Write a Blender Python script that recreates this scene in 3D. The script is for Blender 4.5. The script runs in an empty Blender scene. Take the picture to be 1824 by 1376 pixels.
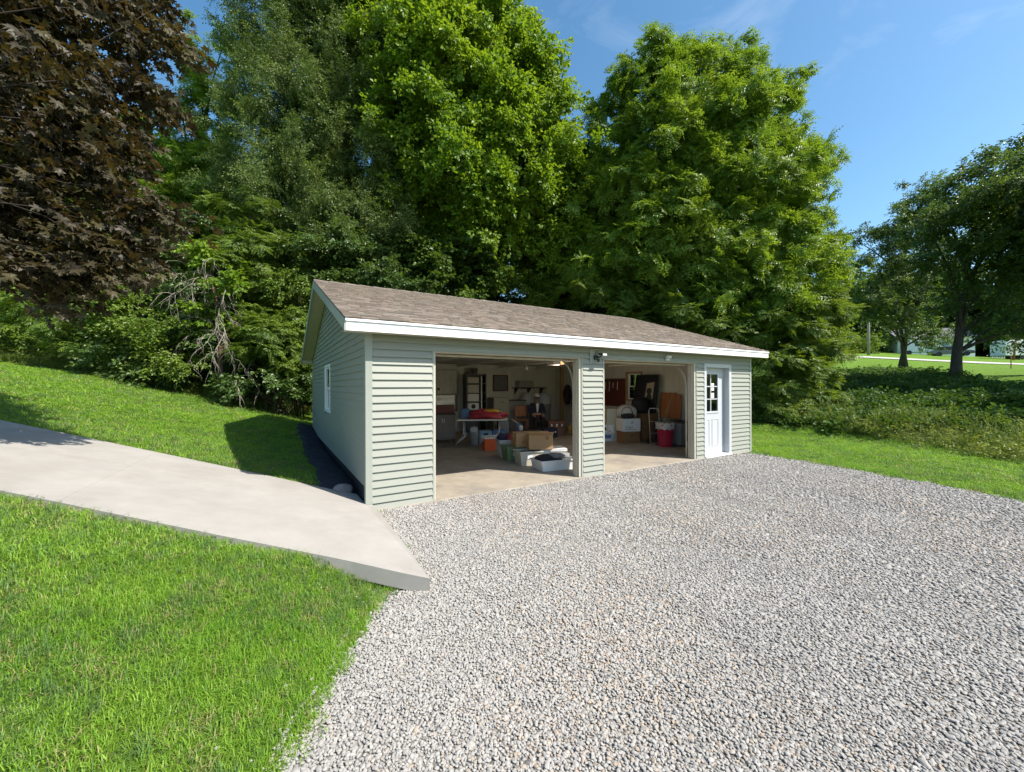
import bpy, bmesh, math, random
import numpy as np
from mathutils import Vector, Matrix, Euler

random.seed(7)
RNG = np.random.default_rng(11)
SC = bpy.context.scene
COL = SC.collection
PI = math.pi

# ------------------------------------------------------------------ camera
CAM_POS = np.array([-1.0531, -5.4299, 1.6321])
YAW, PITCH, ROLL = math.radians(31.063), math.radians(0.055), math.radians(-0.167)
FOC = 707.99            # focal length in units of a picture 1824 wide
cam_data = bpy.data.cameras.new('camera')
cam = bpy.data.objects.new('camera', cam_data)
COL.objects.link(cam)
cam_data.sensor_fit = 'HORIZONTAL'
cam_data.sensor_width = 36.0
cam_data.lens = 36.0 * FOC / 1824.0
cam_data.clip_start = 0.05
cam_data.clip_end = 2000.0
_f = Vector((math.sin(YAW) * math.cos(PITCH), math.cos(YAW) * math.cos(PITCH), math.sin(PITCH)))
_r0 = Vector((math.cos(YAW), -math.sin(YAW), 0.0))
_u0 = _r0.cross(_f)
_r = math.cos(ROLL) * _r0 + math.sin(ROLL) * _u0
_u = -math.sin(ROLL) * _r0 + math.cos(ROLL) * _u0
cam.matrix_world = Matrix(((_r.x, _u.x, -_f.x, CAM_POS[0]), (_r.y, _u.y, -_f.y, CAM_POS[1]),
                           (_r.z, _u.z, -_f.z, CAM_POS[2]), (0, 0, 0, 1)))
SC.camera = cam

# ------------------------------------------------------------------ sun, sky, exposure
SUN_TO = Vector((-0.72, 1.0, -1.3)).normalized()      # the way the light travels
SUN_FROM = -SUN_TO
SUN_EL = math.asin(SUN_FROM.z)
SUN_AZ = math.atan2(SUN_FROM.x, SUN_FROM.y)           # clockwise from +Y
sun_data = bpy.data.lights.new('sun', 'SUN')
sun_data.energy = 4.7
sun_data.angle = math.radians(0.53)
sun_data.color = (1.0, 0.94, 0.85)
sun = bpy.data.objects.new('sun', sun_data)
COL.objects.link(sun)
sun.rotation_euler = SUN_TO.to_track_quat('-Z', 'Y').to_euler()

world = bpy.data.worlds.new('World')
SC.world = world
world.use_nodes = True
wn, wl = world.node_tree.nodes, world.node_tree.links
wn.clear()
w_out = wn.new('ShaderNodeOutputWorld')
w_bg = wn.new('ShaderNodeBackground')
w_sky = wn.new('ShaderNodeTexSky')
w_sky.sky_type = 'NISHITA'
w_sky.sun_disc = False
w_sky.sun_elevation = SUN_EL
w_sky.sun_rotation = SUN_AZ
w_sky.altitude = 200
w_sky.air_density = 1.0
w_sky.dust_density = 1.3
w_sky.ozone_density = 2.0
w_bg.inputs['Strength'].default_value = 0.118
# faint high cirrus, mixed into the sky itself
w_tc = wn.new('ShaderNodeTexCoord')
w_map = wn.new('ShaderNodeMapping')
w_map.inputs['Scale'].default_value = (1.3, 3.2, 7.0)
w_map.inputs['Rotation'].default_value = (0.25, 0.1, 0.7)
w_noise = wn.new('ShaderNodeTexNoise')
w_noise.inputs['Scale'].default_value = 1.6
w_noise.inputs['Detail'].default_value = 7.0
w_noise.inputs['Roughness'].default_value = 0.6
w_noise.inputs['Distortion'].default_value = 0.5
w_ramp = wn.new('ShaderNodeValToRGB')
w_ramp.color_ramp.elements[0].position = 0.56
w_ramp.color_ramp.elements[0].color = (0, 0, 0, 1)
w_ramp.color_ramp.elements[1].position = 0.80
w_ramp.color_ramp.elements[1].color = (0.16, 0.16, 0.16, 1)
w_mix = wn.new('ShaderNodeMixRGB')
w_mix.inputs['Color2'].default_value = (5.6, 6.0, 6.4, 1)
wl.new(w_tc.outputs['Generated'], w_map.inputs['Vector'])
wl.new(w_map.outputs['Vector'], w_noise.inputs['Vector'])
wl.new(w_noise.outputs['Fac'], w_ramp.inputs['Fac'])
wl.new(w_ramp.outputs['Color'], w_mix.inputs['Fac'])
w_hs = wn.new('ShaderNodeHueSaturation')
w_hs.inputs['Hue'].default_value = 0.488
w_hs.inputs['Saturation'].default_value = 1.2
w_hs.inputs['Value'].default_value = 1.03
wl.new(w_sky.outputs['Color'], w_hs.inputs['Color'])
wl.new(w_hs.outputs['Color'], w_mix.inputs['Color1'])
wl.new(w_mix.outputs['Color'], w_bg.inputs['Color'])
wl.new(w_bg.outputs['Background'], w_out.inputs['Surface'])

SC.view_settings.view_transform = 'Standard'
SC.view_settings.look = 'None'
SC.view_settings.gamma = 1.0
SC.view_settings.use_curve_mapping = False
SC.view_settings.exposure = 0.95
SC.render.engine = 'CYCLES'
SC.cycles.max_bounces = 8
SC.cycles.diffuse_bounces = 7
SC.cycles.transmission_bounces = 6
SC.cycles.transparent_max_bounces = 8
SC.cycles.use_denoising = True


# ------------------------------------------------------------------ small helpers
def at(px, py, depth):
    """World point at a viewing depth (metres) behind a point of the 1824 x 1376 photograph."""
    v = np.array(_f) + (px - 912) / FOC * np.array(_r) - (py - 688) / FOC * np.array(_u)
    return CAM_POS + depth * v


def srgb(r, g, b):
    def c(x):
        x /= 255.0
        return x / 12.92 if x <= 0.04045 else ((x + 0.055) / 1.055) ** 2.4
    return (c(r), c(g), c(b), 1.0)


def smooth01(t):
    t = np.clip(t, 0.0, 1.0)
    return t * t * (3 - 2 * t)


_ph = np.random.default_rng(5).uniform(0, 6.28, (24, 2))
_dr = np.random.default_rng(6).uniform(0, 6.28, 24)


def wob(x, y, scale=1.0, octs=8, k0=0):
    """cheap smooth pseudo noise, about -1..1"""
    x = np.asarray(x, float)
    y = np.asarray(y, float)
    s = 0
    for i in range(octs):
        a = _dr[(i + k0) % 24]
        fr = (0.7 + 0.37 * i) * scale
        s = s + np.sin((x * math.cos(a) + y * math.sin(a)) * fr * 2.0 + _ph[(i + k0) % 24, 0]) * np.cos(
            (x * math.sin(a * 1.7) - y * math.cos(a * 1.3)) * fr * 1.3 + _ph[(i + k0) % 24, 1])
    return s / octs * 1.8


class MB:
    """collects simple shapes into one mesh"""

    def __init__(self):
        self.v, self.f = [], []

    def add(self, vs, fs):
        n = len(self.v)
        self.v.extend([tuple(map(float, p)) for p in vs])
        self.f.extend([tuple(i + n for i in f) for f in fs])
        return self

    def box(self, x0, x1, y0, y1, z0, z1):
        return self.add([(x0, y0, z0), (x1, y0, z0), (x1, y1, z0), (x0, y1, z0), (x0, y0, z1), (x1, y0, z1), (x1, y1, z1), (x0, y1, z1)],
                        [(0, 3, 2, 1), (4, 5, 6, 7), (0, 1, 5, 4), (1, 2, 6, 5), (2, 3, 7, 6), (3, 0, 4, 7)])

    def hexa(self, p):
        """eight corners: four below then four above, both counter-clockwise"""
        return self.add(p, [(0, 3, 2, 1), (4, 5, 6, 7), (0, 1, 5, 4), (1, 2, 6, 5), (2, 3, 7, 6), (3, 0, 4, 7)])

    def obox(self, p0, p1, w, h):
        """a bar of section w x h from p0 to p1"""
        p0, p1 = Vector(p0), Vector(p1)
        d = (p1 - p0).normalized()
        up = Vector((0, 0, 1)) if abs(d.z) < 0.95 else Vector((0, 1, 0))
        s = d.cross(up).normalized()
        u = s.cross(d)
        a = [(-1, -1), (1, -1), (1, 1), (-1, 1)]
        q = [p0 + s * (i * w / 2) + u * (j * h / 2) for i, j in a] + [p1 + s * (i * w / 2) + u * (j * h / 2) for i, j in a]
        return self.add(q, [(0, 1, 2, 3), (7, 6, 5, 4), (0, 4, 5, 1), (1, 5, 6, 2), (2, 6, 7, 3), (3, 7, 4, 0)])

    def tube(self, pts, r, n=8, cap=True):
        pts = [Vector(p) for p in pts]
        rs = list(r) if hasattr(r, '__len__') else [r] * len(pts)
        rings, ref = [], None
        for i, p in enumerate(pts):
            d = (pts[min(i + 1, len(pts) - 1)] - pts[max(i - 1, 0)])
            d = d.normalized() if d.length > 1e-9 else Vector((0, 0, 1))
            if ref is None:
                ref = Vector((1, 0, 0)) if abs(d.x) < 0.8 else Vector((0, 1, 0))
            s = (ref - d * ref.dot(d)).normalized()
            t = d.cross(s)
            ref = s
            rings.append([p + (s * math.cos(2 * PI * k / n) + t * math.sin(2 * PI * k / n)) * rs[i] for k in range(n)])
        vs = [q for ring in rings for q in ring]
        fs = []
        for i in range(len(pts) - 1):
            for k in range(n):
                a, b = i * n + k, i * n + (k + 1) % n
                fs.append((a, b, b + n, a + n))
        if cap:
            fs.append(tuple(reversed(range(n))))
            fs.append(tuple(range((len(pts) - 1) * n, len(pts) * n)))
        return self.add(vs, fs)

    def lathe(self, prof, n=20, c=(0, 0, 0), sx=1, sy=1):
        vs, fs = [], []
        for r, z in prof:
            for k in range(n):
                vs.append((c[0] + sx * r * math.cos(2 * PI * k / n), c[1] + sy * r * math.sin(2 * PI * k / n), c[2] + z))
        for i in range(len(prof) - 1):
            for k in range(n):
                a, b = i * n + k, i * n + (k + 1) % n
                fs.append((a, b, b + n, a + n))
        fs.append(tuple(reversed(range(n))))
        fs.append(tuple(range((len(prof) - 1) * n, len(prof) * n)))
        return self.add(vs, fs)

    def prism(self, poly, lo, hi, axis='z'):
        """polygon in the two other axes, extruded along axis"""
        n = len(poly)

        def P(a, b, c):
            return {'z': (a, b, c), 'x': (c, a, b), 'y': (a, c, b)}[axis]
        vs = [P(a, b, lo) for a, b in poly] + [P(a, b, hi) for a, b in poly]
        fs = [tuple(reversed(range(n))), tuple(range(n, 2 * n))]
        fs += [(i, (i + 1) % n, (i + 1) % n + n, i + n) for i in range(n)]
        return self.add(vs, fs)

    def mesh(self, name):
        me = bpy.data.meshes.new(name)
        me.from_pydata(self.v, [], self.f)
        bm = bmesh.new()
        bm.from_mesh(me)
        bmesh.ops.recalc_face_normals(bm, faces=bm.faces)
        bm.to_mesh(me)
        bm.free()
        return me

    def build(self, name, mat, parent=None, loc=(0, 0, 0), rot=(0, 0, 0), smooth=False, bev=0.0, seg=2):
        me = self.mesh(name)
        me.materials.append(mat)
        if smooth:
            me.shade_smooth()
        o = bpy.data.objects.new(name, me)
        COL.objects.link(o)
        o.location, o.rotation_euler = loc, rot
        if parent is not None:
            o.parent = parent
        if bev > 0:
            m = o.modifiers.new('bevel', 'BEVEL')
            m.width, m.segments, m.limit_method, m.angle_limit = bev, seg, 'ANGLE', math.radians(35)
            m.harden_normals = False
        return o


def tag(o, label=None, cat=None, group=None, kind=None):
    if label:
        o['label'] = label
    if cat:
        o['category'] = cat
    if group:
        o['group'] = group
    if kind:
        o['kind'] = kind
    return o


def thing(name, label, cat, loc=(0, 0, 0), rz=0.0, group=None):
    o = bpy.data.objects.new(name, None)
    o.empty_display_size = 0.2
    COL.objects.link(o)
    o.location = loc
    o.rotation_euler = (0, 0, rz)
    return tag(o, label, cat, group)


def copy_obj(o, parent=None, loc=None):
    c = o.copy()
    COL.objects.link(c)
    if parent is not None:
        c.parent = parent
    if loc is not None:
        c.location = loc
    return c


# ------------------------------------------------------------------ materials
def new_mat(name):
    m = bpy.data.materials.new(name)
    m.use_nodes = True
    nt = m.node_tree
    nt.nodes.clear()
    out = nt.nodes.new('ShaderNodeOutputMaterial')
    return m, nt, out


def mat(name, col, rough=0.6, var=0.12, scale=6.0, bump=0.0, bscale=None, metal=0.0, spec=0.5, stretch=(1, 1, 1), col2=None, fac=None,
        attr=None, coat=0.0):
    """a Principled surface whose colour drifts with noise; col2 is a second colour that patches in; attr multiplies by a stored value"""
    m, nt, out = new_mat(name)
    N, L = nt.nodes, nt.links
    b = N.new('ShaderNodeBsdfPrincipled')
    b.inputs['Roughness'].default_value = rough
    b.inputs['Metallic'].default_value = metal
    b.inputs['Specular IOR Level'].default_value = spec
    if coat:
        b.inputs['Coat Weight'].default_value = coat
    L.new(b.outputs['BSDF'], out.inputs['Surface'])
    tc = N.new('ShaderNodeTexCoord')
    mp = N.new('ShaderNodeMapping')
    mp.inputs['Scale'].default_value = stretch
    L.new(tc.outputs['Object'], mp.inputs['Vector'])
    n1 = N.new('ShaderNodeTexNoise')
    n1.inputs['Scale'].default_value = scale
    n1.inputs['Detail'].default_value = 6
    n1.inputs['Roughness'].default_value = 0.65
    L.new(mp.outputs['Vector'], n1.inputs['Vector'])
    r = N.new('ShaderNodeValToRGB')
    c = np.array(col[:3])
    lo = tuple(c * (1 - var)) + (1,)
    hi = tuple(np.minimum(c * (1 + var), 0.95)) + (1,)
    r.color_ramp.elements[0].position, r.color_ramp.elements[0].color = 0.3, lo
    r.color_ramp.elements[1].position, r.color_ramp.elements[1].color = 0.7, hi
    L.new(n1.outputs['Fac'], r.inputs['Fac'])
    colour = r.outputs['Color']
    if col2 is not None:
        n2 = N.new('ShaderNodeTexNoise')
        n2.inputs['Scale'].default_value = scale * 0.37
        n2.inputs['Detail'].default_value = 8
        n2.inputs['Roughness'].default_value = 0.7
        L.new(mp.outputs['Vector'], n2.inputs['Vector'])
        r2 = N.new('ShaderNodeValToRGB')
        a, bb = fac or (0.5, 0.7)
        r2.color_ramp.elements[0].position, r2.color_ramp.elements[1].position = a, bb
        L.new(n2.outputs['Fac'], r2.inputs['Fac'])
        mx = N.new('ShaderNodeMixRGB')
        mx.inputs['Color2'].default_value = tuple(col2[:3]) + (1,)
        L.new(r2.outputs['Color'], mx.inputs['Fac'])
        L.new(colour, mx.inputs['Color1'])
        colour = mx.outputs['Color']
    if attr:
        at_ = N.new('ShaderNodeAttribute')
        at_.attribute_name = attr
        mu = N.new('ShaderNodeMixRGB')
        mu.blend_type = 'MULTIPLY'
        mu.inputs['Fac'].default_value = 1
        L.new(colour, mu.inputs['Color1'])
        L.new(at_.outputs['Color'], mu.inputs['Color2'])
        colour = mu.outputs['Color']
    L.new(colour, b.inputs['Base Color'])
    if bump > 0:
        nb = N.new('ShaderNodeTexNoise')
        nb.inputs['Scale'].default_value = bscale or scale * 5
        nb.inputs['Detail'].default_value = 8
        nb.inputs['Roughness'].default_value = 0.7
        L.new(mp.outputs['Vector'], nb.inputs['Vector'])
        bp = N.new('ShaderNodeBump')
        bp.inputs['Strength'].default_value = bump
        bp.inputs['Distance'].default_value = 0.02
        L.new(nb.outputs['Fac'], bp.inputs['Height'])
        L.new(bp.outputs['Normal'], b.inputs['Normal'])
    return m


def leaf_mat(name, a, b, trans=0.35, rough=0.42, spec=0.4, tcol=None):
    """leaf: colour between a and b by the instance's tint and the leaf's own value, with light passing through"""
    m, nt, out = new_mat(name)
    N, L = nt.nodes, nt.links
    t1 = N.new('ShaderNodeAttribute')
    t1.attribute_type = 'INSTANCER'
    t1.attribute_name = 'tint'
    t2 = N.new('ShaderNodeAttribute')
    t2.attribute_name = 'v'
    s = N.new('ShaderNodeMath')
    s.operation = 'MULTIPLY_ADD'
    s.inputs[1].default_value = 0.55
    L.new(t1.outputs['Fac'], s.inputs[0])
    s2 = N.new('ShaderNodeMath')
    s2.operation = 'MULTIPLY'
    s2.inputs[1].default_value = 0.45
    L.new(t2.outputs['Fac'], s2.inputs[0])
    L.new(s2.outputs[0], s.inputs[2])
    mx = N.new('ShaderNodeMixRGB')
    mx.inputs['Color1'].default_value = tuple(a[:3]) + (1,)
    mx.inputs['Color2'].default_value = tuple(b[:3]) + (1,)
    L.new(s.outputs[0], mx.inputs['Fac'])
    p = N.new('ShaderNodeBsdfPrincipled')
    p.inputs['Roughness'].default_value = rough
    p.inputs['Specular IOR Level'].default_value = spec
    L.new(mx.outputs['Color'], p.inputs['Base Color'])
    tr = N.new('ShaderNodeBsdfTranslucent')
    if tcol is None:
        tcol = (1.5, 1.35, 0.6)
    mu = N.new('ShaderNodeMixRGB')
    mu.blend_type = 'MULTIPLY'
    mu.inputs['Fac'].default_value = 1
    mu.inputs['Color2'].default_value = tuple(tcol) + (1,)
    L.new(mx.outputs['Color'], mu.inputs['Color1'])
    L.new(mu.outputs['Color'], tr.inputs['Color'])
    ms = N.new('ShaderNodeMixShader')
    ms.inputs['Fac'].default_value = trans
    L.new(p.outputs['BSDF'], ms.inputs[1])
    L.new(tr.outputs['BSDF'], ms.inputs[2])
    L.new(ms.outputs['Shader'], out.inputs['Surface'])
    return m


# ------------------------------------------------------------------ scattering (geometry nodes, for stuff only)
_groups = {}


def proto_obj(name, verts, faces, m, vals=None, smooth=False):
    me = bpy.data.meshes.new(name)
    me.from_pydata([tuple(map(float, p)) for p in verts], [], faces)
    me.materials.append(m)
    if vals is not None:
        a = me.attributes.new('v', 'FLOAT', 'FACE')
        a.data.foreach_set('value', np.asarray(vals, np.float32))
    if smooth:
        me.shade_smooth()
    return bpy.data.objects.new(name, me)          # never linked: only its geometry is used


def scatter_group(key, protos):
    if key in _groups:
        return _groups[key]
    g = bpy.data.node_groups.new('scatter_' + key, 'GeometryNodeTree')
    g.interface.new_socket('Geometry', in_out='INPUT', socket_type='NodeSocketGeometry')
    g.interface.new_socket('Geometry', in_out='OUTPUT', socket_type='NodeSocketGeometry')
    N, L = g.nodes, g.links
    gi, go = N.new('NodeGroupInput'), N.new('NodeGroupOutput')
    join = N.new('GeometryNodeJoinGeometry')
    for p in protos:
        oi = N.new('GeometryNodeObjectInfo')
        oi.inputs['Object'].default_value = p
        oi.inputs['As Instance'].default_value = False
        gti = N.new('GeometryNodeGeometryToInstance')
        L.new(oi.outputs['Geometry'], gti.inputs[0])
        L.new(gti.outputs[0], join.inputs[0])
    iop = N.new('GeometryNodeInstanceOnPoints')
    iop.inputs['Pick Instance'].default_value = True
    L.new(gi.outputs[0], iop.inputs['Points'])
    L.new(join.outputs[0], iop.inputs['Instance'])

    def named(nm, typ):
        a = N.new('GeometryNodeInputNamedAttribute')
        a.data_type = typ
        a.inputs['Name'].default_value = nm
        return a.outputs[0]
    L.new(named('idx', 'INT'), iop.inputs['Instance Index'])
    e2r = N.new('FunctionNodeEulerToRotation')
    L.new(named('rot', 'FLOAT_VECTOR'), e2r.inputs[0])
    L.new(e2r.outputs[0], iop.inputs['Rotation'])
    L.new(named('scl', 'FLOAT_VECTOR'), iop.inputs['Scale'])
    L.new(iop.outputs[0], go.inputs[0])
    _groups[key] = g
    return g


def scatter(name, key, protos, pts, rots, scl, tint, parent=None, loc=(0, 0, 0), weights=None, idx=None):
    pts = np.asarray(pts, np.float32)
    n = len(pts)
    me = bpy.data.meshes.new(name)
    me.vertices.add(n)
    me.vertices.foreach_set('co', pts.ravel())
    scl = np.asarray(scl, np.float32)
    if scl.ndim == 1:
        scl = np.repeat(scl[:, None], 3, 1)
    a = me.attributes.new('rot', 'FLOAT_VECTOR', 'POINT')
    a.data.foreach_set('vector', np.asarray(rots, np.float32).ravel())
    a = me.attributes.new('scl', 'FLOAT_VECTOR', 'POINT')
    a.data.foreach_set('vector', np.ascontiguousarray(scl).ravel())
    a = me.attributes.new('tint', 'FLOAT', 'POINT')
    a.data.foreach_set('value', np.asarray(tint, np.float32))
    a = me.attributes.new('idx', 'INT', 'POINT')
    a.data.foreach_set('value', (RNG.choice(len(protos), n, p=weights) if idx is None else np.asarray(idx)).astype(np.int32))
    for p in protos[:1]:
        me.materials.append(p.data.materials[0])
    o = bpy.data.objects.new(name, me)
    COL.objects.link(o)
    o.location = loc
    if parent is not None:
        o.parent = parent
    md = o.modifiers.new('scatter', 'NODES')
    md.node_group = scatter_group(key, protos)
    o['kind'] = 'stuff'
    return o


# ------------------------------------------------------------------ the lie of the land
GL, GW = 9.13, 7.95            # garage length (x) and depth (y)


def edge_left(y):
    """x of the line where the gravel meets the sloping lawn"""
    return np.interp(y, [-16, -8, -5.43, -3.46, -2.1, -1.9, 30], [-6.5, -3.6, -2.14, -1.06, -0.29, -0.06, -0.06])


def edge_right(y):
    return np.interp(y, [-16, -9, -4.35, -3.6, -2, 0, 1], [4.0, 6.4, 8.0, 8.3, 8.68, 8.98, 9.05])


def land(x, y):
    x = np.asarray(x, float)
    y = np.asarray(y, float)
    s = np.maximum(0, edge_left(y) - x)
    a = 0.25 * np.minimum(s, 5.5) + 0.12 * np.clip(s - 5.5, 0, 8) + 0.03 * np.maximum(s - 13.5, 0) + np.minimum(0.085, 0.12 * s)
    a = a * np.interp(y, [-12, -6, 0], [0.6, 0.9, 1.0])
    # shoulder against the garage's side wall
    a = a + 0.17 * np.exp(-((x + 0.12) / 0.42) ** 2) * smooth01((y - 0.45) / 0.6) * (y < 9)
    b = (0.07 * np.clip(y - 4.5, 0, 26) + 0.02 * np.maximum(y - 30.5, 0)) * (1 - 0.75 * smooth01((x - 3) / 9))
    e = 0.12 * np.clip(x - 13, 0, 17) + 0.045 * np.clip(x - 30, 0, 60)
    e = e + 0.11 * np.clip(y, 0, 30) * smooth01((x - 28) / 30)
    n = 0.02 * wob(x, y, 0.35) * smooth01((np.abs(x - 4) - 4.5) / 3)
    bank = smooth01((x - 12.5) / 1.5) * (1 - smooth01((x - 27) / 5))
    n = n + bank * (0.16 * wob(x, y, 0.5, 6, 3) + 0.05)
    return a + b + e + n


def land1(x, y):
    return float(land(np.array([x]), np.array([y]))[0])


def on_land(px, py, far=140.0):
    """walk along the line of sight until it meets the ground"""
    d = 1.0
    while d < far:
        p = at(px, py, d)
        if p[2] <= land1(p[0], p[1]):
            return np.array([p[0], p[1], land1(p[0], p[1])]), d
        d += 0.05
    return at(px, py, far), far


def in_house(x, y, m=0.0):
    return (x > -m) & (x < GL + m) & (y > -m) & (y < GW + m)


def in_gravel(x, y, m=0.0):
    w = 0.07 * wob(x, y, 2.2, 8, 2)
    return (x > edge_left(y) - m + w) & (x < edge_right(y) + m + w) & (y < 0.02)


PATH_NEAR = [(0.02, -2.37), (-0.61, -1.96), (-1.48, -1.48), (-2.42, -0.93), (-3.4, -0.37), (-5.0, 0.52), (-7.4, 1.85)]
PATH_FAR = [(-0.03, 0.56), (-0.56, 0.84), (-1.48, 1.42), (-2.32, 1.92), (-3.66, 2.69), (-5.2, 3.55), (-7.6, 4.9)]


def path_top(x):
    return 0.10 - 0.25 * min(x, 0.0) if x > -5.2 else 0.10 + 0.25 * 5.2 + 0.13 * (-5.2 - x)


def in_poly(x, y, poly):
    x = np.asarray(x, float)
    y = np.asarray(y, float)
    r = np.zeros(x.shape, bool)
    n = len(poly)
    for i in range(n):
        (x1, y1), (x2, y2) = poly[i], poly[(i + 1) % n]
        c = ((y1 > y) != (y2 > y)) & (x < (x2 - x1) * (y - y1) / (y2 - y1 + 1e-12) + x1)
        r ^= c
    return r


PATH_POLY = PATH_NEAR + PATH_FAR[::-1] + [(0.06, -0.04)]

WOOD_X = [-40, -14, -8.6, -6.3, -4.0, -2.4, -0.9, 0.5, 4]
WOOD_Y = [16.5, 15.0, 13.9, 12.9, 11.6, 11.4, 12.0, 12.6, 13]


def wood_edge(x):
    return np.interp(x, WOOD_X, WOOD_Y)


# ------------------------------------------------------------------ ground materials
def lawn_material():
    m, nt, out = new_mat('lawn_ground')
    N, L = nt.nodes, nt.links
    b = N.new('ShaderNodeBsdfPrincipled')
    b.inputs['Roughness'].default_value = 0.9
    b.inputs['Specular IOR Level'].default_value = 0.15
    tc = N.new('ShaderNodeTexCoord')

    def noise(s, d=6, r=0.65):
        n = N.new('ShaderNodeTexNoise')
        n.inputs['Scale'].default_value = s
        n.inputs['Detail'].default_value = d
        n.inputs['Roughness'].default_value = r
        L.new(tc.outputs['Object'], n.inputs['Vector'])
        return n.outputs['Fac']

    def ramp(f, stops):
        r = N.new('ShaderNodeValToRGB')
        while len(r.color_ramp.elements) < len(stops):
            r.color_ramp.elements.new(0.5)
        for e, (p, c) in zip(r.color_ramp.elements, stops):
            e.position, e.color = p, tuple(c) + (1,)
        L.new(f, r.inputs['Fac'])
        return r.outputs['Color']
    c1 = ramp(noise(1.3), [(0.3, (0.10, 0.20, 0.016)), (0.6, (0.15, 0.26, 0.025)), (0.85, (0.20, 0.27, 0.045))])
    c2 = ramp(noise(34, 8), [(0.3, (0.35, 0.4, 0.3)), (0.7, (1.25, 1.2, 1.1))])
    mu = N.new('ShaderNodeMixRGB')
    mu.blend_type = 'MULTIPLY'
    mu.inputs['Fac'].default_value = 0.8
    L.new(c1, mu.inputs['Color1'])
    L.new(c2, mu.inputs['Color2'])
    L.new(mu.outputs['Color'], b.inputs['Base Color'])
    bp = N.new('ShaderNodeBump')
    bp.inputs['Strength'].default_value = 0.9
    bp.inputs['Distance'].default_value = 0.05
    L.new(noise(60, 8, 0.75), bp.inputs['Height'])
    L.new(bp.outputs['Normal'], b.inputs['Normal'])
    L.new(b.outputs['BSDF'], out.inputs['Surface'])
    return m


def gravel_material():
    m, nt, out = new_mat('gravel_bed')
    N, L = nt.nodes, nt.links
    b = N.new('ShaderNodeBsdfPrincipled')
    b.inputs['Roughness'].default_value = 0.85
    b.inputs['Specular IOR Level'].default_value = 0.25
    tc = N.new('ShaderNodeTexCoord')
    v = N.new('ShaderNodeTexVoronoi')
    v.inputs['Scale'].default_value = 38
    v.inputs['Randomness'].default_value = 1
    L.new(tc.outputs['Object'], v.inputs['Vector'])
    hs = N.new('ShaderNodeSeparateColor')
    L.new(v.outputs['Color'], hs.inputs['Color'])
    r = N.new('ShaderNodeValToRGB')
    for i, (p, c) in enumerate([(0.0, (0.21, 0.20, 0.188)), (0.35, (0.275, 0.262, 0.245)), (0.8, (0.335, 0.32, 0.30)), (1.0, (0.42, 0.35, 0.27))]):
        if i > 1:
            r.color_ramp.elements.new(p)
        r.color_ramp.elements[i].position, r.color_ramp.elements[i].color = p, c + (1,)
    L.new(hs.outputs['Red'], r.inputs['Fac'])
    d = N.new('ShaderNodeValToRGB')
    d.color_ramp.elements[0].position, d.color_ramp.elements[0].color = 0.25, (1, 1, 1, 1)
    d.color_ramp.elements[1].position, d.color_ramp.elements[1].color = 0.75, (0.55, 0.54, 0.52, 1)
    L.new(v.outputs['Distance'], d.inputs['Fac'])
    big = N.new('ShaderNodeTexNoise')
    big.inputs['Scale'].default_value = 0.55
    big.inputs['Detail'].default_value = 7
    L.new(tc.outputs['Object'], big.inputs['Vector'])
    br = N.new('ShaderNodeValToRGB')
    br.color_ramp.elements[0].position, br.color_ramp.elements[0].color = 0.35, (1, 1, 1, 1)
    br.color_ramp.elements[1].position, br.color_ramp.elements[1].color = 0.75, (0.86, 0.78, 0.70, 1)
    L.new(big.outputs['Fac'], br.inputs['Fac'])
    m1, m2 = N.new('ShaderNodeMixRGB'), N.new('ShaderNodeMixRGB')
    for q in (m1, m2):
        q.blend_type = 'MULTIPLY'
        q.inputs['Fac'].default_value = 1
    L.new(r.outputs['Color'], m1.inputs['Color1'])
    L.new(d.outputs['Color'], m1.inputs['Color2'])
    L.new(m1.outputs['Color'], m2.inputs['Color1'])
    L.new(br.outputs['Color'], m2.inputs['Color2'])
    L.new(m2.outputs['Color'], b.inputs['Base Color'])
    bp = N.new('ShaderNodeBump')
    bp.invert = True
    bp.inputs['Strength'].default_value = 0.9
    bp.inputs['Distance'].default_value = 0.015
    L.new(v.outputs['Distance'], bp.inputs['Height'])
    L.new(bp.outputs['Normal'], b.inputs['Normal'])
    L.new(b.outputs['BSDF'], out.inputs['Surface'])
    return m


M = {}
M['lawn'] = lawn_material()
M['gravel'] = gravel_material()
M['concrete'] = mat('path_concrete', (0.320, 0.300, 0.272), 0.85, 0.10, 2.2, 0.25, 140, spec=0.3, col2=(0.272, 0.248, 0.216), fac=(0.50, 0.72))
M['slab'] = mat('floor_concrete', (0.30, 0.262, 0.208), 0.75, 0.16, 2.6, 0.15, 60, spec=0.35, col2=(0.215, 0.19, 0.16), fac=(0.48, 0.62))
M['road'] = mat('road_surface', (0.42, 0.40, 0.37), 0.9, 0.1, 0.6, 0.2, 20)


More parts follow.
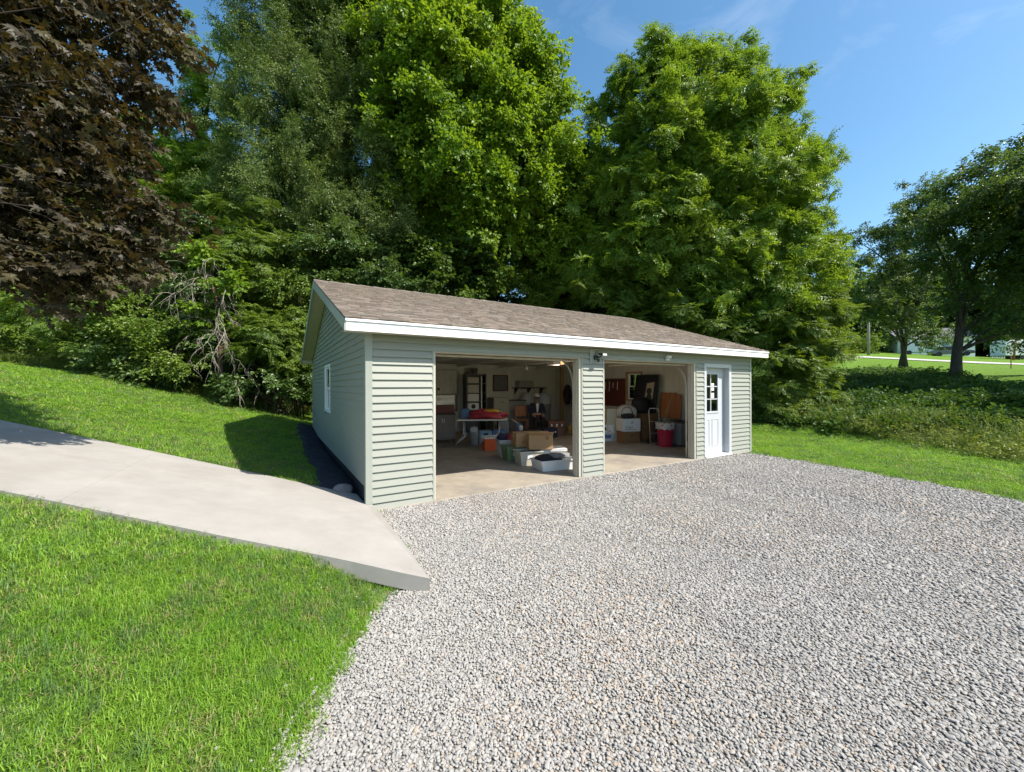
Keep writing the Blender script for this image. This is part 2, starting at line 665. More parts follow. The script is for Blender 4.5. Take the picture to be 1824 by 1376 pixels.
def grid_mesh(name, xs, ys, zf, m, keep=None):
    X, Y = np.meshgrid(xs, ys, indexing='xy')
    Z = zf(X, Y)
    nx, ny = len(xs), len(ys)
    me = bpy.data.meshes.new(name)
    co = np.stack([X, Y, Z], -1).reshape(-1, 3).astype(np.float32)
    i = (np.arange(ny - 1)[:, None] * nx + np.arange(nx - 1)[None, :])
    q = np.stack([i, i + 1, i + 1 + nx, i + nx], -1)
    if keep is not None:
        cx = (X[:-1, :-1] + X[1:, 1:]) / 2
        cy = (Y[:-1, :-1] + Y[1:, 1:]) / 2
        q = q[keep(cx, cy)]
    q = q.reshape(-1, 4)
    me.vertices.add(len(co))
    me.vertices.foreach_set('co', co.ravel())
    me.loops.add(q.size)
    me.loops.foreach_set('vertex_index', q.ravel().astype(np.int32))
    me.polygons.add(len(q))
    me.polygons.foreach_set('loop_start', np.arange(0, q.size, 4, dtype=np.int32))
    me.polygons.foreach_set('use_smooth', np.ones(len(q), bool))
    me.update(calc_edges=True)
    me.validate()
    me.materials.append(m)
    o = bpy.data.objects.new(name, me)
    COL.objects.link(o)
    return o


def ground_z(x, y):
    z = land(x, y)
    g = in_gravel(x, y, -0.12)
    z = np.where(g, np.minimum(z, -0.10), z)
    pth = in_poly(x, y, PATH_POLY)
    z = np.where(pth, z - 0.06, z)
    z = np.where(in_house(x, y, -0.05), -0.22, z)
    return z


gx = np.concatenate([np.arange(-400, -60, 40), np.arange(-60, -14, 3), np.arange(-14, -6, 0.4), np.arange(-6, 10, 0.125), np.arange(10, 30, 0.35),
                     np.arange(30, 130, 2.5), np.arange(130, 800, 40)])
gy = np.concatenate([np.arange(-300, -30, 30), np.arange(-30, -7, 1.5), np.arange(-7, 9, 0.125), np.arange(9, 22, 0.4), np.arange(22, 130, 3), np.arange(130, 800, 40)])
tag(grid_mesh('ground', gx, gy, ground_z, M['lawn']), kind='structure')


def gravel_z(x, y):
    return 0.008 * wob(x, y, 1.1) + 0.004 * wob(x, y, 3.0, 8, 5) - 0.006 - 0.12 * (~in_gravel(x, y, 0.02))


tag(grid_mesh('gravel_drive', np.arange(-6.5, 9.3, 0.1), np.arange(-15, 0.11, 0.1), gravel_z, M['gravel'],
              lambda x, y: in_gravel(x, y, 0.25) & ~in_house(x, y, -0.05) & ~in_poly(x, y, [(p[0] * 0.97 - 0.1, p[1]) for p in PATH_POLY])), kind='structure')


# ------------------------------------------------------------------ the path of concrete slabs
def path_slab(i0, i1, t0, t1, gap=0.006):
    """a slab between stations along the two edges"""
    def edge(line, t):
        k = min(int(t), len(line) - 2)
        a, b = np.array(line[k]), np.array(line[k + 1])
        return a + (b - a) * (t - k)
    n = max(2, int((t1 - t0) * 4))
    ts = np.linspace(t0 + (gap if t0 > 0 else 0), t1 - gap, n)
    mb = MB()
    for j in range(n - 1):
        p = [edge(PATH_NEAR, ts[j]), edge(PATH_NEAR, ts[j + 1]), edge(PATH_FAR, ts[j + 1]), edge(PATH_FAR, ts[j])]
        q = []
        for zz in (-0.13, 0.0):
            for e in (p[0], p[3], p[2], p[1]):
                q.append((e[0], e[1], path_top(e[0]) + zz))
        mb.hexa(q)
    if t0 == 0:      # the rounded corner piece in front of the garage's corner post
        a, b = PATH_NEAR[0], PATH_FAR[0]
        poly = [(a[0], a[1]), (0.055, -1.2), (0.06, -0.12), (0.04, -0.06), (0.0, -0.045), (-0.02, -0.03), b]
        mb2 = [(x, y) for x, y in poly]
        mb.prism(mb2, -0.03, path_top(0) - 0.0005, 'z')
    return mb


path = tag(thing('path', 'pale concrete path sloping down past the lawn to the gravel', 'path'), kind='structure')
del path['category']
for k, (a, b) in enumerate(((0, 3.1), (3.1, 4.2), (4.2, 6))):
    o = path_slab(0, 0, a, b, 0.0008).build('slab', M['concrete'], path)
    o.data.shade_flat()


# ------------------------------------------------------------------ grass
def tuft(seed, n=18, spread=0.045, h0=0.024, h1=0.062, w=0.0034):
    r = np.random.default_rng(seed)
    V, F, vals = [], [], []
    for i in range(n):
        a, rad = r.uniform(0, 6.283), spread * math.sqrt(r.uniform())
        bx, by = rad * math.cos(a), rad * math.sin(a)
        h, lean, la = r.uniform(h0, h1), r.uniform(0.2, 1.15), r.uniform(0, 6.283)
        dx, dy = math.cos(la), math.sin(la)
        sx, sy = -dy * w / 2, dx * w / 2
        ww = r.uniform(0.7, 1.3)
        p1 = (bx + dx * h * lean * 0.35, by + dy * h * lean * 0.35, h * 0.6)
        p2 = (bx + dx * h * lean, by + dy * h * lean, h * (1 - 0.35 * lean))
        k = len(V)
        V += [(bx - sx * ww, by - sy * ww, -0.01), (bx + sx * ww, by + sy * ww, -0.01), (p1[0] + sx * ww * .8, p1[1] + sy * ww * .8, p1[2]),
              (p1[0] - sx * ww * .8, p1[1] - sy * ww * .8, p1[2]), p2]
        F += [(k, k + 1, k + 2, k + 3), (k + 3, k + 2, k + 4)]
        v = r.uniform()
        vals += [v, v]
    return V, F, vals


GRASS_A, GRASS_B = (0.110, 0.270, 0.018), (0.300, 0.450, 0.060)
M['grass'] = leaf_mat('grass_blade', GRASS_A, GRASS_B, 0.42, 0.5, 0.3, (1.3, 1.25, 0.6))
M['straw'] = leaf_mat('dry_grass_blade', (0.27, 0.25, 0.09), (0.38, 0.34, 0.16), 0.3, 0.6, 0.2, (1, 1, 0.8))
tufts = [proto_obj('grass_tuft', *tuft(k)[:2], M['grass'], tuft(k)[2]) for k in range(5)]
M['grass_dull'] = leaf_mat('dull_grass_blade', (0.075, 0.165, 0.040), (0.185, 0.285, 0.085), 0.40, 0.5, 0.3, (1.2, 1.2, 0.7))
tufts.append(proto_obj('dry_tuft', *tuft(9, 9)[:2], M['straw'], tuft(9, 9)[2]))

for k in (11, 12):
    tufts.append(proto_obj('dull_tuft', *tuft(k, 16, h1=0.07)[:2], M['grass_dull'], tuft(k, 16, h1=0.07)[2]))


def seen(x, y, k=1.5, m=1.3):
    dx, dy = x - CAM_POS[0], y - CAM_POS[1]
    lat = dx * math.cos(YAW) - dy * math.sin(YAW)
    dep = dx * math.sin(YAW) + dy * math.cos(YAW)
    return (dep > -0.5) & (np.abs(lat) < k * np.maximum(dep, 0) + m), np.hypot(dx, dy), dep


def jgrid(x0, x1, y0, y1, s):
    xs = np.arange(x0, x1, s)
    ys = np.arange(y0, y1, s * 0.87)
    X, Y = np.meshgrid(xs, ys)
    X = X + (np.arange(len(ys)) % 2)[:, None] * s / 2
    X = X + RNG.uniform(-.5, .5, X.shape) * s
    Y = Y + RNG.uniform(-.5, .5, Y.shape) * s
    return X.ravel(), Y.ravel()


PX, PS, PT, PZ = [], [], [], []
for (d0, d1, sp, wide, tall) in ((0, 3.6, 0.031, 1.0, 0.95), (3.6, 6.5, 0.045, 1.35, 1.0), (6.5, 11, 0.07, 1.9, 1.0), (11, 19, 0.11, 2.8, 1.0)):
    X, Y = jgrid(-10, 15.5, -8, 16, sp)
    ok, dist, dep = seen(X, Y, 1.8, 3.0)
    edge_n = 0.05 * RNG.normal(size=len(X))
    ok &= (dist >= d0) & (dist < d1) & ~in_house(X, Y, 0.06) & ~in_gravel(X, Y, -np.abs(RNG.normal(0, 0.055, len(X))) - 0.02) & ~in_poly(X, Y, PATH_POLY) & (Y < wood_edge(X) + 0.6)
    ok &= ~((X > -0.52) & (X < 0.1) & (Y > 0.5) & (Y < 8.2))
    ok &= ~((X > np.interp(Y, [-8, -4.0, -2.3, -0.4, 2.2, 6], [9.6, 11.2, 12.5, 13.3, 13.5, 13.6]) + 1.3) & (Y < 6))
    ok &= ~((X > 0) & (X < 9.3) & (Y > 7.9))
    X, Y = X[ok], Y[ok]
    # thin or bare patches
    bare = wob(X, Y, 1.6, 8, 4)
    keep = RNG.uniform(size=len(X)) > np.clip((bare - 0.75) * 1.6, 0, 0.75)
    X, Y = X[keep], Y[keep]
    Z = land(X, Y)
    PX.append(np.stack([X, Y, Z], -1))
    hv = 0.85 + 0.32 * wob(X, Y, 1.1, 8, 7) + 0.22 * wob(X, Y, 4.0, 8, 2)
    PS.append(np.stack([np.full(len(X), wide), np.full(len(X), wide), tall * np.clip(hv, 0.5, 1.4) * RNG.uniform(0.75, 1.2, len(X))], -1))
    PT.append(np.clip((0.46 if d0 < 3 else 0.60) + 0.34 * wob(X, Y, 0.8, 8, 1) + 0.22 * wob(X, Y, 3.1, 8, 6) + RNG.normal(0, 0.17, len(X)), 0, 1))  # beyond the nearest ring, tint raised to paint in brightness seen along blades
P = np.concatenate(PX)
n = len(P)
rot = np.stack([RNG.normal(0, 0.12, n), RNG.normal(0, 0.12, n), RNG.uniform(0, 6.283, n)], -1)
patch = np.clip(wob(P[:, 0], P[:, 1], 1.7, 8, 4) - 0.30, 0, 1) * 0.75 + np.clip(wob(P[:, 0], P[:, 1], 4.3, 8, 11) - 0.6, 0, 1) * 0.8
gi_ = np.where(RNG.uniform(size=n) < 0.008 + 0.75 * patch, 5, RNG.integers(0, 5, n))
dull = np.clip(wob(P[:, 0], P[:, 1], 0.9, 8, 13) * 1.1 + 0.15 + 0.5 * wob(P[:, 0], P[:, 1], 5.0, 8, 3), 0, 0.85)
gi_ = np.where((gi_ < 5) & (RNG.uniform(size=n) < dull), RNG.integers(6, 8, n), gi_)
scatter('lawn_grass', 'grass', tufts, P, rot, np.concatenate(PS), np.concatenate(PT), idx=gi_)
print('grass tufts', n)


# ------------------------------------------------------------------ gravel stones
def stone(seed, sub=2):
    r = np.random.default_rng(seed)
    bm = bmesh.new()
    bmesh.ops.create_icosphere(bm, subdivisions=sub, radius=1.0)
    V = np.array([v.co[:] for v in bm.verts])
    F = [tuple(v.index for v in f.verts) for f in bm.faces]
    bm.free()
    for _ in range(9):          # knock flat facets off the ball
        d = r.normal(size=3)
        d /= np.linalg.norm(d)
        h = r.uniform(0.55, 0.85)
        t = np.maximum(V @ d - h, 0)
        V = V - t[:, None] * d * 0.9
    V = V * np.array([1.0, r.uniform(0.6, 0.85), r.uniform(0.42, 0.62)])
    return V, F


def stone_material():
    m, nt, out = new_mat('gravel_stone')
    N, L = nt.nodes, nt.links
    b = N.new('ShaderNodeBsdfPrincipled')
    b.inputs['Roughness'].default_value = 0.8
    b.inputs['Specular IOR Level'].default_value = 0.3
    a = N.new('ShaderNodeAttribute')
    a.attribute_type, a.attribute_name = 'INSTANCER', 'tint'
    r = N.new('ShaderNodeValToRGB')
    stops = [(0.0, (0.12, 0.115, 0.11)), (0.12, (0.20, 0.192, 0.180)), (0.45, (0.292, 0.278, 0.257)), (0.75, (0.338, 0.321, 0.296)), (0.92, (0.40, 0.382, 0.357)), (1.0, (0.315, 0.25, 0.185))]
    for i, (p, c) in enumerate(stops):
        if i > 1:
            r.color_ramp.elements.new(p)
    for i, (p, c) in enumerate(stops):
        r.color_ramp.elements[i].position, r.color_ramp.elements[i].color = p, c + (1,)
    L.new(a.outputs['Fac'], r.inputs['Fac'])
    tc = N.new('ShaderNodeTexCoord')
    n = N.new('ShaderNodeTexNoise')
    n.inputs['Scale'].default_value = 2.3
    n.inputs['Detail'].default_value = 6
    L.new(tc.outputs['Object'], n.inputs['Vector'])
    mu = N.new('ShaderNodeMixRGB')
    mu.blend_type = 'MULTIPLY'
    mu.inputs['Fac'].default_value = 0.5
    L.new(r.outputs['Color'], mu.inputs['Color1'])
    L.new(n.outputs['Color'], mu.inputs['Color2'])
    L.new(r.outputs['Color'], b.inputs['Base Color'])
    L.new(b.outputs['BSDF'], out.inputs['Surface'])
    return m


M['stone'] = stone_material()
stones = [proto_obj('gravel_stone', *stone(k, 2), M['stone']) for k in range(8)]
GP, GS, GT = [], [], []
for (d0, d1, sp, rad) in ((0, 2.7, 0.0145, 0.0099), (2.7, 4.4, 0.0168, 0.0112), (4.4, 7.0, 0.0225, 0.0136), (7.0, 10.5, 0.033, 0.0172), (10.5, 15, 0.055, 0.025)):
    X, Y = jgrid(-5, 9.2, -9, 0.05, sp)
    ok, dist, dep = seen(X, Y, 1.55, 1.5)
    ok &= (dist >= d0) & (dist < d1) & in_gravel(X, Y, 0.04) & ~in_house(X, Y, 0.0) & ~in_poly(X, Y, PATH_POLY)
    X, Y = X[ok], Y[ok]
    Z = gravel_z(X, Y)
    Z = np.where(Z < -0.06, np.maximum(land(X, Y), -0.02) - 0.0, Z + 0.003) + RNG.uniform(-0.003, 0.005, len(X))
    GP.append(np.stack([X, Y, Z], -1))
    GS.append(rad * np.exp(RNG.normal(0, 0.27, len(X))))
    t = np.clip(0.52 + 0.07 * wob(X, Y, 1.0, 8, 3) + RNG.normal(0, 0.105, len(X)), 0.0, 0.93)
    track = np.exp(-((X - 2.3 + 0.25 * Y * 0) % 1.55 - 0.75) ** 2 / 0.06) * (X > 1.4) * (X < 7.4)
    t = np.clip(t - 0.05 * np.clip(wob(X, Y, 0.33, 6, 15), -0.5, 1) - 0.11 * track * (0.6 + 0.6 * wob(X, Y, 0.6, 6, 12)), 0.02, 0.93)
    tan = RNG.uniform(size=len(X)) < 0.015 + 0.42 * np.clip(wob(X, Y, 0.5, 6, 9) - 0.1, 0, 1)
    GT.append(np.where(tan, RNG.uniform(0.95, 1.0, len(X)), t))
# a few strays kicked on to the lawn's edge and the path's lip
X = RNG.uniform(-1.7, 0.0, 420)
Y = RNG.uniform(-4.2, -2.0, 420)
k = (X < edge_left(Y) + 0.05) & (X > edge_left(Y) - np.abs(RNG.normal(0, 0.2, len(X)))) & ~in_poly(X, Y, PATH_POLY)
X, Y = X[k], Y[k]
GP.append(np.stack([X, Y, land(X, Y) + 0.008], -1))
GS.append(RNG.uniform(0.006, 0.013, len(X)))
GT.append(RNG.uniform(0.2, 0.9, len(X)))
P = np.concatenate(GP)
n = len(P)
rot = np.stack([RNG.normal(0, 0.22, n), RNG.normal(0, 0.22, n), RNG.uniform(0, 6.283, n)], -1)
scatter('gravel', 'stones', stones, P, rot, np.concatenate(GS), np.concatenate(GT))
print('gravel stones', n)


# ------------------------------------------------------------------ garage materials
M['siding'] = mat('sage_siding', (0.258, 0.268, 0.228), 0.5, 0.035, 3.0, 0.06, 90, spec=0.4, stretch=(0.6, 0.6, 6))
M['trim'] = mat('sage_trim', (0.275, 0.295, 0.255), 0.5, 0.04, 4.0, 0.05, 60, spec=0.4)
M['rake'] = mat('grey_rake_trim', (0.36, 0.385, 0.35), 0.45, 0.04, 3, spec=0.4)
M['white'] = mat('white_aluminium', (0.80, 0.80, 0.80), 0.4, 0.02, 3, spec=0.5)
M['soffit'] = mat('cream_soffit', (0.46, 0.43, 0.33), 0.55, 0.05, 3)
M['jamb'] = mat('weathered_jamb', (0.46, 0.42, 0.34), 0.75, 0.14, 5, 0.25, 50, stretch=(3, 3, 0.35), col2=(0.36, 0.32, 0.25), fac=(0.5, 0.75))
M['shingle'] = mat('shingle', (0.228, 0.193, 0.163), 0.95, 0.12, 30, 0.5, 180, spec=0.15, attr='shade')
M['felt'] = mat('roof_sheathing', (0.24, 0.17, 0.11), 0.85, 0.2, 4, stretch=(1, 4, 4))
M['inwall'] = mat('inside_wall', (0.62, 0.60, 0.53), 0.7, 0.10, 2.2, 0.25, 8, stretch=(5, 5, 0.6), col2=(0.42, 0.40, 0.35), fac=(0.52, 0.78))
M['ceil'] = mat('inside_ceiling', (0.60, 0.57, 0.51), 0.8, 0.12, 3, 0.1, 20)
M['lumber'] = mat('bare_lumber', (0.40, 0.25, 0.12), 0.75, 0.2, 5, 0.2, 50, stretch=(6, 6, 0.7))
M['darkwood'] = mat('dark_brown_wood', (0.13, 0.065, 0.04), 0.6, 0.25, 5, stretch=(1, 6, 6))
M['steel'] = mat('galvanised_steel', (0.55, 0.56, 0.57), 0.35, 0.12, 10, metal=0.8)
M['blackplastic'] = mat('black_plastic', (0.02, 0.021, 0.023), 0.45, 0.2, 20)
M['fabric_black'] = mat('landscape_cloth', (0.022, 0.025, 0.034), 0.85, 0.3, 3, 0.5, 9, spec=0.25)
M['doorwhite'] = mat('white_door_paint', (0.43, 0.445, 0.46), 0.4, 0.02, 3, spec=0.5)
M['greyplastic'] = mat('grey_plastic', (0.25, 0.255, 0.26), 0.5, 0.08, 10)
M['paper'] = mat('white_paper', (0.75, 0.75, 0.73), 0.8, 0.03, 20)
M['stonegrey'] = mat('pale_rock', (0.20, 0.20, 0.205), 0.85, 0.2, 7, 0.4, 30)
M['amber'] = mat('amber_lens', (0.75, 0.33, 0.08), 0.3, 0.1, 5)


def glass_material():
    m, nt, out = new_mat('window_glass')
    N, L = nt.nodes, nt.links
    g = N.new('ShaderNodeBsdfGlossy')
    g.inputs['Roughness'].default_value = 0.02
    t = N.new('ShaderNodeBsdfTransparent')
    t.inputs['Color'].default_value = (0.86, 0.9, 0.9, 1)
    f = N.new('ShaderNodeFresnel')
    f.inputs['IOR'].default_value = 1.5
    mx = N.new('ShaderNodeMixShader')
    L.new(f.outputs['Fac'], mx.inputs['Fac'])
    L.new(t.outputs['BSDF'], mx.inputs[1])
    L.new(g.outputs['BSDF'], mx.inputs[2])
    L.new(mx.outputs['Shader'], out.inputs['Surface'])
    return m


M['glass'] = glass_material()

E_ = 0.1016                     # one course of siding
WALL_TOP = 2.44
EAVE_Y, EAVE_Z0, EAVE_Z1 = -0.30, 2.315, 2.472
RIDGE_Y, RIDGE_Z = 3.985, 3.905
RAKE = 0.30
SL = (RIDGE_Z - EAVE_Z1) / (RIDGE_Y - EAVE_Y)
D1 = (0.92, 3.61, 2.10)         # left opening: x0, x1, top
D2 = (4.19, 6.91, 2.10)
DM = (7.30, 8.20, 2.06)         # the small door
WT = 0.14                       # wall thickness

garage = thing('garage', 'sage green two bay garage with open doors and brown shingle roof', 'garage')

# floor slab
MB().box(0.02, GL - 0.02, -0.035, GW - 0.02, -0.20, 0.018).build('floor_slab', M['slab'], garage, bev=0.01)


# walls, as sheathing with an inside face
def wall_piece(boxes, label):
    mb = MB()
    for b in boxes:
        mb.box(*b)
    o = mb.build('wall', M['inwall'], garage)
    o['label'] = label
    return o


T = WALL_TOP
front = wall_piece([(0.02, D1[0], 0.0, WT, 0, T), (D1[1], D2[0], 0, WT, 0, T), (D2[1], DM[0], 0, WT, 0, T), (DM[1], GL - .02, 0, WT, 0, T),
                    (D1[0], D1[1], 0, WT, D1[2] + .05, T), (D2[0], D2[1], 0, WT, D2[2] + .05, T), (DM[0], DM[1], 0, WT, DM[2] + .03, T)],
                   'front wall with two door openings and a white entry door')
LW = (3.74, 4.57, 1.13, 2.07)   # window in the left wall: y0,y1,z0,z1
left = wall_piece([(0.02, WT, WT, LW[0], 0, T), (0.02, WT, LW[1], GW - WT, 0, T), (0.02, WT, LW[0], LW[1], 0, LW[2]), (0.02, WT, LW[0], LW[1], LW[3], T)],
                  'side wall with a narrow looking white window')
RW = (3.28, 3.86, 1.20, 2.04)
right = wall_piece([(GL - WT, GL - .02, WT, RW[0], 0, T), (GL - WT, GL - .02, RW[1], GW - WT, 0, T), (GL - WT, GL - .02, RW[0], RW[1], 0, RW[2]), (GL - WT, GL - .02, RW[0], RW[1], RW[3], T)],
                   'far side wall with a small bright window')
back = wall_piece([(0.02, GL - .02, GW - WT, GW - .02, 0, T)], 'back wall covered in stained white sheeting')
# gable ends above the side walls
for x0, x1 in ((0.02, WT), (GL - WT, GL - 0.02)):
    MB().prism([(0.0, T + .002), (GW - .02, T + .002), (RIDGE_Y, RIDGE_Z - 0.10)], x0, x1, 'x').build('gable', M['inwall'], garage)
MB().box(WT, GL - WT, WT, GW - WT, T + 0.02, T + 0.06).build('ceiling', M['ceil'], garage)
beams = MB().box(WT, GL - WT, GW - WT - 0.05, GW - WT - 0.003, 2.26, T).build('wall_plate', M['ceil'], garage)
for k in range(5):
    x = 1.2 + k * 1.7
    MB().box(x, x + 0.04, WT + 0.02, GW - WT - 0.06, 2.34, T + 0.018).build('ceiling_joist', M['ceil'], garage)
# tall post near the far corner and battens of the back wall
MB().box(8.62, 8.72, 6.9, 6.99, 0.02, T).build('post', M['lumber'], garage)
for x in (0.9, 2.1, 3.3, 4.5, 5.7, 6.9, 8.1):
    MB().box(x, x + 0.035, GW - WT - 0.012, GW - WT - 0.001, 0.05, 2.26).build('wall_batten', M['inwall'], garage)


# siding planks -------------------------------------------------------------------
def plank_x(x0, x1, parent, z, cache={}):
    """a clapboard on the front wall, thicker at its lower edge"""
    key = (round(x0, 3), round(x1, 3))
    if key not in cache:
        mb = MB()
        h = E_ + 0.006
        mb.hexa([(0, -0.033, 0), (x1 - x0, -0.033, 0), (x1 - x0, 0.004, 0), (0, 0.004, 0), (0, -0.0045, h), (x1 - x0, -0.0045, h), (x1 - x0, 0.004, h), (0, 0.004, h)])
        me = mb.mesh('siding_plank')
        me.materials.append(M['siding'])
        cache[key] = me
    o = bpy.data.objects.new('siding_plank', cache[key])
    COL.objects.link(o)
    o.parent = parent
    o.location = (x0, -0.002, z)
    return o


secs = [(0.066, D1[0] - 0.035), (D1[1] + 0.07, D2[0] - 0.03), (D2[1] + 0.032, DM[0] - 0.075), (DM[1] + 0.085, GL - 0.05)]
for k in range(-1, 23):
    z = (k + 1) * E_
    if z > 2.40:
        continue
    if z < 2.14 - 0.04:
        for a, b in secs:
            plank_x(a, b, front, z)
    else:
        cuts = [secs[0][0]] + ([3.2, 6.9] if k % 2 else [4.9]) + [secs[-1][1]]
        for a, b in zip(cuts[:-1], cuts[1:]):
            plank_x(a, b, front, z)


def plank_side(y0a, y1a, y0b, y1b, z, h, parent, x=0.0, sgn=-1):
    mb = MB()
    t0, t1 = 0.024, 0.0045
    p = [(x + sgn * t0, y0a, z), (x + sgn * t0, y1a, z), (x - sgn * 0.004, y1a, z), (x - sgn * 0.004, y0a, z),
         (x + sgn * t1, y0b, z + h), (x + sgn * t1, y1b, z + h), (x - sgn * 0.004, y1b, z + h), (x - sgn * 0.004, y0b, z + h)]
    mb.hexa(p)
    return mb.build('siding_plank', M['siding'], parent)


def plank_run(y0a, y1a, y0b, y1b, z, h, parent, x, sgn, rs=np.random.default_rng(12)):
    """one course of siding, made of lengths whose ends overlap"""
    if y1a - y0a < 4.2:
        return plank_side(y0a, y1a, y0b, y1b, z, h, parent, x, sgn)
    c = rs.uniform(y0a + 1.4, min(y0a + 3.7, y1a - 1.2))
    plank_side(y0a, c, y0b, c, z, h, parent, x, sgn)
    plank_side(c - 0.025, y1a, c - 0.025, y1b, z + 0.0008, h, parent, x + sgn * 0.0028, sgn)


def gable_y(z):
    """front and back limits of the gable at height z (under the sloping soffit)"""
    zz = z - (EAVE_Z0 - 0.02)
    f = EAVE_Y + zz / SL
    b = 2 * RIDGE_Y - EAVE_Y - zz / SL
    return max(0.05, f), min(GW - 0.05, b)


for side, xx, sgn in ((left, 0.0, -1), (right, GL, 1)):
    Wd = LW if side is left else RW
    z = 0.325 if side is left else 0.02
    while z < 3.84:
        h = E_ + 0.006
        a0, b0 = gable_y(z)
        a1, b1 = gable_y(z + h)
        if b1 - a1 > 0.05:
            if z + E_ * 0.6 > Wd[2] - 0.05 and z < Wd[3] + 0.03:
                plank_side(a0, Wd[0] - 0.05, a1, Wd[0] - 0.05, z, h, side, xx, sgn)
                plank_side(Wd[1] + 0.05, b0, Wd[1] + 0.05, b1, z, h, side, xx, sgn)
            else:
                plank_run(a0, b0, a1, b1, z, h, side, xx, sgn)
        z += E_
# foundation below the side wall, dark plastic sheet over the footing
MB().box(-0.004, 0.018, 0.0, GW, -0.1, 0.335).build('foundation', M['blackplastic'], garage)

# corner posts
for x0, x1, y0, y1 in ((-0.024, 0.066, -0.028, 0.05), (GL - 0.05, GL + 0.024, -0.028, 0.05), (-0.024, 0.05, GW - 0.05, GW + 0.02), (GL - 0.05, GL + 0.024, GW - 0.05, GW + 0.02)):
    zb = 0.30 if (x0 < 0 and y0 > 1) else -0.03
    MB().box(x0, x1, y0 - (.006 if y0 < 1 else 0), y1, zb, 2.36).build('corner_post', M['trim'], garage, bev=0.006)

# opening trims ---------------------------------------------------------------------
for (x0, x1, zt) in (D1, D2):
    g = garage
    # narrow sage strip on the wall's face
    MB().box(x0 - 0.034, x0 - 0.004, -0.026, 0.002, 0.0, zt + 0.085).build('opening_trim', M['trim'], g, bev=0.003)
    MB().box(x1 + 0.03, x1 + 0.066, -0.026, 0.002, 0.0, zt + 0.085).build('opening_trim', M['trim'], g, bev=0.003)
    MB().box(x0 - 0.004, x1 + 0.03, -0.026, 0.002, zt + 0.055, zt + 0.085).build('opening_trim', M['trim'], g, bev=0.003)
    # cream jamb boards in the wall's thickness
    MB().box(x0 - 0.004, x0 + 0.018, -0.012, WT + 0.012, 0.02, zt + 0.02).build('jamb', M['jamb'], g, bev=0.003)
    MB().box(x1 - 0.018, x1 + 0.03, -0.012, WT + 0.012, 0.02, zt + 0.02).build('jamb', M['jamb'], g, bev=0.003)
    MB().box(x0 - 0.004, x1 + 0.03, -0.012, WT + 0.012, zt + 0.02, zt + 0.054).build('jamb', M['jamb'], g, bev=0.003)
    MB().box(x1 - 0.035, x1 - 0.019, 0.04, 0.075, 0.02, zt).build('door_stop', M['jamb'], g)
    # overhead door rolled up under the ceiling: five panels, tracks
    od = MB().box(x0 + 0.03, x1 - 0.03, 0.20, 0.25, zt + 0.005, zt + 0.06).build('overhead_door', M['darkwood'], g)
    MB().box(x0 + 0.03, x1 - 0.03, 0.186, 0.199, zt - 0.02, zt + 0.012).build('bottom_rail', M['jamb'], od)
    for k in range(4):
        y = 0.30 + k * 0.54
        MB().box(x0 + 0.03, x1 - 0.03, y, y + 0.53, zt + 0.13 + 0.01 * k, zt + 0.165 + 0.01 * k).build('door_panel', M['white'], od)
    for xx in (x0 - 0.03, x1 + 0.03 if x0 < 2 else x1 - 0.004):
        arc = [(xx, 0.20, 0.03), (xx, 0.20, 1.55)] + [(xx, 0.20 + 0.55 * (1 - math.cos(a)), 1.62 + 0.55 * math.sin(a)) for a in np.linspace(0.05, PI / 2, 8)] + [(xx, 2.6, 2.19)]
        MB().tube(arc, 0.018, 6).build('door_track', M['jamb'], g, smooth=True)
# entry door ----------------------------------------------------------------------------
x0, x1, zt = DM
for b in ((x0 - 0.075, x0, -0.034, 0.004, 0.03, zt + 0.075), (x1, x1 + 0.085, -0.034, 0.004, 0.03, zt + 0.075), (x0, x1, -0.034, 0.004, zt, zt + 0.075)):
    MB().box(*b).build('door_casing', M['doorwhite'], garage, bev=0.006)
for b in ((x0 - 0.012, x0 + 0.012, -0.03, WT, 0.04, zt), (x1 - 0.012, x1 + 0.012, -0.03, WT, 0.04, zt), (x0, x1, -0.03, WT, zt - 0.012, zt + 0.012)):
    MB().box(*b).build('door_jamb', M['doorwhite'], garage)
MB().box(x0 - 0.05, x1 + 0.06, -0.06, WT, 0.008, 0.045).build('threshold', M['white'], garage, bev=0.006)
dy = 0.095
door = MB()
gx0, gx1, gz0, gz1 = 7.40, 7.93, 1.03, 1.91
door.box(x0 + .013, gx0, dy, dy + .04, 0.05, zt - .014).box(gx1, x1 - .013, dy, dy + .04, 0.05, zt - .014)
door.box(gx0, gx1, dy, dy + .04, 0.05, gz0).box(gx0, gx1, dy, dy + .04, gz1, zt - .014)
door = door.build('entry_door', M['doorwhite'], garage)
fr = MB()
for b in ((gx0 - .035, gx0 + .012, gz0 - .035, gz1 + .035), (gx1 - .012, gx1 + .035, gz0 - .035, gz1 + .035)):
    fr.box(b[0], b[1], dy - .014, dy - .001, b[2], b[3])
fr.box(gx0 + .012, gx1 - .012, dy - .014, dy - .001, gz0 - .035, gz0 + .012).box(gx0 + .012, gx1 - .012, dy - .014, dy - .001, gz1 - .012, gz1 + .035)
fr.build('window_frame', M['doorwhite'], door, bev=0.003)
xm = 7.655
MB().box(xm - .011, xm + .011, dy - .006, dy + .006, gz0, gz1).build('muntin', M['doorwhite'], door)
for k in (1, 2):
    z = gz0 + (gz1 - gz0) * k / 3
    for a, b in ((gx0 + .012, xm - .011), (xm + .011, gx1 - .012)):
        MB().box(a, b, dy - .006, dy + .006, z - .011, z + .011).build('muntin', M['doorwhite'], door)
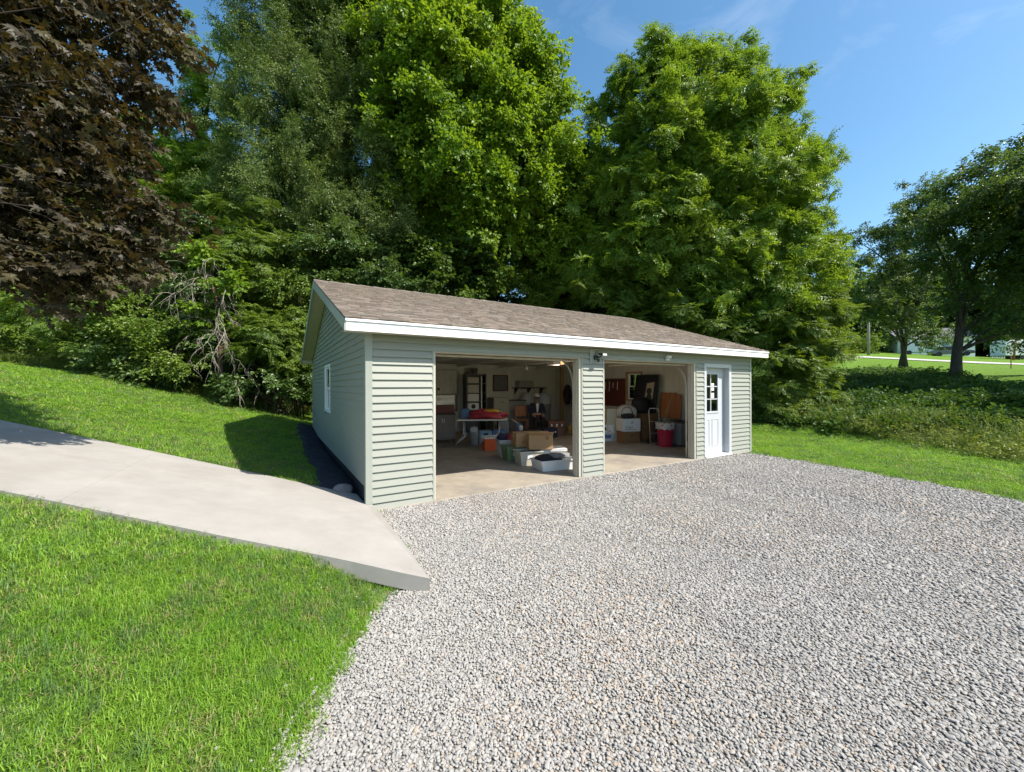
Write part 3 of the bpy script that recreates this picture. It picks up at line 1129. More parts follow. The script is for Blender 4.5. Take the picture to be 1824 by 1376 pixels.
for i in range(2):
    for k in range(3):
        a, b = (gx0, xm) if i == 0 else (xm, gx1)
        z0, z1 = gz0 + (gz1 - gz0) * k / 3, gz0 + (gz1 - gz0) * (k + 1) / 3
        MB().box(a + .001, b - .001, dy + .012, dy + .017, z0 + .001, z1 - .001).build('pane', M['glass'], door)
for xa, xb in ((7.37, 7.60), (7.70, 7.95)):
    p = MB()
    for b in ((xa, xb, 0.23, 0.245), (xa, xb, 0.845, 0.86), (xa, xa + .015, 0.245, 0.845), (xb - .015, xb, 0.245, 0.845)):
        p.box(b[0], b[1], dy - .008, dy - .001, b[2], b[3])
    p.hexa([(xa + .03, dy - .001, .275), (xb - .03, dy - .001, .275), (xb - .03, dy + .002, .275), (xa + .03, dy + .002, .275),
            (xa + .03, dy - .001, .815), (xb - .03, dy - .001, .815), (xb - .03, dy + .002, .815), (xa + .03, dy + .002, .815)])
    p.build('door_panel', M['doorwhite'], door, bev=0.003)
kn = MB().lathe([(0.001, 0), (0.03, 0.002), (0.03, 0.01), (0.012, 0.014), (0.012, 0.035), (0.028, 0.045), (0.03, 0.06), (0.018, 0.072), (0.001, 0.074)], 14).build(
    'door_knob', M['steel'], door, loc=(7.36, dy - .001, 0.95), rot=(PI / 2, 0, 0), smooth=True)
for zz, hh in ((1.52, 0.17), (1.345, 0.12)):
    tag(MB().box(7.70, 7.80, dy + .0085, dy + .0105, zz, zz + hh).build('paper_notice', M['paper']), 'upper white paper stuck on the entry door window' if zz > 1.5 else 'lower smaller white paper stuck on the entry door window', 'notice')

# windows -----------------------------------------------------------------------------------
def side_window(parent_wall, x, y0, y1, z0, z1, sgn, label):
    w = bpy.data.objects.new('window', None)
    COL.objects.link(w)
    w.parent = garage
    w['label'] = label
    xo, xi = x + sgn * 0.030, x - sgn * 0.06
    a, b = min(xo, xi), max(xo, xi)
    f = MB()
    t = 0.055
    f.box(a, b, y0 - .05, y0 + t - .05, z0 - .05, z1 + .05).box(a, b, y1 - t + .05, y1 + .05, z0 - .05, z1 + .05)
    f.box(a, b, y0 + t - .05, y1 - t + .05, z0 - .05, z0 - .05 + t).box(a, b, y0 + t - .05, y1 - t + .05, z1 + .05 - t, z1 + .05)
    f.build('frame', M['white'], w, bev=0.004)
    zm = (z0 + z1) / 2
    for (za, zb, xs) in ((zm - .015, z1, x - sgn * .005), (z0, zm + .015, x - sgn * .035)):
        s = MB()
        c, d = xs - .014, xs + .014
        s.box(c, d, y0 + .005, y0 + .045, za + .005, zb - .005).box(c, d, y1 - .045, y1 - .005, za + .005, zb - .005)
        s.box(c, d, y0 + .045, y1 - .045, za + .005, za + .04).box(c, d, y0 + .045, y1 - .045, zb - .04, zb - .005)
        s.build('sash', M['white'], w)
        MB().box(xs - .003, xs + .003, y0 + .044, y1 - .044, za + .039, zb - .039).build('pane', M['glass'], w)
    return w


side_window(left, 0.0, *LW, -1, 'white single hung window in the shaded side wall')
side_window(right, GL - 0.05, *RW, 1, 'small white window seen through the right bay, lit from outside')
# bare lumber around the inside of the far window
for b in ((GL - WT - .03, GL - WT + .10, RW[1] - .001, RW[1] + .05, RW[2] - .05, RW[3] + .06), (GL - WT - .03, GL - WT + .10, RW[0] - .05, RW[0] + .001, RW[2] - .05, RW[3] + .06),
          (GL - WT - .03, GL - WT + .10, RW[0], RW[1], RW[3], RW[3] + .05), (GL - WT - .03, GL - WT + .10, RW[0], RW[1], RW[2] - .05, RW[2])):
    MB().box(*b).build('window_casing', M['lumber'], garage)

# roof --------------------------------------------------------------------------------------------
def roof_z(y):
    return EAVE_Z1 + SL * (y - EAVE_Y)


XL, XR = -RAKE, GL + RAKE - 0.02
for sgn in (1, -1):
    def yy(y):
        return y if sgn == 1 else 2 * RIDGE_Y - y
    poly = [(yy(EAVE_Y), EAVE_Z1 - 0.03), (yy(EAVE_Y), EAVE_Z1), (yy(RIDGE_Y), RIDGE_Z), (yy(RIDGE_Y), RIDGE_Z - 0.03)]
    rf = MB().prism(poly, XL + 0.01, XR - 0.01, 'x').build('roof', M['felt'], garage)
    rf['label'] = 'front slope of the brown shingle roof' if sgn == 1 else 'back slope of the brown shingle roof'
    # shingle tabs
    V, F, shade = [], [], []
    sl_len = math.hypot(RIDGE_Y - EAVE_Y, RIDGE_Z - EAVE_Z1)
    expo = 0.127 if sgn == 1 else 0.3
    nc = int(sl_len / expo) + 1
    ux, uz = (RIDGE_Y - EAVE_Y) / sl_len, (RIDGE_Z - EAVE_Z1) / sl_len
    r = np.random.default_rng(44)
    for c in range(nc):
        s0 = c * expo - 0.02
        s1 = min(s0 + expo + 0.02, sl_len)
        x = XL - 0.015
        drop = 0.0
        while x < XR + 0.015:
            w = r.uniform(0.08, 0.22) if sgn == 1 else 1.2
            xe = min(x + w, XR + 0.015)
            th = 0.012 + (0.007 if r.uniform() < 0.5 else 0.0)
            sl0 = s0 + r.uniform(-0.003, 0.003)

            def pt(xv, s, h):
                return (xv, yy(EAVE_Y + ux * s - uz * h), EAVE_Z1 + uz * s + ux * h)
            k = len(V)
            g = 0.0012
            V += [pt(x + g, sl0, th - 0.012), pt(xe - g, sl0, th - 0.012), pt(xe - g, s1, 0.001), pt(x + g, s1, 0.001),
                  pt(x + g, sl0, th + 0.004), pt(xe - g, sl0, th + 0.004), pt(xe - g, s1, 0.005), pt(x + g, s1, 0.005)]
            F += [(k + 4, k + 5, k + 6, k + 7), (k, k + 1, k + 5, k + 4), (k + 1, k + 2, k + 6, k + 5), (k + 3, k, k + 4, k + 7)]
            v = float(np.clip(r.normal(1.0, 0.085), 0.75, 1.25))
            tcol = (v * r.uniform(0.97, 1.05), v, v * r.uniform(0.95, 1.03), 1)
            shade += [tcol] * 4
            x = xe
    me = bpy.data.meshes.new('shingles')
    me.from_pydata(V, [], F)
    a = me.attributes.new('shade', 'FLOAT_COLOR', 'FACE')
    a.data.foreach_set('color', np.array(shade, np.float32).ravel())
    me.materials.append(M['shingle'])
    sh = bpy.data.objects.new('shingles', me)
    COL.objects.link(sh)
    sh.parent = rf
    sh['kind'] = 'stuff'
# ridge caps
for k in range(32):
    x = XL + k * (XR - XL) / 32
    w = (XR - XL) / 32 + 0.03
    mb = MB()
    for s in (1, -1):
        mb.hexa([(x, RIDGE_Y, RIDGE_Z + .012), (x + w, RIDGE_Y, RIDGE_Z + .004), (x + w, RIDGE_Y - s * .14, RIDGE_Z - .14 * SL + .004), (x, RIDGE_Y - s * .14, RIDGE_Z - .14 * SL + .012),
                 (x, RIDGE_Y, RIDGE_Z + .024), (x + w, RIDGE_Y, RIDGE_Z + .014), (x + w, RIDGE_Y - s * .14, RIDGE_Z - .14 * SL + .014), (x, RIDGE_Y - s * .14, RIDGE_Z - .14 * SL + .024)])
    o = mb.build('ridge_cap', M['shingle'], garage)
    ca = o.data.attributes.new('shade', 'FLOAT_COLOR', 'FACE')
    v = random.uniform(0.85, 1.15)
    ca.data.foreach_set('color', np.tile(np.array([v, v, v, 1], np.float32), len(o.data.polygons)))
# white fascia and drip edge, front and back
for sgn in (1, -1):
    def yy(y):
        return y if sgn == 1 else 2 * RIDGE_Y - y

    def bx(x0, x1, ya, yb, z0, z1):
        a, b = sorted((yy(ya), yy(yb)))
        return MB().box(x0, x1, a, b, z0, z1)
    bx(XL + 0.004, XR - 0.004, EAVE_Y - 0.004, EAVE_Y + 0.02, EAVE_Z0, 2.425).build('fascia', M['white'], garage, bev=0.003)
    bx(XL - 0.004, XR + 0.004, EAVE_Y - 0.022, EAVE_Y + 0.018, 2.4285, EAVE_Z1 - 0.012).build('drip_edge', M['white'], garage, bev=0.004)
    # level soffit under the eaves, in panels
    n = 26
    for k in range(n):
        xa = XL + 0.01 + k * (XR - XL - 0.02) / n
        xb = xa + (XR - XL - 0.02) / n - 0.004
        bx(xa, xb, EAVE_Y + 0.021, -0.021, EAVE_Z0 + 0.012, EAVE_Z0 + 0.02).build('soffit_panel', M['soffit'], garage)
# rake boards and sloping soffits
for xa, xb, xs in ((XL - 0.012, XL + 0.012, 1), (XR - 0.012, XR + 0.012, -1)):
    for sgn in (1, -1):
        def yy(y):
            return y if sgn == 1 else 2 * RIDGE_Y - y
        e0 = EAVE_Y + 0.002
        poly = [(yy(e0), EAVE_Z0), (yy(e0), EAVE_Z1 - 0.014), (yy(RIDGE_Y), RIDGE_Z - 0.014), (yy(RIDGE_Y), RIDGE_Z - 0.17)]
        MB().prism(poly, xa, xb, 'x').build('rake_board', M['rake'], garage)
        n = 22
        for k in range(n):
            ya = EAVE_Y + 0.03 + k * (RIDGE_Y - EAVE_Y - 0.03) / n
            yb = ya + (RIDGE_Y - EAVE_Y - 0.03) / n - 0.008
            za, zb = EAVE_Z0 + 0.012 + SL * (ya - EAVE_Y), EAVE_Z0 + 0.012 + SL * (yb - EAVE_Y)
            x_in = -0.021 if xs == 1 else GL + 0.021
            p, q = sorted((xb if xs == 1 else xa, x_in))
            mb = MB()
            A, B = yy(ya), yy(yb)
            mb.hexa([(p, A, za), (q, A, za), (q, B, zb), (p, B, zb), (p, A, za + .01), (q, A, za + .01), (q, B, zb + .01), (p, B, zb + .01)])
            mb.build('soffit_panel', M['soffit'], garage)
# box end of the eave seen under the rake at the back corner
MB().box(XL + 0.013, -0.025, GW + 0.0, GW + 0.03, EAVE_Z0 + 0.02, EAVE_Z0 + 0.14).build('eave_return', M['soffit'], garage)

# fittings on the outside --------------------------------------------------------------------
fl = thing('flood_light', 'black motion flood light on a sage mounting plate between the two garage bays', 'light', (3.93, -0.023, 2.06))
MB().box(-0.095, 0.115, -0.012, -0.0, 0.0, 0.25).build('mounting_plate', M['trim'], fl, bev=0.003)
MB().box(-0.01, 0.07, -0.05, -0.013, 0.05, 0.13).build('junction_box', M['blackplastic'], fl, bev=0.008)
MB().tube([(0.05, -0.05, 0.09), (0.075, -0.10, 0.10), (0.085, -0.115, 0.12)], 0.012, 8).build('arm', M['blackplastic'], fl, smooth=True)
MB().hexa([(0.02, -0.21, 0.115), (0.13, -0.21, 0.115), (0.13, -0.10, 0.135), (0.02, -0.10, 0.135), (0.02, -0.205, 0.15), (0.13, -0.205, 0.15), (0.13, -0.095, 0.17), (0.02, -0.095, 0.17)]).build(
    'lamp_head', M['blackplastic'], fl, bev=0.006)
MB().box(0.028, 0.122, -0.214, -0.2105, 0.118, 0.148).build('lens', M['white'], fl)
MB().lathe([(0.001, -0.03), (0.022, -0.024), (0.028, 0), (0.022, 0.02), (0.001, 0.03)], 12, (0.05, -0.075, 0.035)).build('motion_sensor', M['blackplastic'], fl, smooth=True)
MB().tube([(0.03, -0.02, 0.15), (0.03, -0.04, 0.2), (0.05, -0.05, 0.215), (0.07, -0.04, 0.2), (0.065, -0.02, 0.16)], 0.005, 6).build('wire_loop', M['blackplastic'], fl, smooth=True)

cmr = thing('security_camera', 'small white security camera above the right garage bay', 'camera', (5.93, -0.024, 2.215))
MB().box(-0.03, 0.03, -0.012, 0, -0.03, 0.03).build('base', M['white'], cmr, bev=0.004)
MB().tube([(0, -0.01, 0), (0, -0.05, 0.01)], 0.012, 8).build('arm', M['white'], cmr, smooth=True)
MB().tube([(-0.01, -0.04, 0.028), (0.012, -0.13, 0.005)], [0.026, 0.026], 12).build('body', M['white'], cmr, smooth=False, bev=0.004)
MB().tube([(0.012, -0.131, 0.005), (0.0125, -0.134, 0.0045)], 0.017, 12).build('lens', M['blackplastic'], cmr)
MB().tube([(-0.04, -0.03, -0.025), (-0.04, -0.10, -0.045)], 0.02, 10).build('spot_lamp', M['white'], cmr, smooth=True)

mb = MB().box(-0.045, -0.021, 7.15, 7.25, 0.80, 0.92)
mb = mb.box(-0.055, -0.046, 7.16, 7.24, 0.81, 0.91)
tag(mb.build('outlet_box', M['greyplastic'], bev=0.004), 'small grey outlet box on the shaded side wall near its back corner', 'outlet')

# black cloth strip along the side wall ------------------------------------------------------
ys = np.arange(0.5, 8.25, 0.12)
V, F = [], []
rr_ = np.random.default_rng(2)
for y in ys:
    wdt = 0.50 + 0.05 * math.sin(y * 2.1) + 0.03 * math.sin(y * 5.3)
    if y < 0.8:
        wdt *= 0.85
    for j in range(7):
        x = -0.006 - wdt * j / 6
        zz = land1(x, y) + 0.035 + (-0.05 if j == 6 else 0) + 0.010 * rr_.normal()
        V.append((x, y + 0.03 * rr_.normal(), zz))
n = len(ys)
F = [(i * 7 + j, (i + 1) * 7 + j, (i + 1) * 7 + j + 1, i * 7 + j + 1) for i in range(n - 1) for j in range(6)]
me = bpy.data.meshes.new('landscape_cloth')
me.from_pydata(V, [], F)
me.shade_smooth()
me.materials.append(M['fabric_black'])
o = bpy.data.objects.new('landscape_cloth', me)
COL.objects.link(o)
md = o.modifiers.new('thick', 'SOLIDIFY')
md.thickness = 0.004
tag(o, 'black landscape cloth laid along the foot of the shaded side wall', 'landscape cloth')
v, f = stone(401, 3)
v = v * np.array([0.15, 0.13, 0.24])
me = bpy.data.meshes.new('rock')
me.from_pydata([tuple(map(float, p)) for p in v], [], f)
me.materials.append(M['stonegrey'])
me.shade_smooth()
o = bpy.data.objects.new('rock', me)
COL.objects.link(o)
o.location = (-0.20, 0.66, land1(-0.20, 0.66) + 0.07)
o.rotation_euler = (0.1, 0.15, 0.5)
tag(o, 'pale rounded grey rock on the black cloth at the garage corner', 'rock')


# ------------------------------------------------------------------ leaves and sprays of leaves
def add_leaf(V, F, vals, r, base, d, nrm, ln, wd, fold=0.18, droop=0.15, six=False):
    d = d / np.linalg.norm(d)
    s = np.cross(d, nrm)
    s /= (np.linalg.norm(s) + 1e-9)
    nn = np.cross(s, d)
    k = len(V)
    v = r.uniform()
    if six:
        V += [base, base + d * ln * 0.3 + s * wd * 0.5 + nn * wd * fold, base + d * ln * 0.68 + s * wd * 0.38 + nn * (wd * fold - ln * droop * 0.4),
              base + d * ln - nn * ln * droop, base + d * ln * 0.68 - s * wd * 0.38 + nn * (wd * fold - ln * droop * 0.4),
              base + d * ln * 0.3 - s * wd * 0.5 + nn * wd * fold]
        F += [(k, k + 1, k + 2, k + 3), (k, k + 3, k + 4, k + 5)]
        vals += [v, v]
    else:
        V += [base, base + d * ln * 0.45 + s * wd * 0.5 + nn * wd * fold, base + d * ln - nn * ln * droop, base + d * ln * 0.45 - s * wd * 0.5 + nn * wd * fold]
        F += [(k, k + 1, k + 2), (k, k + 2, k + 3)]
        vals += [v, v]


def nz(v):
    return v / np.linalg.norm(v)


def spray_broad(seed, n=15, ln=0.125, twig=0.5, wr=0.8):
    r = np.random.default_rng(seed)
    V, F, vals = [], [], []
    for i in range(n):
        t = (i + 0.6) / n
        p = np.array([twig * t, 0.10 * math.sin(3 * t) * (1 if seed % 2 else -1), 0.05 * t - 0.13 * t * t]) + r.normal(0, 0.035, 3)
        side = 1 if i % 2 else -1
        d = nz(np.array([0.7 * t + 0.25, side * (1.0 - 0.55 * t), -0.28]) + r.normal(0, 0.28, 3))
        nr = nz(np.array([0.15, 0, 1.0]) + r.normal(0, 0.42, 3))
        L = ln * r.uniform(0.65, 1.2)
        add_leaf(V, F, vals, r, p + d * 0.03, d, nr, L, L * wr * r.uniform(0.85, 1.1), 0.14, 0.14, True)
    return V, F, vals


def spray_fine(seed, n=30, ln=0.065, twig=0.5):
    r = np.random.default_rng(seed)
    V, F, vals = [], [], []
    for b in range(4):
        a = r.uniform(-0.9, 0.9)
        dd = nz(np.array([math.cos(a), math.sin(a), r.uniform(-0.45, 0.25)]))
        off = np.array([twig * 0.25 * b, 0, 0]) * r.uniform(0.4, 1.0)
        m = n // 4
        for i in range(m):
            t = (i + 0.5) / m
            p = off + dd * twig * 0.75 * t + np.array([0, 0, -0.10 * t * t]) + r.normal(0, 0.016, 3)
            d = nz(dd * 0.6 + np.cross(dd, [0, 0, 1]) * (1 if i % 2 else -1) + np.array([0, 0, -0.35]) + r.normal(0, 0.3, 3))
            nr = nz(np.array([0, 0, 1.0]) + r.normal(0, 0.5, 3))
            L = ln * r.uniform(0.7, 1.25)
            add_leaf(V, F, vals, r, p, d, nr, L, L * 0.58, 0.15, 0.1)
    return V, F, vals


def spray_pinnate(seed, fronds=5, ln=0.42, pairs=8, size=0.098, wr=0.36):
    r = np.random.default_rng(seed)
    V, F, vals = [], [], []
    for b in range(fronds):
        a = -1.25 + 2.5 * (b + 0.5) / fronds + r.normal(0, 0.15)
        dd = nz(np.array([math.cos(a), math.sin(a), r.uniform(-0.25, 0.35)]))
        sd = nz(np.cross(dd, [0, 0, 1]))
        L0 = ln * r.uniform(0.75, 1.15)
        off = np.array([0.22 * r.uniform(), 0, 0.03 * r.normal()])
        for i in range(pairs):
            t = 0.18 + 0.82 * (i + 0.5) / pairs
            p = off + dd * L0 * t + np.array([0, 0, -0.34 * L0 * t * t])
            prof = math.sin(PI * (0.18 + 0.72 * t)) ** 0.6
            for sgn in (-1, 1):
                d = nz(sd * sgn + dd * 0.45 + np.array([0, 0, -0.30]) + r.normal(0, 0.12, 3))
                nr = nz(np.array([0, 0, 1.0]) + dd * 0.3 + r.normal(0, 0.25, 3))
                LL = size * prof * r.uniform(0.85, 1.15)
                add_leaf(V, F, vals, r, p, d, nr, LL, LL * wr, 0.12, 0.12)
    return V, F, vals


def lobed_leaf(seed, size=1.0):
    """a five-lobed maple leaf, about as wide as long, stem at the origin, tip along +X"""
    r = np.random.default_rng(seed)
    out = []
    lobes = [(0, 1.0), (0.72, 0.86), (1.5, 0.60)]
    pts = [(0.0, 0.0)]
    prof = [(2.35, 0.22), (1.72, 0.52), (1.5, 0.62), (1.28, 0.46), (1.08, 0.40), (0.90, 0.70), (0.70, 0.86), (0.55, 0.66), (0.36, 0.42), (0.20, 0.66), (0.0, 1.02)]
    left = [(rr * math.cos(a), rr * math.sin(a)) for a, rr in prof]
    pts = [(0, 0)] + left + [(x, -y) for x, y in left[-2::-1]]
    V = []
    cx = 0.33
    V.append(np.array([cx, 0, -0.02]) * size)
    for x, y in pts:
        rr = math.hypot(x - cx, y)
        V.append(np.array([x, y, 0.22 * abs(y) - 0.30 * rr * rr + r.normal(0, 0.012)]) * size)
    n = len(pts)
    F = [(0, 1 + i, 1 + (i + 1) % n) for i in range(n)]
    return V, F


GREEN = dict(
    maple=leaf_mat('maple_leaf', (0.080, 0.175, 0.014), (0.225, 0.325, 0.032), 0.46, 0.45, 0.35),
    elm=leaf_mat('elm_leaf', (0.042, 0.092, 0.022), (0.170, 0.225, 0.062), 0.36, 0.42, 0.35),
    walnut=leaf_mat('walnut_leaf', (0.066, 0.150, 0.016), (0.215, 0.310, 0.036), 0.46, 0.42, 0.4),
    shrub=leaf_mat('shrub_leaf', (0.060, 0.130, 0.018), (0.215, 0.295, 0.042), 0.43, 0.42, 0.4),
    dark=leaf_mat('dark_tree_leaf', (0.034, 0.082, 0.020), (0.125, 0.190, 0.045), 0.40, 0.40, 0.45),
    wood=leaf_mat('wood_leaf', (0.034, 0.082, 0.014), (0.115, 0.180, 0.028), 0.40, 0.45, 0.35),
    ivy=leaf_mat('ivy_leaf', (0.032, 0.084, 0.018), (0.105, 0.180, 0.035), 0.32, 0.5, 0.2),
    purple=leaf_mat('purple_leaf', (0.023, 0.014, 0.014), (0.082, 0.074, 0.027), 0.32, 0.50, 0.30, (1.5, 1.15, 0.45)),
    weed=leaf_mat('weed_leaf', (0.105, 0.165, 0.034), (0.25, 0.28, 0.075), 0.38, 0.5, 0.3),
)
BARK = mat('bark', (0.085, 0.070, 0.055), 0.95, 0.4, 5, 0.9, 14, spec=0.1, stretch=(4, 4, 0.8))
BARK_DARK = mat('dark_bark', (0.03, 0.024, 0.02), 0.95, 0.3, 5, spec=0.1)
BARK_PALE = mat('bare_twig', (0.33, 0.29, 0.245), 0.9, 0.2, 9, 0.2, 40, spec=0.15)
BARK_BROWN = mat('brown_bark', (0.11, 0.072, 0.048), 0.95, 0.35, 6, 0.8, 16, spec=0.1, stretch=(4, 4, 0.8))


def sprays(kind, m, count=4, **kw):
    fn = dict(broad=spray_broad, fine=spray_fine, pinnate=spray_pinnate)[kind]
    return [proto_obj('leaf_spray', *fn(s, **kw)[:2], m, fn(s, **kw)[2]) for s in range(count)]


SPR = dict(
    maple=sprays('broad', GREEN['maple'], 4, n=16, ln=0.13, twig=0.52),
    elm=sprays('fine', GREEN['elm'], 4, n=36, ln=0.068, twig=0.55),
    walnut=sprays('pinnate', GREEN['walnut'], 4, fronds=5, ln=0.46, pairs=5, size=0.14, wr=0.44),
    shrub=sprays('broad', GREEN['shrub'], 4, n=18, ln=0.085, twig=0.42, wr=0.62),
    sumac=sprays('pinnate', GREEN['shrub'], 4, fronds=6, ln=0.36),
    dark=sprays('broad', GREEN['dark'], 4, n=18, ln=0.11, twig=0.5, wr=0.7),
    wood=sprays('broad', GREEN['wood'], 4, n=15, ln=0.15, twig=0.55),
    ivy=sprays('broad', GREEN['ivy'], 4, n=14, ln=0.085, twig=0.32, wr=0.9),
    weed=sprays('fine', GREEN['weed'], 4, n=28, ln=0.06, twig=0.4),
)


def crown_points(clumps, dens, flat=0.62, size=(0.8, 1.25), up=0.25, seed=0, sub=7.0, bunch=1.0, jit=0.35):
    """leafy clumps made of smaller bunches near each clump's outside; returns points, rotations, scales, tints"""
    r = np.random.default_rng(seed + 100)
    P, R, S, T = [], [], [], []
    for (cx, cy, cz, rad) in clumps:
        m = max(4, int(sub * rad * rad) + 5)
        ct = 0.5 + r.normal(0, 0.10)
        for _ in range(m):
            d = r.normal(size=3)
            d /= np.linalg.norm(d)
            d[2] = d[2] * 0.85 + up * 0.3
            k = rad * r.uniform(0.35, 1.02) ** 0.7
            shoot = r.uniform() < 0.22
            if shoot:
                k = rad * r.uniform(1.0, 1.42)
            sc = np.array([cx, cy, cz]) + d * k
            sr = max(0.22, rad * r.uniform(0.2, 0.42) * bunch)
            if shoot:
                sr *= 0.62
            nsp = int(max(5, dens * sr * sr * 3.2))
            q = r.normal(size=(nsp, 3))
            q /= np.linalg.norm(q, axis=1)[:, None]
            q *= (r.uniform(0.25, 1, nsp) ** 0.5)[:, None] * sr
            q[:, 2] *= flat
            p = sc + q
            out = p - np.array([cx, cy, cz - rad * 0.3])
            yaw = np.arctan2(out[:, 1], out[:, 0]) + r.normal(0, 0.7, nsp)
            rr = np.stack([r.normal(0, jit, nsp), r.normal(0.12 + jit * 0.25, jit, nsp), yaw], -1)
            P.append(p)
            R.append(rr)
            S.append(r.uniform(size[0], size[1], nsp))
            T.append(np.clip(ct + r.normal(0, 0.13) + r.normal(0, 0.12, nsp), 0, 1))
    return np.concatenate(P), np.concatenate(R), np.concatenate(S), np.concatenate(T)


def off_house(c):
    """keep a leafy clump clear of the garage"""
    x, y, z, r = c
    for _ in range(60):
        hit = (-0.5 - r * 0.9 < x < GL + 0.5 + r * 0.9) and (-0.5 - r * 0.9 < y < GW + 0.5 + r * 0.9) and z - r < 4.1
        if not hit:
            break
        v = np.array([x, y, z]) - CAM_POS
        v *= 1 + 0.25 / np.linalg.norm(v)
        x, y, z = v + CAM_POS
    return (x, y, z, r)


def clump_list(px):
    out = []
    for (a, b, d, r) in px:
        p = at(a, b, d)
        out.append(off_house((p[0], p[1], p[2], r)))
    return out


N_INST = [0]


def tree(name, label, cat, base, clumps, key, dens, trunk_r, group=None, bark=None, seed=0, limbs=12, size=(0.8, 1.25), lean=(0, 0), fork=0.42, sub=7.0,
         stems=1, flat=0.62, bunch=1.0, jit=0.5):
    """trunk, limbs that reach into each clump, and the leafy crown"""
    bark = bark or BARK
    base = np.array(base, float)
    r = np.random.default_rng(seed + 7)
    t = thing(name, label, cat, base, 0, group)
    cl = np.array(clumps)
    top = cl[:, 2].max() - base[2]
    mid = np.average(cl[:, :3], axis=0, weights=cl[:, 3]) - base
    for s in range(stems):
        off = np.array([r.normal(0, 0.25), r.normal(0, 0.25), 0]) * (s > 0)
        th = top * fork * r.uniform(0.9, 1.2)
        aim = np.array([mid[0] * 0.55 + r.normal(0, 0.3) * stems, mid[1] * 0.55 + r.normal(0, 0.3) * stems, max(mid[2], th)])
        pts, rs = [], []
        nseg = 9
        for i in range(nseg + 1):
            u = i / nseg
            p = off * (1 - u) + aim * np.array([u ** 1.6, u ** 1.6, u])
            p = p + np.array([wob(u * 3 + seed, s, 1), wob(s, u * 3 + seed, 1, 8, 5), 0]) * trunk_r * 0.5
            if i == 0:
                p = p - np.array([0, 0, 0.25])
            pts.append(p)
            rs.append(trunk_r / math.sqrt(stems) * ((1.0 - 0.72 * u) + 0.5 * math.exp(-u * 14)))
        MB().tube(pts, rs, 10).build('trunk', bark, t, smooth=True)
        order = sorted(range(len(cl)), key=lambda i: -cl[i, 3])[: limbs]
        for j in order[s::stems]:
            c = cl[j, :3] - base
            u = np.clip((c[2] / max(aim[2], 0.1)) * 0.55 + r.uniform(-0.1, 0.1), 0.25, 0.97)
            st = np.array(pts[int(u * nseg)])
            dlt = c - st
            r0 = np.clip(trunk_r * 0.16 + 0.012 * np.linalg.norm(dlt), 0.015, trunk_r * 0.5)
            q = [st + dlt * v + np.array([r.normal(0, 0.05), r.normal(0, 0.05), 0.12 * math.sin(PI * v) * np.linalg.norm(dlt) * 0.6]) for v in (0, 0.25, 0.5, 0.75, 1.0)]
            MB().tube(q, [r0, r0 * 0.8, r0 * 0.6, r0 * 0.4, r0 * 0.15], 6).build('limb', bark, t, smooth=True)
    P, R, S, T = crown_points([(a - base[0], b - base[1], c - base[2], d) for a, b, c, d in clumps], dens, seed=seed, size=size, sub=sub, flat=flat, bunch=bunch, jit=jit)
    N_INST[0] += len(P)
    scatter('crown', key, SPR[key], P, R, S, T, parent=t)
    return t


def shrub(name, label, cat, clumps, key, dens, group=None, seed=0, size=(0.8, 1.2), stems=5, base=None):
    cl = np.array(clumps)
    if base is None:
        bx, by = np.average(cl[:, 0]), np.average(cl[:, 1])
        base = np.array([bx, by, land1(bx, by)])
    r = np.random.default_rng(seed + 31)
    t = thing(name, label, cat, base, 0, group)
    for s in range(stems):
        c = cl[r.integers(len(cl))]
        p0 = np.array([r.normal(0, 0.15), r.normal(0, 0.15), -0.1])
        p1 = c[:3] - base + r.normal(0, 0.25, 3)
        q = [p0 + (p1 - p0) * v + np.array([0, 0, 0.25 * math.sin(PI * v)]) + r.normal(0, 0.04, 3) for v in (0, 0.3, 0.6, 1.0)]
        MB().tube(q, [0.03, 0.024, 0.016, 0.006], 5).build('stem', BARK, t, smooth=True)
    P, R, S, T = crown_points([(a - base[0], b - base[1], c - base[2], d) for a, b, c, d in clumps], dens, seed=seed, size=size)
    N_INST[0] += len(P)
    scatter('foliage', key, SPR[key], P, R, S, T, parent=t)
    return t


def foot(px, depth):
    p = at(px, 688, depth)
    return (p[0], p[1], land1(p[0], p[1]))


# the big trees behind the garage ------------------------------------------------
tree('maple_tree', 'tall bright yellow green broadleaf tree rising behind the middle of the garage', 'tree', foot(820, 19.5),
     clump_list([(715, 15, 18, 2.2), (800, -40, 18.5, 2.4), (860, 40, 18, 1.9), (905, 60, 18.4, 1.1), (780, 110, 17, 2.3), (900, 135, 18, 1.7), (955, 120, 18.4, 0.9),
                 (965, 205, 18.5, 1.5), (1000, 160, 18.6, 0.7), (850, 215, 17.2, 2.2), (735, 230, 17.2, 2.0), (930, 290, 17.5, 1.9), (1005, 290, 18, 1.4), (820, 330, 17, 2.0),
                 (900, 390, 17.6, 1.9), (730, 350, 17.8, 1.7), (675, 130, 18.2, 1.5), (655, 40, 18.6, 1.6), (690, -60, 18.8, 2.0), (985, 380, 18.2, 1.5), (1030, 350, 18.6, 1.2), (1020, 430, 19, 1.4), (960, 450, 18.8, 1.5)]),
     'maple', 48, 0.30, seed=1, flat=0.85, sub=12, bunch=0.75, jit=0.55)
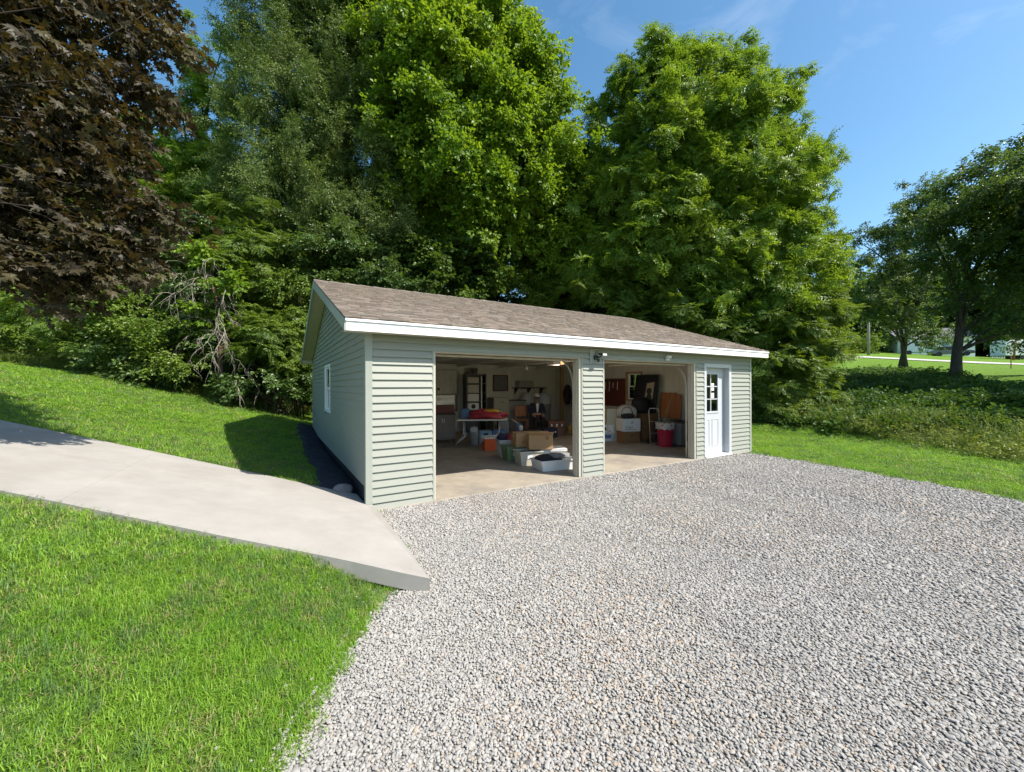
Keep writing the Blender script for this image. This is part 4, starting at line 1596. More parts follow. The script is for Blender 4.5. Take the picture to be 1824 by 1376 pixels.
tree('walnut_tree', 'tall feathery leaved walnut tree rising behind the right half of the garage roof', 'tree', foot(1235, 19),
     clump_list([(1165, 111, 18, 1.0), (1150, 156, 18, 1.4), (1110, 191, 18.2, 1.0), (1235, 141, 18, 1.5), (1215, 111, 18.2, 0.8), (1305, 136, 18.5, 1.2), (1322, 101, 18.6, 0.5),
                 (1175, 246, 17.3, 1.8), (1285, 236, 17.2, 1.9), (1365, 206, 18, 1.2), (1391, 161, 18.4, 0.6), (1371, 286, 17.5, 1.5), (1426, 288, 18, 0.9), (1464, 294, 18.2, 0.45),
                 (1085, 246, 18.2, 1.1), (1100, 326, 17.6, 1.5), (1215, 346, 17, 1.9), (1325, 340, 16.8, 1.9), (1396, 355, 17, 1.5), (1436, 390, 17.5, 0.8), (1150, 410, 17.2, 1.7),
                 (1260, 435, 16.6, 1.9), (1365, 450, 16.4, 1.8), (1426, 480, 17, 1.4), (1456, 450, 17.4, 0.6), (1075, 410, 18, 1.5), (1060, 340, 18.4, 1.1), (1060, 480, 18.2, 1.4), (1130, 490, 17.6, 1.5), (1210, 510, 17, 1.5), (1310, 535, 16.2, 1.7),
                 (1391, 555, 16.2, 1.5)]),
     'walnut', 37, 0.26, seed=2, limbs=16, flat=1.0, sub=13, bunch=0.75, jit=0.7)
tree('elm_tree', 'tall dark grey green small leaved tree behind the left end of the garage', 'tree', foot(575, 18.5),
     clump_list([(490, 10, 17, 1.8), (580, 30, 17, 1.9), (450, 80, 17.2, 1.1), (540, 115, 16.6, 1.9), (640, 90, 17.2, 1.5), (620, 180, 16.8, 1.7), (470, 180, 16.6, 1.5),
                 (550, 235, 16.2, 1.9), (640, 275, 16.6, 1.7), (455, 285, 16.4, 1.5), (535, 345, 16, 1.9), (630, 375, 16.4, 1.7), (560, -60, 17.5, 2.0), (445, 370, 16.2, 1.4),
                 (680, 190, 17.2, 1.2), (690, 420, 16.8, 1.4), (590, 440, 16, 1.5)]),
     'elm', 60, 0.28, seed=3, flat=1.05, sub=13, bunch=0.7, jit=0.7)
tree('ash_tree', 'thin airy pale green tree between the purple maple and the dark tree', 'tree', foot(350, 20),
     clump_list([(395, 85, 19, 0.9), (365, 140, 19, 0.9), (325, 190, 19, 1.1), (395, 205, 19, 1.0), (300, 260, 19, 1.3), (375, 290, 18.5, 1.3), (245, 320, 19, 1.4),
                 (325, 370, 18, 1.5), (400, 380, 18, 1.2), (280, 430, 17.5, 1.3)]),
     'walnut', 34, 0.2, seed=4, limbs=10)
tree('hackberry_tree', 'dark leafy tree standing behind the purple maple at the far left', 'tree', foot(90, 21),
     clump_list([(100, 290, 21, 2.2), (10, 350, 20, 2.2), (200, 390, 19, 1.8), (110, 430, 18.5, 1.9), (30, 470, 18, 1.7), (-80, 380, 19, 2.4), (190, 470, 17, 1.3), (60, 200, 21, 2.0)]),
     'wood', 40, 0.28, seed=5)

# low trees and bushes of the wood's edge, behind the garage ----------------------
G_UND = 'bushes of the wood edge behind the garage'
for i, (lab, key, px) in enumerate((
        ('dark green bush above the left end of the garage roof ridge', 'dark', [(590, 470, 15.2, 1.3), (650, 480, 15.6, 1.3), (620, 430, 15.8, 1.1), (700, 500, 15.8, 1.2)]),
        ('shadowy bush above the roof ridge below the bright maple', 'wood', [(780, 470, 17.5, 1.5), (850, 480, 18, 1.4), (800, 510, 17, 1.0)]),
        ('leafy dark bush above the roof ridge between maple and walnut', 'shrub', [(930, 490, 19.5, 1.4), (1000, 500, 20, 1.4), (1030, 455, 20, 1.4), (955, 520, 19, 1.0)]),
        ('light green bush above the right end of the roof ridge', 'sumac', [(1095, 520, 17.5, 1.3), (1150, 545, 17, 1.2), (1200, 565, 16.5, 1.1), (1270, 590, 16, 1.0)]))):
    shrub('wood_edge_bush', lab, 'bush', clump_list(px), key, 60, G_UND, seed=20 + i)

# the bushes along the left edge of the wood --------------------------------------
G_LEFT = 'bushes along the edge of the wood'
for i, (lab, key, dens, px) in enumerate((
        ('bright green bush at the far left end of the wood edge', 'shrub', 72, [(20, 570, 13.6, 1.0), (70, 545, 13.8, 0.9), (40, 610, 13.2, 0.7), (-30, 560, 13.8, 1.2)]),
        ('light green nettle like bush second from the left along the lawn', 'sumac', 64, [(125, 560, 13.2, 0.9), (165, 540, 13.4, 0.9), (140, 610, 12.9, 0.6)]),
        ('grey green bush with feathery top left of the bare twigs', 'shrub', 66, [(220, 550, 12.8, 0.9), (250, 510, 13.2, 0.9), (200, 500, 13.4, 0.8), (235, 600, 12.4, 0.7)]),
        ('dense dark bush with rounded small leaves left of the bare twigs', 'shrub', 74, [(290, 600, 12.9, 0.75), (330, 580, 13.0, 0.7), (285, 640, 12.6, 0.6), (330, 640, 12.7, 0.5)]),
        ('low dark bush with fallen pale branches at the lawn edge', 'dark', 60, [(230, 650, 12.4, 0.5), (275, 675, 12.4, 0.4), (205, 630, 12.6, 0.55)]),
        ('yellow green feathery bush between the bare twigs and the garage', 'sumac', 66, [(470, 610, 13.4, 0.8), (500, 590, 13.6, 0.8), (505, 640, 13.4, 0.6), (455, 570, 13.9, 0.7)]),
        ('tall dark green bush close behind the garage corner', 'shrub', 62, [(525, 580, 14, 0.9), (535, 520, 14.4, 1.0), (505, 640, 13.8, 0.6), (530, 640, 14.2, 0.6), (548, 650, 15, 0.8), (552, 600, 15.5, 0.9), (545, 555, 16, 1.0)]),
        ('low dark undergrowth bush at the foot of the wood beside the garage corner', 'dark', 62, [(520, 690, 13.6, 0.55), (548, 700, 14.0, 0.5), (480, 690, 13.2, 0.5), (435, 690, 13.0, 0.45), (545, 665, 14.8, 0.7)]),
        ('tall shaded bush with fern like leaves above the bare twigs', 'sumac', 60, [(420, 480, 14.4, 1.1), (470, 440, 14.8, 1.2), (495, 510, 14.6, 0.9), (440, 400, 15.2, 1.1)]),
        ('big dark bush behind the bare twigs', 'dark', 60, [(320, 490, 14, 1.1), (380, 530, 13.8, 1.0), (340, 430, 14.6, 1.1), (280, 470, 14.2, 1.0), (390, 610, 13.6, 0.8)]))):
    shrub('bush', lab, 'bush', clump_list(px), key, dens, G_LEFT, seed=40 + i)

# the shrubs right of the garage ---------------------------------------------------
G_RIGHT = 'shrubs right of the garage'
for i, (lab, key, dens, px) in enumerate((
        ('big light green leafy shrub beside the right end of the garage', 'sumac', 70, [(1385, 600, 15.4, 1.2), (1430, 560, 16, 1.2), (1375, 660, 15, 1.0), (1430, 640, 15.6, 1.0)]),
        ('lower olive green shrub spreading over the weeds right of the garage', 'sumac', 68, [(1400, 700, 15, 0.75), (1440, 690, 15.2, 0.7), (1360, 720, 14.8, 0.6), (1470, 705, 15.4, 0.4)]),
        ('dark green shrub at the back right corner of the garage', 'shrub', 64, [(1345, 590, 16.6, 1.0), (1330, 640, 16.2, 0.9), (1345, 690, 15.6, 0.8), (1460, 600, 16.6, 0.9)]))):
    shrub('shrub', lab, 'shrub', clump_list(px), key, dens, G_RIGHT, seed=60 + i)

# the two trees on the bank, right -------------------------------------------------
pB, dB = on_land(1702, 684)
pA, dA = on_land(1612, 657)
print('bank trees', pB, dB, pA, dA)
kB, kA = dB / 20.0, dA / 26.0


def scaled(px, d0, k):
    return clump_list([(a, b, d0 + (d - d0) * 1.0, r * k) for a, b, d, r in px])


tree('bank_tree', 'dark leafy tree with bare trunk on the bank, nearer of two', 'tree', (pB[0], pB[1], pB[2]),
     scaled([(1690, 375, dB, 1.2), (1740, 330, dB, 1.4), (1790, 285, dB, 1.3), (1815, 262, dB, 0.8), (1735, 420, dB - .5, 1.5), (1800, 380, dB - .3, 1.7), (1690, 455, dB - .5, 1.2), (1785, 480, dB - 1, 1.6),
             (1735, 520, dB - .6, 1.2), (1870, 330, dB, 2.2), (1870, 480, dB - .5, 2.0), (1650, 400, dB + .5, 0.9), (1900, 580, dB - .5, 1.6), (1800, 570, dB - .8, 1.2), (1690, 540, dB + .4, 0.8)], dB, kB),
     'dark', 40, 0.21, 'trees on the ivy bank', seed=8, limbs=14, sub=8, flat=0.9, bunch=0.72)
tree('bank_tree', 'dark leafy tree with forked trunk on the bank, farther of two', 'tree', (pA[0], pA[1], pA[2]),
     scaled([(1560, 470, dA, 1.3), (1600, 420, dA, 1.5), (1640, 370, dA, 1.5), (1525, 430, dA + .6, 0.9), (1575, 535, dA - .5, 1.4), (1640, 480, dA - .5, 1.6), (1635, 560, dA - 1, 1.0),
             (1560, 560, dA - .4, 0.7), (1690, 420, dA + .6, 1.3), (1660, 330, dA, 0.8), (1600, 590, dA - 1, 0.6), (1520, 480, dA + .3, 0.7), (1640, 605, dA - 1, 0.6), (1670, 590, dA - .6, 0.9), (1610, 570, dA - 1.2, 0.9), (1660, 608, dA - 1, 0.55), (1690, 600, dA - .8, 0.6)], dA, kA),
     'dark', 38, 0.24, 'trees on the ivy bank', seed=9, limbs=12, sub=8, stems=2, fork=0.5, flat=0.9, bunch=0.72)

for lab, bx, by, sd in (('tall dark tree on the bank standing right of the picture, its shade on the ivy', 27.5, -8.0, 15)  ,):
    bz = land1(bx, by)
    rr_t = np.random.default_rng(sd)
    cc = [(bx + rr_t.normal(0, 2.6), by + rr_t.normal(0, 2.6), bz + rr_t.uniform(4.0, 10.5), rr_t.uniform(1.4, 2.2)) for _ in range(15)]
    tree('bank_tree', lab, 'tree', (bx, by, bz), cc, 'dark', 34, 0.24, 'trees on the ivy bank', seed=sd, limbs=10, sub=6)

# the wood behind, too dense to count
cl = []
rw = np.random.default_rng(77)
for px in range(-140, 1500, 95):
    for (py, dep) in ((560, 23), (450, 25), (340, 27)):
        if py < 400 and rw.uniform() < 0.5:
            continue
        if (px < 300 and py < 400) or (px > 1290 and py < 400) or (px > 1340):
            continue
        cl.append(off_house(tuple(at(px + rw.uniform(-30, 30), py + rw.uniform(-25, 25), dep + rw.uniform(-1, 2))) + (rw.uniform(2.0, 2.8),)))
for px in range(-150, 640, 75):
    cl.append(off_house(tuple(at(px + rw.uniform(-20, 20), 675 + rw.uniform(-10, 10), 17.0 + rw.uniform(-.5, 1.5))) + (rw.uniform(1.0, 1.3),)))
    cl.append(off_house(tuple(at(px + rw.uniform(-20, 20), 625 + rw.uniform(-25, 25), 18.5 + rw.uniform(-1, 2))) + (rw.uniform(1.5, 1.9),)))
P, R, S, T = crown_points(cl, 17, seed=9, size=(1.5, 2.2), sub=4.0)
N_INST[0] += len(P)
scatter('woods', 'wood', SPR['wood'], P, R, S, T * 0.7)

# far trees beyond the road ---------------------------------------------------------
for i, (px, py, dep, rad, lab) in enumerate((
        (1500, 560, 78, 6.0, 'far green tree beyond the road behind the utility pole, leftmost'),
        (1560, 545, 84, 6.5, 'far tree beyond the road right of the utility pole'),
        (1625, 530, 90, 7.0, 'far dark tree beyond the road behind the white house'),
        (1695, 545, 84, 6.5, 'far tree beyond the road between the two bank trunks'),
        (1765, 550, 76, 6.0, 'far dark tree beyond the road above the white fence'),
        (1840, 545, 70, 6.0, 'far tree beyond the road behind the white trailer'))):
    c = at(px, py, dep)
    b = (c[0], c[1], land1(c[0], c[1]))
    cc = [(c[0], c[1], c[2], rad), (c[0] - 3.5, c[1] + 1, c[2] - 3, rad * 0.8), (c[0] + 3.5, c[1] - 1, c[2] - 3.5, rad * 0.8), (c[0], c[1], c[2] - 5.5, rad * 0.8)]
    tree('far_tree', lab, 'tree', b, cc, 'wood', 2.4, 0.4, 'trees beyond the road', seed=90 + i, size=(3.2, 4.6), sub=0.9, limbs=4)
for px, py, dep, rad, lab in ((1506, 612, 66, 1.9, 'small pale young tree by the road left of the utility pole'), (1530, 615, 64, 1.6, 'small round bush by the road beside the utility pole')):
    c = at(px, py, dep)
    shrub('roadside_tree', lab, 'tree', [(c[0], c[1], c[2], rad), (c[0] + .8, c[1], c[2] - rad * .7, rad * .8)], 'shrub', 9, seed=int(px), size=(2.0, 3.0))

# purple maple close on the left -----------------------------------------------------
mv = [lobed_leaf(s) for s in range(4)]


def purple_spray(seed):
    r = np.random.default_rng(seed)
    V, F, vals, each = [], [], [], []
    for i in range(18):
        t = (i + 0.5) / 18
        side = 1 if i % 2 else -1
        p = np.array([0.42 * t, 0, -0.10 * t * t]) + r.normal(0, 0.03, 3)
        yaw = side * (1.25 - 0.9 * t) + r.normal(0, 0.3)
        e = Euler((r.normal(0, 0.55), 0.6 + r.normal(0, 0.42), yaw))
        s = 0.074 * r.uniform(0.6, 1.3)
        mt = Matrix.Translation(Vector(p)) @ e.to_matrix().to_4x4() @ Matrix.Translation((0.05, 0, 0)) @ Matrix.Scale(s, 4)
        lv, lf = mv[i % 4]
        k = len(V)
        v = r.uniform()
        V += [np.array(mt @ Vector(q)) for q in lv]
        F += [tuple(a + k for a in f) for f in lf]
        vals += [v] * len(lf)
        each.append((mt, i % 4, v))
    return V, F, vals, each


psp = [purple_spray(s) for s in range(4)]
SPR['purple'] = [proto_obj('purple_spray', q[0], q[1], GREEN['purple'], q[2]) for q in psp]
pm_base = np.array([-5.0, -0.9, land1(-5.0, -0.9)])
pm = thing('purple_maple', 'purple leaved maple overhanging the path at the upper left', 'tree', pm_base)
pm_cl = [at(a - 22, b - 26, d).tolist() + [r] for a, b, d, r in (
    (60, 60, 4.5, .62), (170, 40, 4.6, .46), (245, 45, 4.7, .30), (300, 62, 4.75, .15), (110, 165, 4.3, .55), (205, 150, 4.5, .34), (262, 160, 4.6, .14), (60, 260, 4.15, .6), (180, 245, 4.4, .32),
    (160, 330, 4.3, .42), (245, 372, 4.4, .24), (292, 392, 4.45, .12), (80, 390, 4.1, .5), (190, 425, 4.25, .26), (40, 440, 4.0, .36), (130, 455, 4.15, .2), (-80, 200, 4.2, .8), (-70, 400, 4.0, .6),
    (0, -80, 4.6, .8), (150, -60, 4.8, .6), (240, -40, 4.9, .4), (-160, 80, 4.0, .9), (-180, 300, 3.9, .8), (-60, 20, 4.4, .7), (165, 478, 4.15, .2), (105, 490, 4.0, .26), (210, 462, 4.2, .16), (50, 500, 3.95, .28), (240, 440, 4.3, .14))]
aim = np.array([-4.4, 0.6, 4.2]) - pm_base
tp = [np.array([0, 0, -0.3]), np.array([0.02, 0.05, 0.5]), aim * np.array([.3, .3, .45]), aim * np.array([.6, .6, .8]), aim * 1.1]
MB().tube(tp, [0.2, 0.16, 0.14, 0.1, 0.05], 10).build('trunk', BARK_DARK, pm, smooth=True)
rp = np.random.default_rng(3)
for c in pm_cl:
    c0 = np.array(c[:3]) - pm_base
    st = tp[2] + (tp[4] - tp[2]) * rp.uniform(0, 0.7)
    q = [st + (c0 - st) * v + np.array([0, 0, 0.2 * math.sin(PI * v)]) + rp.normal(0, .09, 3) for v in (0, .25, .5, .75, 1)]
    MB().tube(q, [0.013, 0.011, 0.009, 0.006, 0.003], 5).build('limb', BARK_DARK, pm, smooth=True)
P, R, S, T = [], [], [], []
for (cx, cy, cz, rad) in pm_cl:
    nn_ = int(170 * rad ** 2.2) + 7
    q = rp.normal(size=(nn_, 3))
    q /= np.linalg.norm(q, axis=1)[:, None]
    q *= (rp.uniform(0.05, 1, nn_) ** 0.45)[:, None] * rad
    P.append(np.array([cx, cy, cz]) + q)
    yaw = math.atan2(0.45, 0.9) + rp.normal(0, 0.8, nn_)
    R.append(np.stack([rp.normal(0, .3, nn_), rp.normal(0.28, .3, nn_), yaw], -1))
    S.append(rp.uniform(0.85, 1.25, nn_))
    T.append(np.clip(rp.normal(0.48, 0.22, nn_), 0, 1))
P, R, S, T = (np.concatenate(a) for a in (P, R, S, T))
# the sprays that show largest become single leaves
okv, dist, dep = seen(P[:, 0], P[:, 1], 1.24, 0)
order = np.argsort(np.where(okv, np.linalg.norm(P - CAM_POS, axis=1), 1e9))
near = order[:16]
leaf_me = []
for s in range(4):
    me = bpy.data.meshes.new('leaf')
    me.from_pydata([tuple(map(float, p)) for p in mv[s][0]], [], mv[s][1])
    a = me.attributes.new('v', 'FLOAT', 'FACE')
    a.data.foreach_set('value', np.full(len(mv[s][1]), 0.5, np.float32))
    me.materials.append(GREEN['purple'])
    leaf_me.append(me)
for j in near:
    ms = Matrix.Translation(Vector(P[j] - pm_base)) @ Euler(R[j]).to_matrix().to_4x4() @ Matrix.Scale(float(S[j]), 4)
    for mt, k, v in psp[int(RNG.integers(4))][3]:
        o = bpy.data.objects.new('leaf', leaf_me[k])
        COL.objects.link(o)
        o.parent = pm
        o.matrix_basis = ms @ mt
        o['tint'] = float(np.clip(T[j] + RNG.normal(0, 0.2), 0, 1))
rest = np.ones(len(P), bool)
rest[near] = False
scatter('crown', 'purple', SPR['purple'], P[rest] - pm_base, R[rest], S[rest], T[rest], parent=pm)

# the half dead tree with bare twigs ---------------------------------------------------
bd = 13.0
bb = np.array(foot(397, bd))
bt = thing('dead_tree', 'half dead small tree with pale drooping bare twigs at the lawn edge', 'tree', bb)
rb = np.random.default_rng(21)
top1 = at(372, 480, bd) - bb
tr = [np.array([0, 0, -0.2]), np.array([-0.06, 0, 0.35]), at(392, 610, bd) - bb, at(385, 540, bd) - bb, top1]
MB().tube(tr, [0.13, 0.10, 0.085, 0.06, 0.03], 8).build('trunk', BARK_BROWN, bt, smooth=True)


def droop_branch(p0, d, ln, rad, depth=0, mb=None):
    mb = mb or MB()
    pts = [np.array(p0)]
    d = nz(np.array(d, float))
    nseg = 6
    for i in range(nseg):
        d = nz(d + np.array([rb.normal(0, .22), rb.normal(0, .22), -0.28 + rb.normal(0, .15)]))
        pts.append(pts[-1] + d * ln / nseg)
        if depth < 2 and i > 0 and rb.uniform() < 0.62:
            droop_branch(pts[-1], d + rb.normal(0, .65, 3), ln * rb.uniform(.35, .6), rad * 0.6, depth + 1, mb)
    mb.tube(pts, np.linspace(rad, rad * 0.3, nseg + 1), 4)
    return mb


cr, cu = np.array(_r), np.array([0, 0, 1.0])
for i in range(30):
    v = rb.uniform(0.5, 1.0)
    k = int(v * 3.99)
    p0 = tr[k] + (tr[k + 1] - tr[k]) * (v * 4 - k)
    dx = rb.normal(0, 0.75) - 0.15
    d = cr * dx + cu * rb.uniform(0.0, 0.9) - np.array(_f) * rb.uniform(0.2, 0.8)
    droop_branch(p0, d, rb.uniform(0.7, 1.7), rb.uniform(0.0065, 0.011)).build('bare_branch', BARK_PALE, bt, smooth=True)
for px, py, dx in ((255, 640, -1), (262, 655, -1), (470, 660, 1), (450, 672, 1), (300, 660, -1)):
    p0 = at(px + 40 * -dx, py + 10, bd - 0.2) - bb
    droop_branch(p0, cr * dx + cu * 0.55 - np.array(_f) * 0.4, 1.0, 0.011).build('bare_branch', BARK_PALE, bt, smooth=True)
vines = [at(360, 440, bd) - bb, at(405, 500, bd - .2) - bb, at(365, 560, bd - .2) - bb, at(390, 470, bd) - bb]
P, R, S, T = crown_points([(v[0], v[1], v[2], 0.30) for v in vines], 60, seed=4)
scatter('vine_leaves', 'maple', SPR['maple'], P, R, S * 0.8, T, parent=bt)

# ivy and other ground cover on the bank -------------------------------------------------
X, Y = jgrid(12.6, 38, -9, 13, 0.21)
ok, dist, dep = seen(X, Y, 1.4, 1)
lim = np.interp(Y, [-6, -2, 1, 4, 14], [20, 24.5, 30, 36, 36]) + 1.0 * wob(X, Y, 0.4)
ok &= (X < lim) & (X > 14.2 + 0.5 * wob(X, Y, 0.7, 6, 3)) & ~((X < 17) & (Y > 8))
ok &= RNG.uniform(size=len(X)) < np.clip(0.85 + 0.3 * wob(X, Y, 0.6, 6, 2), 0.2, 1)
X, Y = X[ok], Y[ok]
hh = np.maximum(0, 0.22 + 0.22 * wob(X, Y, 0.9, 6, 8))
X = np.repeat(X, 3)
Y = np.repeat(Y, 3)
hh = np.repeat(hh, 3)
nI = len(X)
Z = land(X, Y) + hh * RNG.uniform(0, 1.0, nI)
P = np.stack([X + RNG.normal(0, .1, nI), Y + RNG.normal(0, .1, nI), Z], -1)
scatter('ground_cover', 'ivy', SPR['ivy'], P, np.stack([RNG.normal(0, .4, nI), RNG.normal(-0.25, .45, nI), RNG.uniform(0, 6.28, nI)], -1), RNG.uniform(0.8, 1.5, nI),
        np.clip(0.5 + 0.3 * wob(X, Y, 0.5) + RNG.normal(0, .15, nI), 0, 1))
print('ivy', nI)


# tall weeds: long blades, seed heads and yellowing leaves --------------------------------
def tall_tuft(seed, n=16):
    r = np.random.default_rng(seed)
    V, F, vals = [], [], []
    for i in range(n):
        a, rad = r.uniform(0, 6.28), 0.10 * math.sqrt(r.uniform())
        b = np.array([rad * math.cos(a), rad * math.sin(a), 0])
        h, ld, la = r.uniform(0.3, 0.75), r.uniform(0.15, 0.75), r.uniform(0, 6.28)
        dx = np.array([math.cos(la), math.sin(la), 0])
        sd = np.array([-dx[1], dx[0], 0]) * 0.006
        prev = None
        v = r.uniform()
        for j in range(4):
            t = j / 3
            p = b + dx * h * ld * t * t + np.array([0, 0, h * (t - 0.35 * ld * t * t)])
            w = sd * (1 - 0.85 * t)
            k = len(V)
            V += [p - w, p + w]
            if j:
                F.append((k - 2, k - 1, k + 1, k))
                vals.append(v)
    return V, F, vals


M['tallgrass'] = leaf_mat('tall_grass_blade', (0.09, 0.155, 0.024), (0.25, 0.31, 0.08), 0.38, 0.5, 0.3, (1.2, 1.15, 0.6))
talls = [proto_obj('tall_tuft', *tall_tuft(k)[:2], M['tallgrass'], tall_tuft(k)[2]) for k in range(4)]
PX, PS = [], []
X, Y = jgrid(10.5, 18, -8, 6, 0.13)
ok, dist, dep = seen(X, Y, 1.4, 1)
line = np.interp(Y, [-8, -4.0, -2.3, -0.4, 2.2, 6], [9.6, 11.2, 12.5, 13.3, 13.5, 13.6])
e = X - line - 0.8 - 0.25 * wob(X, Y, 1.3)
ok &= (e > 0) & (e < 2.4) & (RNG.uniform(size=len(X)) < np.clip(1.1 - e * 0.35, 0.1, 1))
PX.append(np.stack([X[ok], Y[ok]], -1))
PS.append(0.8 * np.clip(0.5 + 0.35 * e[ok] + 0.25 * wob(X[ok], Y[ok], 0.8), 0.4, 1.25))
X, Y = jgrid(-12, 4, 10, 17, 0.13)
ok, dist, dep = seen(X, Y, 1.4, 1)
e = Y - wood_edge(X) + 0.25 * wob(X, Y, 1.0)
ok &= (e > -0.1) & (e < 1.6)
PX.append(np.stack([X[ok], Y[ok]], -1))
PS.append(np.clip(0.35 + 0.3 * e[ok], 0.3, 0.9))
P2 = np.concatenate(PX)
nW = len(P2)
P = np.concatenate([P2, land(P2[:, 0], P2[:, 1])[:, None]], 1)
scatter('tall_grass', 'tall', talls, P, np.stack([RNG.normal(0, .15, nW), RNG.normal(0, .15, nW), RNG.uniform(0, 6.28, nW)], -1),
        np.concatenate(PS) * RNG.uniform(0.8, 1.2, nW), np.clip(0.45 + 0.35 * wob(P2[:, 0], P2[:, 1], 0.7) + RNG.normal(0, .15, nW), 0, 1))
# leafy weeds among them
k = RNG.uniform(size=nW) < 0.45
Pw = P[k] + np.stack([RNG.normal(0, .1, k.sum()), RNG.normal(0, .1, k.sum()), RNG.uniform(0.05, 0.4, k.sum()) * np.concatenate(PS)[k]], -1)
nW = len(Pw)
scatter('weeds', 'weed', SPR['weed'], Pw, np.stack([RNG.normal(0, .4, nW), RNG.normal(-0.5, .4, nW), RNG.uniform(0, 6.28, nW)], -1), RNG.uniform(0.7, 1.2, nW),
        np.clip(0.35 + 0.4 * wob(Pw[:, 0], Pw[:, 1], 0.9, 8, 5) + RNG.normal(0, .15, nW), 0, 1))
print('sprays', N_INST[0], 'weeds', nW)


# ------------------------------------------------------------------ things stored in the garage
FZ = 0.018
M['card'] = mat('cardboard', (0.36, 0.225, 0.12), 0.85, 0.08, 6, 0.1, 60, spec=0.2)
M['card_dark'] = mat('brown_cardboard', (0.23, 0.125, 0.06), 0.85, 0.1, 6, 0.1, 60, spec=0.2)
M['tape'] = mat('parcel_tape', (0.45, 0.33, 0.19), 0.3, 0.05, 9)
M['tub_clear'] = mat('cloudy_plastic', (0.50, 0.51, 0.55), 0.35, 0.06, 7, spec=0.5)
M['tub_white'] = mat('white_plastic', (0.62, 0.62, 0.61), 0.4, 0.05, 7)
M['tub_green'] = mat('green_plastic', (0.13, 0.20, 0.10), 0.35, 0.1, 7)
M['cream'] = mat('cream_plastic', (0.46, 0.43, 0.35), 0.5, 0.08, 7)
M['orange'] = mat('orange_plastic', (0.62, 0.11, 0.03), 0.4, 0.08, 8)
M['red'] = mat('red_plastic', (0.42, 0.018, 0.05), 0.35, 0.06, 8)
M['redvinyl'] = mat('red_vinyl', (0.34, 0.022, 0.04), 0.4, 0.12, 8, 0.4, 12)
M['yellowvinyl'] = mat('yellow_vinyl', (0.55, 0.30, 0.03), 0.4, 0.1, 8, 0.3, 14)
M['blue'] = mat('blue_plastic', (0.06, 0.14, 0.30), 0.45, 0.1, 8)
M['paleblue'] = mat('pale_blue_print', (0.22, 0.34, 0.46), 0.5, 0.1, 8)
M['navy'] = mat('navy_cloth', (0.018, 0.022, 0.05), 0.9, 0.25, 14, 0.3, 60)
M['black'] = mat('black_cloth', (0.014, 0.014, 0.016), 0.85, 0.3, 14, 0.3, 60)
M['greycloth'] = mat('grey_cloth', (0.17, 0.17, 0.17), 0.9, 0.35, 9, 0.6, 25)
M['skin'] = mat('painted_skin', (0.40, 0.22, 0.15), 0.55, 0.08, 9)
M['cabinet_grey'] = mat('grey_brown_panel', (0.155, 0.13, 0.12), 0.5, 0.1, 3, stretch=(5, 5, 0.6))
M['cabinet_dark'] = mat('dark_panel', (0.028, 0.025, 0.027), 0.4, 0.2, 4)
M['cabinet_cream'] = mat('cream_enamel', (0.40, 0.385, 0.30), 0.45, 0.06, 3)
M['cabinet_light'] = mat('light_grey_enamel', (0.30, 0.30, 0.285), 0.45, 0.08, 3)
M['redwood'] = mat('red_brown_board', (0.13, 0.030, 0.022), 0.6, 0.2, 4)
M['orangewood'] = mat('varnished_board', (0.36, 0.125, 0.04), 0.5, 0.2, 3, stretch=(6, 6, 0.7))
M['trunkwood'] = mat('brown_leather', (0.16, 0.062, 0.035), 0.55, 0.25, 6, 0.2, 40)
M['foil'] = mat('crumpled_foil', (0.60, 0.60, 0.58), 0.28, 0.1, 6, 0.9, 16, metal=0.75)
M['sheeting'] = mat('plastic_sheeting', (0.52, 0.51, 0.46), 0.4, 0.14, 5, 0.7, 9, stretch=(3, 3, 1), col2=(0.33, 0.32, 0.28), fac=(0.5, 0.75))
M['yellow'] = mat('yellow_plastic', (0.52, 0.34, 0.06), 0.45, 0.08, 8)
M['tabletop'] = mat('table_plastic', (0.55, 0.54, 0.50), 0.5, 0.04, 8)
M['tubegrey'] = mat('grey_tube', (0.42, 0.43, 0.44), 0.35, 0.06, 8, metal=0.4)
M['ink'] = mat('dark_print', (0.03, 0.03, 0.035), 0.7, 0.1, 8)
M['canvas_dark'] = mat('dark_picture', (0.016, 0.018, 0.026), 0.35, 0.4, 4)
M['canvas_pale'] = mat('pale_picture', (0.40, 0.34, 0.24), 0.6, 0.2, 9)
M['bag'] = mat('plastic_bag', (0.46, 0.45, 0.43), 0.4, 0.15, 6, 0.5, 14)
CAMROT = -YAW                       # a thing turned to face the way the camera looks across the floor


